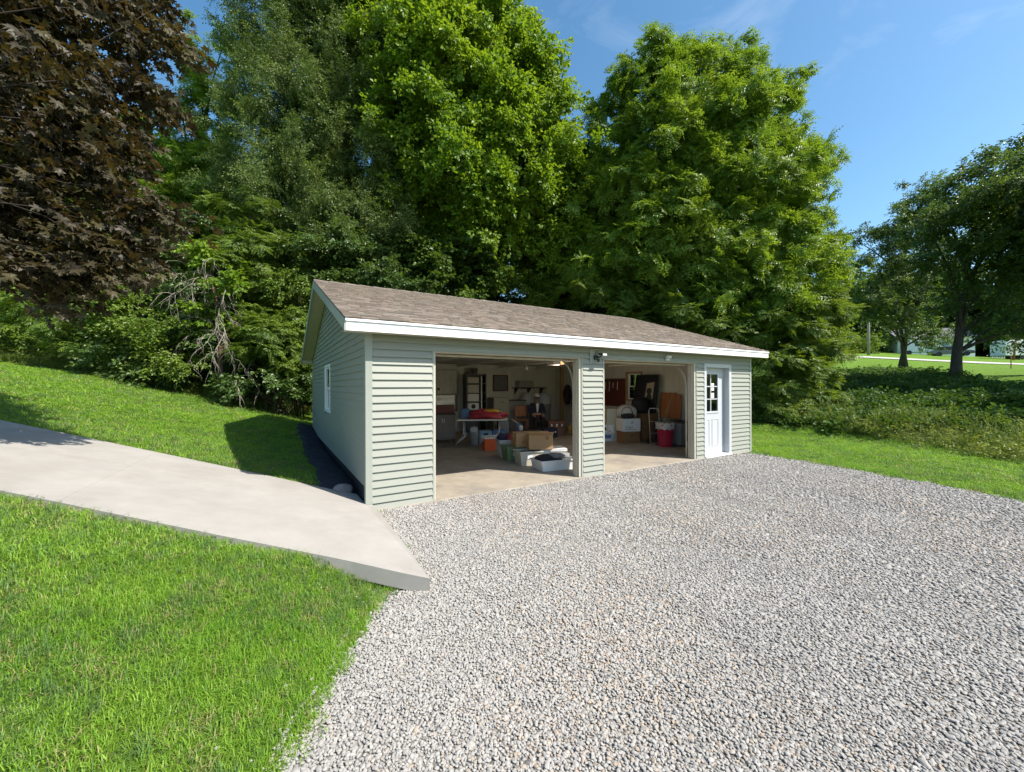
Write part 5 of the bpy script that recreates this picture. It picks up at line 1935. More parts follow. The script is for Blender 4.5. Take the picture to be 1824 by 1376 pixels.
def carton(name, label, x, y, w, d, h, rz=0.0, z=FZ, m='card', group=None, flaps=False, tape=True, cat='box', holes=False):
    t = thing(name, label, cat, (x, y, z), rz, group)
    if flaps:
        b = MB()
        tk = 0.008
        b.box(-w / 2, w / 2, -d / 2, -d / 2 + tk, 0, h).box(-w / 2, w / 2, d / 2 - tk, d / 2, 0, h)
        b.box(-w / 2, -w / 2 + tk, -d / 2 + tk, d / 2 - tk, 0, h).box(w / 2 - tk, w / 2, -d / 2 + tk, d / 2 - tk, 0, h).box(-w / 2 + tk, w / 2 - tk, -d / 2 + tk, d / 2 - tk, 0, h * .8)
        b.build('body', M[m], t)
        for s in (-1, 1):
            MB().hexa([(-w / 2, s * d / 2, h), (w / 2, s * d / 2, h), (w / 2, s * d / 2 + tk, h), (-w / 2, s * d / 2 + tk, h),
                       (-w / 2, s * (d / 2 + d * .28), h + .05 - .02 * s), (w / 2, s * (d / 2 + d * .28), h + .05 - .02 * s), (w / 2, s * (d / 2 + d * .28), h + .056 - .02 * s),
                       (-w / 2, s * (d / 2 + d * .28), h + .056 - .02 * s)]).build('flap', M[m], t)
    else:
        MB().box(-w / 2, w / 2, -d / 2, d / 2, 0, h - .006).build('body', M[m], t, bev=0.006)
        for s in (-1, 1):
            MB().box(-w / 2 + .001, w / 2 - .001, min(s * .002, s * d / 2), max(s * .002, s * d / 2) - 0.0005, h - .0055, h).build('flap', M[m], t)
    if tape:
        MB().box(-w / 2 - .001, w / 2 + .001, -.03, .03, h + .0002, h + .0016).build('tape', M['tape'], t)
        MB().box(-w / 2 - .0016, -w / 2 - .0002, -.03, .03, h - .10, h + .0016).build('tape', M['tape'], t)
    if holes:
        for s in (-1, 1):
            MB().box(-.05, .05, s * d / 2 - .002, s * d / 2 + .002, h * .62, h * .62 + .03).build('hand_hole', M['ink'], t, bev=0.0015)
    return t


def tote(name, label, x, y, w, d, h, rz=0.0, z=FZ, m='tub_clear', lid=None, group=None, cat='storage tub', taper=0.88):
    t = thing(name, label, cat, (x, y, z), rz, group)
    k = taper
    tk = 0.008
    a, b = w / 2, d / 2

    def ring(s, zz, inset=0):
        return [(-(a * s - inset), -(b * s - inset), zz), (a * s - inset, -(b * s - inset), zz), (a * s - inset, b * s - inset, zz), (-(a * s - inset), b * s - inset, zz)]
    V = ring(k, 0) + ring(1, h) + ring(1, h, tk) + ring(k, 0.01, tk)
    F = [(3, 2, 1, 0)]
    for o1 in (0, 4, 8):
        for i in range(4):
            j = (i + 1) % 4
            F.append((o1 + i, o1 + j, o1 + 4 + j, o1 + 4 + i))
    F.append((12, 13, 14, 15))
    me = MB().add(V, F)
    me.build('tub', M[m], t, bev=0.012, seg=2)
    r = MB()
    for (x0, x1, y0, y1) in ((-a - .018, a + .018, -b - .018, -b - .001), (-a - .018, a + .018, b + .001, b + .018), (-a - .018, -a - .001, -b - .001, b + .001), (a + .001, a + .018, -b - .001, b + .001)):
        r.box(x0, x1, y0, y1, h - .03, h - .004)
    r.build('rim', M[m], t, bev=0.005)
    if lid:
        MB().box(-a - .02, a + .02, -b - .02, b + .02, h, h + .022).build('lid', M[lid], t, bev=0.008)
        for s in (-1, 1):
            MB().box(s * (a + .02) - .012, s * (a + .02) + .012, -.05, .05, h - .06, h + .012).build('latch', M[lid], t, bev=0.004)
    return t


def lump(name, w, d, h, m, parent=None, seed=0, loc=(0, 0, 0), rough=0.14, n=3, rz=0, flat=0.25):
    """a soft heap of cloth or plastic"""
    bm = bmesh.new()
    bmesh.ops.create_icosphere(bm, subdivisions=n, radius=1.0)
    V = np.array([v.co[:] for v in bm.verts])
    F = [tuple(v.index for v in f.verts) for f in bm.faces]
    bm.free()
    s = 1 + rough * wob(V[:, 0] * 1.6 + seed * 3.1 + V[:, 2], V[:, 1] * 1.6 - seed + V[:, 2] * 1.7, 1.2, 8, seed % 9)
    V = V * s[:, None]
    V = np.sign(V) * np.abs(V) ** 0.8
    V = V * np.array([w / 2, d / 2, h / 2])
    V[:, 2] = np.maximum(V[:, 2], -h / 2 * (1 - flat)) + h / 2 * (1 - flat)
    mb = MB().add(V.tolist(), F)
    return mb.build(name, m, parent, loc, (0, 0, rz), smooth=True)


# --- left bay, near the opening
G_BOX = 'brown moving boxes in the left bay'
tote('storage_tub', 'cream storage tub under the brown cardboard boxes beside the shallow white tub', 3.50, 1.50, 0.48, 0.42, 0.29, CAMROT + 0.35, m='cream', lid=None)
lump('blanket', 0.40, 0.34, 0.08, M['greycloth'], None, 3, (3.50, 1.50, FZ + 0.20), rz=CAMROT + .35)
tag(bpy.data.objects['blanket'], 'grey blanket folded inside the cream storage tub', 'blanket')
carton('cardboard_box', 'sunlit brown cardboard box with an open top standing nearest the left bay opening', 3.74, 1.42, 0.50, 0.36, 0.29, CAMROT + 0.12, FZ + 0.318, 'card', G_BOX, flaps=True, tape=False)
carton('cardboard_box', 'brown cardboard box sealed with pale tape behind the open sunlit box', 3.62, 1.84, 0.46, 0.36, 0.30, CAMROT + 0.3, FZ + 0.318, 'card', G_BOX)
# what they stand on: two lidded tubs
tote('storage_tub', 'white lidded storage tub under the open cardboard box', 4.04, 1.40, 0.52, 0.44, 0.29, CAMROT + 0.15, m='tub_white', lid='tub_white')
sh_ = tote('shallow_tub', 'shallow clear white tub at the door opening filled with black and grey cloth', 3.70, 0.86, 0.80, 0.48, 0.20, CAMROT + 0.42, m='tub_white', taper=0.92)
lump('black_bag', 0.60, 0.36, 0.20, M['black'], None, 5, (3.62, 0.93, FZ + 0.10), rz=CAMROT + .42)
tag(bpy.data.objects['black_bag'], 'black fabric bag lying in the shallow white tub', 'bag')
lump('grey_towel', 0.46, 0.26, 0.13, M['greycloth'], None, 8, (3.80, 0.83, FZ + 0.20), rz=CAMROT + .3, rough=.22)
tag(bpy.data.objects['grey_towel'], 'crumpled grey towel on the black bag in the shallow tub', 'towel')
gt = tote('storage_tub', 'green lidded plastic storage tote on the garage floor', 3.47, 2.02, 0.44, 0.36, 0.31, CAMROT + 0.4, m='tub_green', lid='tub_green')
MB().box(-.09, .02, -.187, -.185, .12, .2).build('sticker', M['paper'], gt)
tote('storage_tub', 'cloudy clear storage tub heaped with red and navy odds and ends', 3.66, 2.50, 0.60, 0.42, 0.40, CAMROT + 0.3, m='tub_clear', taper=0.85)
for k, (dx, dyy, w, h, m, nm, lb) in enumerate(((-.18, .02, .24, .22, 'navy', 'cap', 'navy and white cap on top of the cloudy clear tub'), (.02, -.03, .22, .2, 'redvinyl', 'red_toy', 'red toy lying in the cloudy clear tub beside the cap'),
                                                (.19, .04, .22, .17, 'redvinyl', 'red_ribbon', 'bundle of red ribbon at the right of the cloudy clear tub'))):
    c, s = math.cos(CAMROT + .3), math.sin(CAMROT + .3)
    o = lump(nm, w, w * .9, h, M[m], None, 11 + k, (3.66 + dx * c - dyy * s, 2.50 + dx * s + dyy * c, FZ + 0.33), rough=.3)
    tag(o, lb, nm.replace('_', ' '))
cl_ = tote('cooler', 'orange picnic cooler with a white lid under the folding table end', 3.72, 3.55, 0.42, 0.32, 0.30, CAMROT + 0.35, m='orange', lid='tub_white', cat='cooler', taper=0.94)
MB().tube([(-.225, -.0, .22), (-.25, -.0, .36), (.25, -.0, .36), (.225, -.0, .22)], 0.009, 6).build('handle', M['tub_white'], cl_, smooth=True)

def print_on(obj_label, y, rects, m='ink'):
    """small flat print on the side of a box already built"""
    for o in list(bpy.data.objects):
        if o.parent is None and o.get('label') == obj_label:
            for (xa, xb, za, zb) in rects:
                MB().box(xa, xb, y - .0012, y - .0002, za, zb).build('print', M[m], o)


print_on('sunlit brown cardboard box with an open top standing nearest the left bay opening', -.18, [(-.17, -.09, .05, .055), (-.17, -.11, .065, .07), (.10, .16, .20, .26)], 'card_dark')
print_on('brown cardboard box sealed with pale tape behind the open sunlit box', -.21, [(-.12, .06, .10, .112), (-.12, .0, .13, .142)], 'card_dark')
print_on('cream storage tub under the brown cardboard boxes beside the shallow white tub', -.205, [(-.10, .02, .14, .22)], 'paper')

# --- folding table and what is on and under it
TX, TY, TR = 3.92, 4.30, CAMROT + 0.06
ft = thing('folding_table', 'white folding table with curved grey tube legs', 'table', (TX, TY, FZ), TR)
MB().box(-0.72, 0.62, -0.36, 0.36, 0.70, 0.74).build('tabletop', M['tabletop'], ft, bev=0.012)
for s in (-1, 1):
    x = -0.55 if s < 0 else 0.40
    for yy_ in (-0.27, 0.27):
        MB().tube([(x, yy_, .70), (x, yy_, .38), (x - .05 * -s * -1, yy_, .28), (x - .16, yy_, .12), (x - .22, yy_, .015)], 0.016, 8).build('leg', M['tubegrey'], ft, smooth=True)
    MB().tube([(x - .03, -.27, .33), (x - .03, .27, .33)], 0.013, 8).build('crossbar', M['tubegrey'], ft, smooth=True)
c, s = math.cos(TR), math.sin(TR)


def on_table(dx, dy_):
    return TX + dx * c - dy_ * s, TY + dx * s + dy_ * c


rx, ry = on_table(0.12, 0.0)
rf_ = thing('inflatable_raft', 'deflated red and yellow raft heaped on the folding table', 'raft', (rx, ry, FZ + .742), TR)
lump('raft_body', 1.02, 0.62, 0.24, M['redvinyl'], rf_, 21, rough=.3, n=4)
lump('raft_fold', 0.62, 0.5, 0.17, M['redvinyl'], rf_, 23, (-.14, .02, .10), rough=.34, n=4)
lump('yellow_panel', 0.44, 0.34, 0.10, M['yellowvinyl'], rf_, 25, (.08, -.06, .17), rough=.2)
lump('olive_panel', 0.24, 0.26, 0.09, M['tub_green'], rf_, 27, (.30, -.02, .16), rough=.2)
bx_, by_ = on_table(-0.52, 0.10)
carton('blue_box', 'small blue box standing left of the red raft on the folding table', bx_, by_, 0.20, 0.22, 0.26, TR, FZ + .742, 'blue', tape=False)
ux_, uy_ = on_table(-0.25, 0.10)
gb = thing('waste_bin', 'grey waste bin with a white bag under the folding table', 'bin', (ux_, uy_ + .1, FZ), TR)
MB().lathe([(0.11, 0), (0.115, .005), (0.145, .36), (0.15, .37), (0.138, .365), (0.105, .02)], 18).build('bucket', M['greyplastic'], gb, smooth=True)
lump('bag', 0.24, 0.24, 0.2, M['bag'], gb, 31, (0, 0, .33), rough=.25)
for k, (dx, dyy, w, h, m, lb) in enumerate(((.02, .62, .36, .34, 'paleblue', 'pale blue printed box on the floor behind the folding table'), (.40, .66, .34, .36, 'blue', 'blue storage box behind the folding table legs'))):
    qx, qy = on_table(dx, dyy)
    t = carton('printed_box', lb, qx, qy, w, .3, h, TR + .1, FZ, m, 'blue boxes behind the folding table', tape=False)
    MB().box(-.06, .07, -.1515, -.1505, .06, h - .06).build('printed_label', M['ink'], t)
    MB().box(-.04, .05, -.1535, -.152, .10, h - .12).build('printed_label', M['tub_white'], t)

# --- left bay, far part
ct = thing('tool_cart', 'grey brown cabinet on casters with a dark drawer chest on top', 'cabinet', (3.20, 5.55, FZ), CAMROT + 0.25)
MB().box(-.36, .34, -.26, .26, .10, .80).build('cabinet_body', M['cabinet_grey'], ct, bev=0.006)
MB().box(-.34, -.012, -.278, -.262, .13, .78).build('door', M['cabinet_grey'], ct, bev=0.003)
MB().box(-.008, .32, -.278, -.262, .13, .78).build('door', M['cabinet_grey'], ct, bev=0.003)
for s in (-1, 1):
    for q in (-1, 1):
        MB().tube([(s * .3 - .015, q * .2 - .02, .045), (s * .3 + .015, q * .2 - .02, .045)], 0.042, 12).build('caster', M['blackplastic'], ct)
    MB().tube([(s * .03 - .01, -.285, .58), (s * .03 - .01, -.285, .70)], .008, 6).build('handle', M['steel'], ct)
MB().box(-.38, .36, -.28, .28, .803, .83).build('worktop', M['cabinet_dark'], ct, bev=0.004)
dc = thing('drawer_chest', 'dark red brown wooden drawer chest standing on the grey cabinet', 'chest', (3.22, 5.58, FZ + .832), CAMROT + 0.25)
MB().box(-.34, .32, -.2, .22, 0, .22).build('chest_body', M['darkwood'], dc, bev=0.005)
for k in range(2):
    MB().box(-.32, .30, -.212, -.202, .015 + k * .1, .10 + k * .1).build('drawer', M['redwood'], dc, bev=0.003)
MB().box(-.35, .33, -.21, .23, .221, .24).build('chest_lid', M['redwood'], dc, bev=0.004)

rk = thing('tall_cabinet', 'tall dark open cabinet with pale boxes against the back wall', 'cabinet', (5.12, 7.40, FZ), -0.18)
k_ = MB().box(-.36, -.33, -.26, .26, 0, 2.06).box(.33, .36, -.26, .26, 0, 2.06).box(-.33, .33, .23, .26, 0, 2.06)
k_.build('carcass', M['cabinet_dark'], rk)
for z in (0.05, .78, 1.08, 1.38, 1.72, 2.03):
    MB().box(-.329, .329, -.25, .229, z - .012, z + .012).build('shelf', M['cabinet_dark'], rk)
MB().box(.16, .20, -.262, -.252, .8, 1.98).build('door_edge', M['tub_white'], rk)
for (z, h, m, lb) in ((.793, .24, 'tub_white', 'white box with a round dark print low in the tall dark cabinet'), (1.093, .26, 'tub_white', 'plain white box in the middle of the tall dark cabinet'), (1.393, .28, 'cream', 'cream box on the second shelf from the top of the tall dark cabinet'),
                      (1.733, .20, 'cream', 'yellowish box on the top shelf of the tall dark cabinet')):
    th = -0.18
    qx, qy = 5.12 + math.cos(th) * -.10 - math.sin(th) * -.05, 7.40 + math.sin(th) * -.10 + math.cos(th) * -.05
    t = carton('stored_box', lb, qx, qy, .40, .30, h, th, FZ + z, m, 'pale boxes in the tall dark cabinet', tape=False)
    if z < .9:
        MB().tube([(0, -.1505, h / 2), (0, -.1515, h / 2)], .08, 14).build('printed_disc', M['ink'], t)
sp_ = thing('metal_pail', 'dark metal pail on top of the tall cabinet', 'pail', (5.08, 7.36, FZ + 2.045))
MB().lathe([(.10, 0), (.13, .22), (.135, .22), (.125, .215), (.095, .01)], 16).build('pail', M['steel'], sp_, smooth=True)
MB().tube([(.13 * math.cos(a), 0, .22 + .07 * math.sin(a)) for a in np.linspace(0, PI, 9)], .005, 5).build('bail', M['steel'], sp_, smooth=True)

for (x, w, h, m, lb, nd) in ((6.02, .62, 1.22, 'cabinet_cream', 'cream enamel filing cabinet by the back wall', 4), (6.66, .80, 1.08, 'cabinet_light', 'wide light grey drawer cabinet with a black top by the back wall', 3)):
    fc = thing('filing_cabinet', lb, 'cabinet', (x, 7.30, FZ), -.05, 'cabinets along the back wall')
    MB().box(-w / 2, w / 2, -.28, .3, 0, h).build('cabinet_body', M[m], fc, bev=0.006)
    for k in range(nd):
        z0, z1 = .05 + k * (h - .08) / nd, .035 + (k + 1) * (h - .08) / nd
        d_ = MB().box(-w / 2 + .02, w / 2 - .02, -.298, -.282, z0, z1).build('drawer', M[m], fc, bev=0.004)
        MB().box(-.07, .07, -.315, -.299, (z0 + z1) / 2, (z0 + z1) / 2 + .02).build('drawer_pull', M['blackplastic'], d_)
    if nd == 3:
        MB().box(-w / 2 - .02, w / 2 + .02, -.31, .3, h + .002, h + .03).build('worktop', M['cabinet_dark'], fc)
pc = thing('wall_picture', 'framed picture with a dark red frame on the back wall', 'picture', (6.40, GW - WT - .002, 1.45))
for b in ((-.33, -.29, 0, .62), (.29, .33, 0, .62), (-.29, .29, 0, .04), (-.29, .29, .58, .62)):
    MB().box(b[0], b[1], -.03, 0, b[2], b[3]).build('frame', M['redwood'], pc)
MB().box(-.289, .289, -.018, -.001, .041, .579).build('canvas', M['greycloth'], pc)

sf = thing('wall_shelf', 'dark bracket shelf on the back wall above the grey tubs', 'shelf', (7.62, GW - WT - .015, 1.56))
MB().box(-.72, .72, -.36, 0, 0, .028).build('board', M['cabinet_dark'], sf)
for x in (-.6, 0, .6):
    MB().prism([(-.3, -.003), (-.004, -.003), (-.004, -.25)], x - .01, x + .01, 'x').build('bracket', M['blackplastic'], sf)
carton('grey_carton', 'plain grey box sitting on the dark wall shelf', 7.38, 7.62, .66, .30, .26, 0, 1.59, 'cabinet_light', tape=False)
for k, (x, lb) in enumerate(((7.30, 'grey round tub with an arched lid below the wall shelf, the left one'), (8.12, 'grey round tub with an arched lid below the wall shelf, the right one'))):
    tb = thing('round_tub', lb, 'tub', (x, 7.35, FZ), 0, 'grey round tubs below the wall shelf')
    MB().lathe([(.22, 0), (.25, .02), (.28, .9), (.28, .92)], 18).build('drum', M['greyplastic'], tb, smooth=True)
    MB().lathe([(.29, .922), (.29, .96), (.27, 1.12), (.2, 1.28), (.1, 1.36), (.001, 1.38)], 18).build('lid', M['tub_clear'], tb, smooth=True)

# plastic and foil sheeting tacked to the left part of the back wall
def sheet(name, x0, x1, z0, z1, m, label, amp, seed):
    nx, nz_ = 16, 16
    V = []
    for j in range(nz_ + 1):
        for i in range(nx + 1):
            x, z = x0 + (x1 - x0) * i / nx, z0 + (z1 - z0) * j / nz_
            V.append((x, GW - WT - 0.016 - amp * (1 + float(wob(x * 3 + seed, z * 3, 1.3))), z))
    F = [(j * (nx + 1) + i, j * (nx + 1) + i + 1, (j + 1) * (nx + 1) + i + 1, (j + 1) * (nx + 1) + i) for j in range(nz_) for i in range(nx)]
    o = MB().add(V, F).build(name, M[m], smooth=True)
    md = o.modifiers.new('thick', 'SOLIDIFY')
    md.thickness = 0.002
    return tag(o, label, 'sheeting')


sheet('plastic_sheet', 2.6, 4.66, 1.36, 2.25, 'sheeting', 'wrinkled dull plastic sheet tacked to the back wall left of the tall cabinet', .012, 1)
sheet('foil_sheet', 2.6, 4.62, 0.75, 1.35, 'foil', 'crumpled silver foil sheet on the back wall above the drawer chest', .02, 2)

cr_ = thing('crate', 'dark framed grey crate on the floor right of the blue boxes', 'crate', (5.75, 6.45, FZ), CAMROT + .2)
for b in ((-.2, -.17), (.17, .2)):
    MB().box(b[0], b[1], -.16, .16, 0, .46).build('side', M['cabinet_dark'], cr_)
MB().box(-.169, .169, -.15, .15, .02, .43).build('front_panel', M['greyplastic'], cr_)
MB().box(-.169, .169, -.16, .16, .431, .46).build('top_rail', M['cabinet_dark'], cr_)
for k in range(5):
    MB().box(-.13 + k * .06, -.118 + k * .06, -.162, -.151, .06, .4).build('slat', M['cabinet_light'], cr_)
oc = thing('orange_chair', 'orange brown wooden chair behind the crate', 'chair', (6.40, 6.30, FZ), CAMROT + .1)
MB().box(-.22, .22, -.2, .2, .43, .46).build('seat', M['orangewood'], oc, bev=.006)
MB().box(-.21, .21, .17, .195, .56, .92).build('backrest', M['orangewood'], oc, bev=.006)
for sx in (-1, 1):
    MB().obox((sx * .19, .19, 0), (sx * .19, .185, .9), .03, .035).build('leg', M['orangewood'], oc)
    MB().obox((sx * .19, -.17, 0), (sx * .19, -.17, .43), .03, .035).build('leg', M['orangewood'], oc)
vc = thing('carpet_sweeper', 'blue and white upright vacuum with a leaning pale handle', 'vacuum', (5.30, 4.75, FZ), CAMROT)
MB().box(-.14, .14, -.15, .12, .02, .10).build('floor_head', M['blackplastic'], vc, bev=.02)
MB().hexa([(-.08, -.03, .10), (.08, -.03, .10), (.08, .08, .10), (-.08, .08, .10), (-.06, .04, .50), (.06, .04, .50), (.06, .12, .50), (-.06, .12, .50)]).build('body', M['blue'], vc, bev=.02)
lump('dust_cup', .13, .12, .2, M['tub_white'], vc, 41, (.07, -.03, .28), rough=.03)
MB().tube([(0, .08, .48), (-.20, .05, .62)], .013, 8).build('handle', M['tub_white'], vc, smooth=True)

# seated figure in a dark jacket on a chair
fx, fy = 6.75, 5.85
hc = thing('high_chair', 'dark straight chair holding the seated figure', 'chair', (fx, fy, FZ), CAMROT + .15)
MB().box(-.23, .23, -.2, .22, .42, .46).build('seat', M['darkwood'], hc, bev=.006)
MB().box(-.22, .22, .20, .225, .55, 1.0).build('backrest', M['darkwood'], hc, bev=.006)
for sx in (-1, 1):
    MB().obox((sx * .2, .21, 0), (sx * .2, .212, 1.0), .035, .035).build('leg', M['darkwood'], hc)
    MB().obox((sx * .2, -.18, 0), (sx * .2, -.18, .42), .035, .035).build('leg', M['darkwood'], hc)


def skinned(name, joints, edges, radii, m, parent, sub=2):
    me = bpy.data.meshes.new(name)
    me.from_pydata([tuple(map(float, j)) for j in joints], edges, [])
    o = bpy.data.objects.new(name, me)
    COL.objects.link(o)
    o.parent = parent
    sk = o.modifiers.new('skin', 'SKIN')
    sk.use_smooth_shade = True
    for i, rr in enumerate(radii):
        me.skin_vertices[0].data[i].radius = rr if hasattr(rr, '__len__') else (rr, rr)
    me.skin_vertices[0].data[0].use_root = True
    sb = o.modifiers.new('smooth', 'SUBSURF')
    sb.levels = sb.render_levels = sub
    me.materials.append(m)
    return o


fg = thing('mannequin', 'seated mannequin in a dark jacket, white shirt, sunglasses and pale cap', 'mannequin', (fx, fy, FZ), CAMROT + .15)
J = [(0, .05, .53), (0, .09, .72), (0, .08, .93), (0, .06, 1.04), (0, .035, 1.12), (0, .01, 1.22), (0, .01, 1.29),
     (-.19, .08, .97), (-.25, -.02, .75), (-.16, -.20, .62), (.19, .08, .97), (.26, -.02, .75), (.17, -.20, .62),
     (-.10, -.05, .52), (-.13, -.40, .50), (-.14, -.42, .10), (-.14, -.54, .04), (.10, -.05, .52), (.13, -.40, .50), (.14, -.42, .10), (.14, -.54, .04)]
Ed = [(0, 1), (1, 2), (2, 3), (3, 4), (4, 5), (5, 6), (2, 7), (7, 8), (8, 9), (2, 10), (10, 11), (11, 12), (0, 13), (13, 14), (14, 15), (15, 16), (0, 17), (17, 18), (18, 19), (19, 20)]
Rr = [(.16, .12), (.15, .11), (.16, .105), .055, .052, (.082, .10), (.06, .075), .062, .045, .034, .062, .045, .034, .085, .066, .042, .035, .085, .066, .042, .035]
skinned('body', J, Ed, Rr, M['skin'], fg)
J2 = [(0, .055, .50), (0, .09, .72), (0, .08, .93), (0, .065, .99), (-.19, .08, .97), (-.25, -.02, .75), (-.185, -.15, .65), (.19, .08, .97), (.26, -.02, .75), (.195, -.15, .65)]
E2 = [(0, 1), (1, 2), (2, 3), (2, 4), (4, 5), (5, 6), (2, 7), (7, 8), (8, 9)]
skinned('jacket', J2, E2, [(.19, .145), (.175, .13), (.185, .125), (.09, .08), .078, .062, .052, .078, .062, .052], M['navy'], fg)
J3 = [(-.10, -.03, .54), (-.13, -.40, .51), (-.14, -.42, .14), (.10, -.03, .54), (.13, -.40, .51), (.14, -.42, .14)]
skinned('trousers', J3, [(0, 1), (1, 2), (0, 3), (3, 4), (4, 5)], [.105, .082, .058, .105, .082, .058], M['black'], fg)
MB().prism([(-.055, 1.02), (.055, 1.02), (.02, .72), (-.02, .72)], -.062, -.045, 'y').build('shirt_front', M['tub_white'], fg, bev=.004)
lump('beard', .15, .08, .13, M['greycloth'], fg, 51, (0, -.075, 1.08), rough=.1)
MB().box(-.085, .085, -.105, -.085, 1.205, 1.245).build('sunglasses', M['blackplastic'], fg, bev=.008)
MB().lathe([(.105, 0), (.108, .03), (.095, .075), (.06, .105), (.001, .115)], 16, (0, .01, 1.265), 0.95, 1.12).build('cap', M['tub_clear'], fg, smooth=True)
MB().prism([(-.08, -.09), (-.06, -.16), (0, -.185), (.06, -.16), (.08, -.09)], 1.262, 1.274, 'z').build('cap_peak', M['tub_clear'], fg)
for sx in (-1, 1):
    hb = skinned('hand', [(sx * .155, -.20, .615), (sx * .145, -.27, .60), (sx * .145, -.33, .585)], [(0, 1), (1, 2)], [(.034, .022), (.04, .02), (.026, .014)], M['skin'], fg, 1)

tr_ = thing('travel_trunk', 'brown leather trunk with brass catches in front of the seated mannequin', 'trunk', (7.00, 5.15, FZ), CAMROT + .12)
MB().box(-.28, .28, -.2, .2, 0, .34).build('trunk_body', M['trunkwood'], tr_, bev=.012)
MB().box(-.285, .285, -.205, .205, .344, .47).build('lid', M['trunkwood'], tr_, bev=.025)
for sx in (-.17, 0, .17):
    MB().box(sx - .02, sx + .02, -.218, -.206, .30, .38).build('catch', M['steel'], tr_, bev=.003)
for sx in (-.24, .24):
    MB().box(sx - .02, sx + .02, -.209, -.2065, .01, .45).build('strap', M['darkwood'], tr_)
yl = thing('yellow_jug', 'small yellow jug on the floor near the far right corner of the left bay', 'jug', (7.75, 5.30, FZ), 0.3)
MB().lathe([(.075, 0), (.085, .01), (.085, .2), (.06, .25), (.025, .27), (.025, .29)], 16).build('bottle', M['yellow'], yl, smooth=True)
MB().lathe([(.03, .291), (.03, .32), (.001, .322)], 12).build('cap', M['tub_white'], yl)
MB().tube([(.05, 0, .25), (.095, 0, .24), (.10, 0, .17), (.083, 0, .14)], .012, 6).build('handle', M['yellow'], yl, smooth=True)
# dark hanging coats and a long handled tool near the post
for k, (x, y, z, h, lb) in enumerate(((8.45, 6.3, .95, .75, 'black coat hanging by the lumber post'), (8.70, 6.15, .55, 1.0, 'long dark coat hanging nearest the lumber post'))):
    lump('hanging_coat', .34, .2, h, M['black'], None, 61 + k, (x, y, z), rough=.12, flat=.02)
    ob = [o for o in bpy.data.objects if o.name.startswith('hanging_coat')][-1]
    tag(ob, lb, 'coat', 'dark coats by the post')
for k, (x, z0, z1, lb) in enumerate(((7.95, .9, 1.55, 'garden rake hung on the back wall, nearest the shelf'), (8.30, 1.0, 1.62, 'small spade hung on the back wall'), (8.50, .85, 1.6, 'broom hung on the back wall near the corner'))):
    tl = thing('hanging_tool', lb, 'tool', (x, GW - WT - .03, 0), 0, 'long tools hung on the back wall')
    MB().tube([(0, 0, z0), (.02, 0, z1)], .012, 6).build('handle', M['lumber'], tl)
    MB().hexa([(-.08, -.015, z0 - .2), (.08, -.015, z0 - .2), (.08, .0, z0 - .2), (-.08, 0, z0 - .2), (-.03, -.012, z0), (.03, -.012, z0), (.03, .0, z0), (-.03, 0, z0)]).build('blade', M['blackplastic'], tl)
# overhead: opener with an amber lens and a pull cord lamp
def lens_glow():
    m, nt, out = new_mat('lit_amber_lens')
    e = nt.nodes.new('ShaderNodeEmission')
    e.inputs['Color'].default_value = (1.0, 0.50, 0.22, 1)
    e.inputs['Strength'].default_value = 0.9
    nt.links.new(e.outputs['Emission'], out.inputs['Surface'])
    return m


op = thing('door_opener', 'garage door opener with an amber lens under the ceiling of the right bay', 'opener', (5.42, 3.1, 2.20))
MB().box(-.16, .10, -.14, .14, 0, .16).build('motor_case', M['tub_white'], op, bev=.015)
MB().hexa([(.101, -.13, .01), (.24, -.12, .02), (.24, .12, .02), (.101, .13, .01), (.101, -.13, .15), (.24, -.12, .13), (.24, .12, .13), (.101, .13, .15)]).build('lens', lens_glow(), op, bev=.015)
for sx in (-.12, .08):
    MB().box(sx - .015, sx + .015, -.012, .012, .161, .199).build('hanger', M['steel'], op)
MB().box(-.015, .015, -2.6, -.141, .09, .12).build('rail', M['steel'], op)
lamp_data = bpy.data.lights.new('opener_bulb', 'POINT')
lamp_data.energy = 11.0
lamp_data.color = (1.0, 0.80, 0.58)
lamp_data.shadow_soft_size = 0.06
lamp = bpy.data.objects.new('opener_bulb', lamp_data)
COL.objects.link(lamp)
lamp.parent = op
lamp.location = (0.17, 0.0, -0.08)
pl_ = thing('pull_cord', 'white bulb on a short cord below the ceiling', 'light', (5.9, 5.2, 2.2))
MB().tube([(0, 0, .25), (0, 0, .06)], .006, 6).build('cord', M['tub_white'], pl_)
MB().lathe([(.001, -.055), (.025, -.045), (.032, -.02), (.02, .03), (.016, .06)], 12).build('bulb', M['tub_white'], pl_, smooth=True)
tag(MB().box(8.18, 8.26, GW - WT - .03, GW - WT - .014, 1.55, 1.66).build('thermostat', M['tub_white'], bev=.004), 'small white thermostat box on the back wall', 'thermostat')
tag(MB().box(3.86, 3.94, GW - WT - .075, GW - WT - .05, 1.50, 1.59).build('wall_socket', M['blackplastic'], bev=.004), 'small black socket on the plastic sheet of the back wall', 'socket')

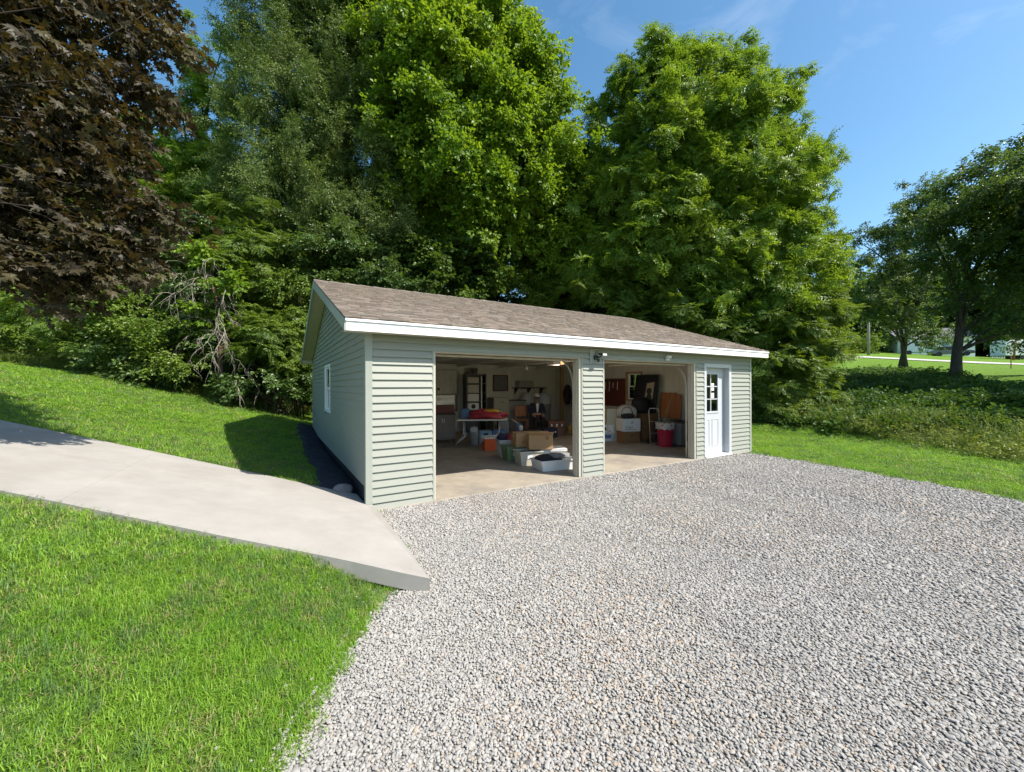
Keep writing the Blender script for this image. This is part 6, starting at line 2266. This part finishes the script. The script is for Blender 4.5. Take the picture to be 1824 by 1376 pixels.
gf = thing('golf_bag', 'tall dark golf bag standing in the far corner right of the brown trunk', 'bag', (8.40, 5.75, FZ), .3)
MB().lathe([(.13, 0), (.14, .05), (.13, .75), (.15, .86), (.14, .87), (.10, .80)], 16).build('bag_body', M['navy'], gf, smooth=True)
MB().box(.11, .19, -.08, .08, .15, .5).build('pocket', M['black'], gf, bev=.02)
for k in range(6):
    a = k * 1.05
    MB().tube([(.05 * math.cos(a), .05 * math.sin(a), .7), (.10 * math.cos(a), .10 * math.sin(a), 1.08 + .02 * k)], .006, 5).build('club_shaft', M['steel'], gf)
    MB().box(.10 * math.cos(a) - .03, .10 * math.cos(a) + .03, .10 * math.sin(a) - .015, .10 * math.sin(a) + .015, 1.08 + .02 * k, 1.13 + .02 * k).build('club_head', M['blackplastic'], gf, bev=.008)
for k, (x, y, w, h, m, lb) in enumerate(((5.35, 4.05, .50, .36, 'cabinet_dark', 'black suitcase lying flat behind the brown cardboard boxes'), (6.45, 4.75, .46, .30, 'navy', 'navy suitcase on the floor before the brown trunk'))):
    sc_ = thing('suitcase', lb, 'suitcase', (x, y, FZ), CAMROT + .2 * k)
    MB().box(-w / 2, w / 2, -.17, .17, .012, h).build('shell', M[m], sc_, bev=.03)
    MB().tube([(-.07, -.175, h * .6), (-.06, -.21, h * .6), (.06, -.21, h * .6), (.07, -.175, h * .6)], .01, 6).build('handle', M['blackplastic'], sc_)
    for sx in (-.15, .15):
        MB().box(sx - .02, sx + .02, -.182, -.171, h * .55, h * .68).build('clasp', M['steel'], sc_)
for k, (x, y, m, lb) in enumerate(((4.45, 3.35, 'tub_white', 'white paint can on the floor beside the orange cooler'), (5.0, 3.75, 'blue', 'blue paint can behind the cloudy clear tub'), (2.45, 5.15, 'steel', 'plain metal paint can left of the grey cabinet'))):
    pc_ = thing('paint_can', lb, 'can', (x, y, FZ), k)
    MB().lathe([(.08, 0), (.085, .004), (.085, .19), (.08, .195), (.075, .188), (.001, .186)], 18).build('can', M[m], pc_, smooth=False)
    MB().tube([(.086 * math.cos(a), .03, .15 + .07 * math.sin(a)) for a in np.linspace(0, PI, 9)], .003, 5).build('bail', M['steel'], pc_)
cd_ = MB().tube([(4.9 + .22 * math.cos(a) * (1 + .05 * math.sin(a * .31)), 2.75 + .2 * math.sin(a) * (1 + .06 * math.cos(a * .23)), FZ + .012 + .002 * a) for a in np.linspace(0, 6.283 * 4, 90)], .008, 5).build('extension_cord', M['orange'], smooth=True)
tag(cd_, 'orange extension cord coiled on the floor behind the brown boxes', 'cord')
for k, (x, y, z, ln, lb) in enumerate(((2.55, 5.9, .02, 1.45, 'broom leaning in the corner left of the grey cabinet'),)):
    br_ = thing('broom', lb, 'broom', (x, y, FZ), 0)
    MB().tube([(0, 0, .2), (.10, .5, 1.45)], .012, 6).build('handle', M['lumber'], br_)
    MB().hexa([(-.16, -.04, 0), (.16, -.04, 0), (.16, .03, 0), (-.16, .03, 0), (-.10, -.02, .22), (.10, -.02, .22), (.10, .02, .22), (-.10, .02, .22)]).build('bristles', M['yellow'], br_)

# --- right bay
pb = thing('tool_board', 'dark red tool board on the far wall left of the bright window', 'tool board', (GL - WT - .002, 4.55, 0.95), 0)
MB().box(-.02, 0, -.62, .45, 0, .92).build('board', M['redwood'], pb)
for k, (y, z, ln) in enumerate(((.25, .85, .28), (.08, .86, .36), (-.1, .84, .22), (-.3, .85, .3))):
    MB().tube([(-.035, y, z), (-.035, y + .02, z - ln)], .010, 6).build('tool_handle', M['steel'], pb)
    MB().box(-.05, -.022, y - .05, y + .05, z - .02, z + .03).build('tool_head', M['blackplastic'], pb, bev=.005)
MB().box(-.10, -.021, -.6, .43, .925, .945).build('ledge', M['cabinet_light'], pb)
ar = thing('framed_picture', 'large black framed picture with a pale tilted panel leaning on the far wall', 'picture', (GL - WT - .34, 2.88, 0.86), 0)
ar.rotation_euler = (0, 0.16, 0)
MB().box(-.02, 0, -.40, .40, 0, 1.10).build('canvas', M['canvas_dark'], ar)
for b in ((-.43, -.40, 0, 1.10), (.40, .43, 0, 1.10), (-.43, .43, 1.101, 1.13), (-.43, .43, -.03, -.001)):
    MB().box(-.035, .005, b[0], b[1], b[2], b[3]).build('frame', M['blackplastic'], ar)
pn = MB().hexa([(-.024, -.28, .40), (-.0205, -.28, .40), (-.0205, .02, .30), (-.024, .02, .30), (-.024, -.30, .90), (-.0205, -.30, .90), (-.0205, -.02, .86), (-.024, -.02, .86)])
pn.build('pale_panel', M['canvas_pale'], ar)
mb = MB()
for (yc, zc, ry_, rz_) in ((-.13, .62, .10, .15), (-.15, .44, .13, .08)):
    mb.tube([(-.0245, yc, zc), (-.028, yc, zc)], 0.1, 14)
mb.build('dark_shape', M['ink'], ar)
ob_ = thing('varnished_board', 'orange varnished wooden board leaning on the far wall right of the picture', 'board', (GL - WT - .13, 2.12, 0.70), 0)
ob_.rotation_euler = (0, .10, 0)
for k in range(4):
    MB().box(-.025, 0, -.36 + k * .18, -.185 + k * .18, 0, .74 - .05 * (k == 0)).build('plank', M['orangewood'], ob_, bev=.004)
MB().box(-.05, -.026, -.34, .34, .55, .62).build('batten', M['orangewood'], ob_)
# big brown carton with black things behind the cart
carton('cardboard_box', 'big brown carton standing behind the cream hand truck', 8.55, 2.75, .62, .52, .80, -.2, FZ, 'card_dark', 'brown cartons in the right bay', tape=True)
carton('cardboard_box', 'dark carton carrying the framed picture behind the big brown carton', 8.62, 3.35, .5, .5, .84, 0.05, FZ, 'card_dark', 'brown cartons in the right bay', tape=False)
lump('black_coat', .62, .5, .55, M['black'], None, 71, (8.45, 2.85, FZ + .802), rough=.22, rz=.4)
tag(bpy.data.objects['black_coat'], 'black coat heaped on the big brown carton below the picture', 'coat')
carton('cardboard_box', 'brown carton with a hand hole on the floor under the white printed box', 7.68, 2.62, .50, .40, .33, CAMROT + .25, FZ, 'card_dark', 'brown cartons in the right bay', tape=False, holes=True)
wb = carton('printed_box', 'white printed carton with dark lettering under the black handbag', 7.66, 2.60, .54, .42, .36, CAMROT + .18, FZ + .335, 'tub_white', tape=False)


def strokes(parent, y, segs, w=.012):
    for pts in segs:
        MB().tube([(a, y, b) for a, b in pts], w / 2, 4).build('lettering', M['ink'], parent)


strokes(wb, -.211, [[(-.20, .10), (-.17, .16), (-.15, .10), (-.12, .16), (-.10, .10)], [(-.08, .12), (-.05, .14), (-.04, .10), (-.08, .10), (-.02, .11)], [(0, .10), (.02, .15), (.03, .10)],
                    [(-.19, .06), (.06, .065)], [(.08, .06), (.15, .06)], [(-.02, .22), (.02, .30), (.05, .29), (.01, .22), (.05, .23)]])
hb_ = thing('handbag', 'black handbag with a looped strap on the white printed carton', 'handbag', (7.60, 2.56, FZ + .697), CAMROT + .18)
lump('bag_body', .40, .22, .16, M['black'], hb_, 75, rough=.1)
MB().tube([(.18 * math.cos(a) - .02, 0, .10 + .22 * math.sin(a)) for a in np.linspace(.05, PI - .05, 10)], .009, 6).build('strap', M['black'], hb_, smooth=True)
bgs = lump('plastic_bag', .58, .44, .42, M['bag'], None, 77, (7.78, 2.78, FZ + .697), rough=.14, rz=CAMROT)
tag(bgs, 'pale stuffed plastic bag behind the black handbag', 'bag')
carton('stored_box', 'cream box at the left behind the stuffed plastic bag', 7.55, 3.12, .42, .34, .95, CAMROT + .1, FZ, 'cream', tape=False)
bn = tote('storage_tub', 'white and blue storage tub on the floor of the right bay', 7.30, 3.18, .44, .34, .24, CAMROT + .1, m='tub_clear', lid='tub_clear')
MB().box(-.16, .14, -.172, -.168, .10, .2).build('label_band', M['blue'], bn)
MB().box(-.16, .14, -.168, -.160, .03, .095).build('label_band', M['tub_white'], bn)
sb_ = carton('printed_box', 'white box with a black square print on top of the blue and white tub', 7.34, 3.20, .44, .3, .22, CAMROT + .05, FZ + .265, 'tub_white', tape=False)
MB().box(-.09, .0, -.1515, -.1505, .06, .15).build('printed_square', M['ink'], sb_)
MB().box(.06, .14, -.1515, -.1505, .03, .05).build('printed_line', M['ink'], sb_)
# dark things at the left of the right bay
dch = thing('dark_chair', 'dark armchair piled with black clothes at the left of the right bay', 'chair', (7.45, 4.0, FZ), CAMROT)
MB().box(-.30, .30, -.28, .28, .18, .44).build('seat', M['cabinet_dark'], dch, bev=.03)
MB().box(-.30, .30, .20, .30, .44, .95).build('backrest', M['cabinet_dark'], dch, bev=.03)
for sx in (-1, 1):
    MB().box(sx * .33 - .05, sx * .33 + .05, -.28, .28, .10, .62).build('armrest', M['redwood'], dch, bev=.02)
for sx in (-.26, .26):
    for q in (-.24, .24):
        MB().box(sx - .02, sx + .02, q - .02, q + .02, 0, .18).build('leg', M['darkwood'], dch)
lump('clothes_pile', .5, .44, .42, M['black'], None, 81, (7.45, 3.97, FZ + .445), rough=.25)
tag(bpy.data.objects['clothes_pile'], 'pile of black clothes on the dark armchair', 'clothes')
wf = thing('picture_panel', 'small white framed panel standing on the black clothes pile', 'frame', (7.35, 4.02, FZ + .82), CAMROT + .1)
for b in ((-.14, -.11, 0, .36), (.11, .14, 0, .36), (-.11, .11, .33, .36), (-.11, .11, .0, .03), (-.11, .11, .16, .18)):
    MB().box(b[0], b[1], -.01, .01, b[2], b[3]).build('frame_bar', M['tub_white'], wf)
MB().box(-.109, .109, .002, .008, .031, .329).build('backing', M['canvas_dark'], wf)
rs = thing('red_cart', 'red metal cart upright standing left of the stuffed bag', 'cart', (7.50, 3.55, FZ), CAMROT)
for sx in (-.12, .12):
    MB().tube([(sx, 0, .05), (sx, .05, .92)], .016, 6).build('rail', M['red'], rs)
for z in (.3, .6, .9):
    MB().tube([(-.12, z * .05, z), (.12, z * .05, z)], .013, 6).build('crossbar', M['red'], rs)
MB().box(-.14, .14, -.2, 0.02, .02, .045).build('toe_plate', M['red'], rs)
# hand truck with a cream tube frame
ht = thing('hand_truck', 'cream tube hand truck with a dark blue panel beside the red bin', 'hand truck', (8.08, 1.98, FZ), CAMROT + .12)
ht.rotation_euler = (-.10, 0, CAMROT + .12)
MB().tube([(-.16, 0, .04), (-.16, 0, .92), (-.13, 0, .99), (.10, 0, .99), (.13, 0, .92), (.13, 0, .04)], .013, 8).build('frame_tube', M['cream'], ht, smooth=True)
MB().box(-.02, .115, -.004, .02, .06, .66).build('panel', M['navy'], ht)
for z in (.3, .62):
    MB().tube([(-.16, 0, z), (.13, 0, z)], .009, 6).build('crossbar', M['cream'], ht)
MB().box(-.17, .14, -.22, .02, .012, .03).build('toe_plate', M['steel'], ht)
for sx in (-.2, .17):
    MB().tube([(sx - .015, .06, .075), (sx + .015, .06, .075)], .07, 14).build('wheel', M['blackplastic'], ht)
# red bin
rb_ = thing('trash_bin', 'tall red trash bin lined with a crumpled clear bag in the right bay', 'bin', (7.92, 1.55, FZ), 0)
MB().lathe([(.165, 0), (.17, .01), (.19, .2), (.215, .56), (.228, .565), (.228, .60), (.205, .60), (.16, .03)], 24).build('bucket', M['red'], rb_, smooth=True)
for k in range(10):
    a = k * 2 * PI / 10
    MB().tube([(.178 * math.cos(a), .178 * math.sin(a), .03), (.213 * math.cos(a), .213 * math.sin(a), .54)], .006, 4).build('rib', M['red'], rb_)
ln_ = MB()
nL = 36
prof = [(.232, .47), (.236, .55), (.24, .61), (.225, .64), (.19, .61)]
for r_, z_ in prof:
    for k in range(nL):
        w = 1 + .06 * math.sin(k * 2.1) + .04 * math.sin(k * 5.3 + z_ * 20)
        ln_.v.append((r_ * w * math.cos(2 * PI * k / nL), r_ * w * math.sin(2 * PI * k / nL), z_ + .018 * math.sin(k * 1.7)))
for i in range(len(prof) - 1):
    for k in range(nL):
        a, b = i * nL + k, i * nL + (k + 1) % nL
        ln_.f.append((a, b, b + nL, a + nL))
ln_.build('liner', M['bag'], rb_, smooth=True)
lump('rubbish', .36, .36, .16, M['redvinyl'], rb_, 83, (0, 0, .50), rough=.3)
lump('rubbish', .22, .2, .14, M['tub_green'], rb_, 84, (.08, .02, .56), rough=.3)
gc_ = thing('low_cabinet', 'low dark grey cabinet right of the red bin', 'cabinet', (8.55, 1.60, FZ), -.1)
MB().box(-.30, .36, -.34, .34, 0.03, .62).build('cabinet_body', M['greyplastic'], gc_, bev=.008)
MB().box(-.32, -.302, -.32, .32, .06, .58).build('door', M['greyplastic'], gc_, bev=.004)
MB().box(-.32, .38, -.36, .36, .621, .645).build('worktop', M['cabinet_dark'], gc_, bev=.004)
for k, (y, lb) in enumerate(((1.98, 'pale dowel leaning on the far wall behind the red bin, the shorter one'), (1.90, 'pale dowel leaning on the far wall behind the red bin, the longer one'))):
    o = MB().tube([(8.38, y, .68), (8.80, y + .08, 1.25 + .15 * k)], .011, 6).build('dowel', M['lumber'])
    tag(o, lb, 'dowel', 'dowels leaning behind the red bin')
dg = thing('guitar_case', 'black upright case standing beside the door track of the right bay', 'case', (8.35, 1.08, FZ), -.3)
MB().hexa([(-.12, -.06, 0), (.12, -.06, 0), (.12, .06, 0), (-.12, .06, 0), (-.05, -.04, .6), (.05, -.04, .6), (.05, .04, .6), (-.05, .04, .6)]).build('shell', M['black'], dg, bev=.02)
MB().tube([(0, -.065, .28), (0, -.09, .3), (0, -.09, .36), (0, -.06, .38)], .008, 6).build('handle', M['blackplastic'], dg)
wbk = thing('white_bucket', 'small white bucket lying by the door track of the right bay', 'bucket', (8.05, 0.85, FZ + .11), .4)
wbk.rotation_euler = (PI / 2, 0, .6)
MB().lathe([(.09, -.11), (.11, .11), (.116, .11), (.116, .12), (.1, .12), (.085, -.09)], 18).build('pail', M['greyplastic'], wbk, smooth=True)
MB().tube([(.11 * math.cos(a), .11 * math.sin(a), .11) for a in np.linspace(.2, PI - .2, 8)], .004, 5).build('bail', M['steel'], wbk, smooth=True)

# ------------------------------------------------------------------ far things on the right
# the road beyond the field
V, F = [], []
for i, y in enumerate(np.arange(-60, 90, 2.0)):
    for x in (56.5, 61.5):
        xx = x - 0.03 * (y - 10)
        V.append((xx, y, land1(xx, y) + 0.05))
n = len(V) // 2
F = [(2 * i, 2 * i + 1, 2 * i + 3, 2 * i + 2) for i in range(n - 1)]
tag(MB().add(V, F).build('road', M['road']), kind='structure')

b_, d_ = on_land(1547, 633)
M['pole'] = mat('weathered_pole', (0.30, 0.26, 0.23), 0.9, 0.2, 3, 0.3, 20, stretch=(5, 5, .5))
M['rustpole'] = mat('rusty_pole', (0.30, 0.12, 0.06), 0.9, 0.25, 3, 0.3, 20)
up_ = thing('utility_pole', 'pale wooden utility pole by the road with a crossarm', 'pole', b_)
MB().tube([(0, 0, -.3), (.05, 0, 4.5), (.08, 0, 9.6)], [.17, .15, .11], 10).build('shaft', M['pole'], up_, smooth=True)
MB().obox((-1.0, .4, 8.9), (1.15, -.45, 8.9), .1, .12).build('crossarm', M['pole'], up_)
for k in (-.9, -.4, .5, 1.0):
    MB().lathe([(.03, 0), (.05, .05), (.03, .14), (.001, .15)], 8, (k, -k * .4, 8.96)).build('insulator', M['tub_white'], up_)
b2, d2 = on_land(1805, 642)
p2 = thing('rust_pole', 'thin leaning rust coloured pole beside the white trailer', 'pole', b2)
MB().tube([(0, 0, -.3), (.55, -.3, 5.2)], [.11, .08], 8).build('shaft', M['rustpole'], p2, smooth=True)
MB().tube([(.55, -.3, 5.15), (2.6, -1.2, .1)], .015, 4).build('guy_wire', M['steel'], p2)
b3, d3 = on_land(1713, 700)
p3 = thing('marker_post', 'thin dark marker post in the sunlit field', 'post', at(1801, 690, 30).tolist()[:2] + [land1(*at(1801, 690, 30)[:2])])
MB().tube([(0, 0, -.2), (0.02, 0, 1.0)], .03, 6).build('shaft', M['rustpole'], p3)
MB().box(-.05, .09, -.012, .012, .82, .98).build('plate', M['steel'], p3)

# white house
M['whitehouse'] = mat('white_clapboard', (0.72, 0.73, 0.75), 0.6, 0.04, 2)
M['greyroof'] = mat('grey_roof', (0.12, 0.125, 0.13), 0.9, 0.15, 3)
hx = at(1645, 628, 72)
hz = land1(hx[0], hx[1])
hs = thing('white_house', 'white house with a grey roof half hidden behind the forked bank tree', 'house', (hx[0], hx[1], hz), math.radians(-50))
MB().box(-5, 5, -3.5, 3.5, -.5, 2.9).build('wall', M['whitehouse'], hs)
MB().prism([(-4.0, 2.85), (4.0, 2.85), (0, 4.9)], -5.4, 5.4, 'x').build('roof', M['greyroof'], hs)
for x in (-3.2, -.8, 2.4):
    w_ = MB().box(x - .45, x + .45, -3.56, -3.50, 1.0, 2.2).build('window', M['cabinet_dark'], hs)
    MB().box(x - .55, x + .55, -3.58, -3.52, .88, .99).build('sill', M['whitehouse'], w_)
MB().box(.6, 1.5, -3.56, -3.50, 0, 2.05).build('door', M['paleblue'], hs)
for i, (px, py, dd, lb) in enumerate(((1818, 640, 52, 'white box trailer parked at the right edge by the road'),)):
    c0 = at(px, py, dd)
    tz = thing('box_trailer', lb, 'trailer', (c0[0], c0[1], land1(c0[0], c0[1])), math.radians(-45))
    MB().box(-2.4, 2.4, -1.1, 1.1, .5, 2.5).build('body', M['whitehouse'], tz, bev=.06)
    for k in range(6):
        MB().box(-2.2 + k * .8, -2.18 + k * .8, -1.112, -1.101, .6, 2.4).build('seam', M['steel'], tz)
    for sx in (-.5, .35):
        for q in (-1.0, .85):
            MB().tube([(sx, q, .34), (sx, q + .16, .34)], .34, 14).build('wheel', M['blackplastic'], tz)
    MB().obox((2.4, 0, .55), (3.5, 0, .5), .08, .1).build('tow_bar', M['steel'], tz)
c0 = at(1693, 641, 58)
cw = thing('parked_car', 'grey parked car seen between the two bank tree trunks', 'car', (c0[0], c0[1], land1(c0[0], c0[1])), math.radians(-62))
M['carpaint'] = mat('grey_car_paint', (0.10, 0.11, 0.125), 0.35, 0.03, 3, metal=0.3, coat=0.6)
MB().prism([(-2.2, .35), (2.2, .35), (2.25, .75), (1.3, .92), (-1.9, .95), (-2.25, .8)], -.85, .85, 'y').build('body', M['carpaint'], cw, bev=.06)
MB().prism([(-1.7, .95), (1.0, .93), (.4, 1.45), (-1.2, 1.47)], -.72, .72, 'y').build('cabin', M['cabinet_dark'], cw, bev=.06)
for sx in (-1.4, 1.4):
    for q in (-.88, .70):
        MB().tube([(sx, q, .33), (sx, q + .18, .33)], .33, 14).build('wheel', M['blackplastic'], cw)
c0 = at(1640, 634, 63)
vn = thing('white_van', 'white van parked in front of the white house behind the forked trunk', 'van', (c0[0], c0[1], land1(c0[0], c0[1])), math.radians(-62))
MB().prism([(-2.5, .4), (2.5, .4), (2.5, 1.1), (1.7, 1.25), (1.2, 2.2), (-2.5, 2.2)], -.95, .95, 'y').build('body', M['whitehouse'], vn, bev=.06)
MB().box(-.9, .9, -.962, -.952, 1.35, 1.95).build('window', M['cabinet_dark'], vn)
for sx in (-1.6, 1.5):
    for q in (-.97, .78):
        MB().tube([(sx, q, .36), (sx, q + .18, .36)], .36, 14).build('wheel', M['blackplastic'], vn)
fn = thing('picket_fence', 'low white picket fence beside the road left of the trailer', 'fence', (0, 0, 0))
pA_, pB_ = at(1768, 640, 56), at(1808, 642, 53)
for k in range(14):
    q = pA_ + (pB_ - pA_) * k / 13
    z = land1(q[0], q[1])
    MB().box(q[0] - .05, q[0] + .05, q[1] - .02, q[1] + .02, z - .1, z + .8).build('picket', M['whitehouse'], fn)
for zz in (.25, .6):
    MB().obox((pA_[0], pA_[1] + .05, land1(pA_[0], pA_[1]) + zz), (pB_[0], pB_[1] + .05, land1(pB_[0], pB_[1]) + zz), .04, .07).build('fence_rail', M['whitehouse'], fn)
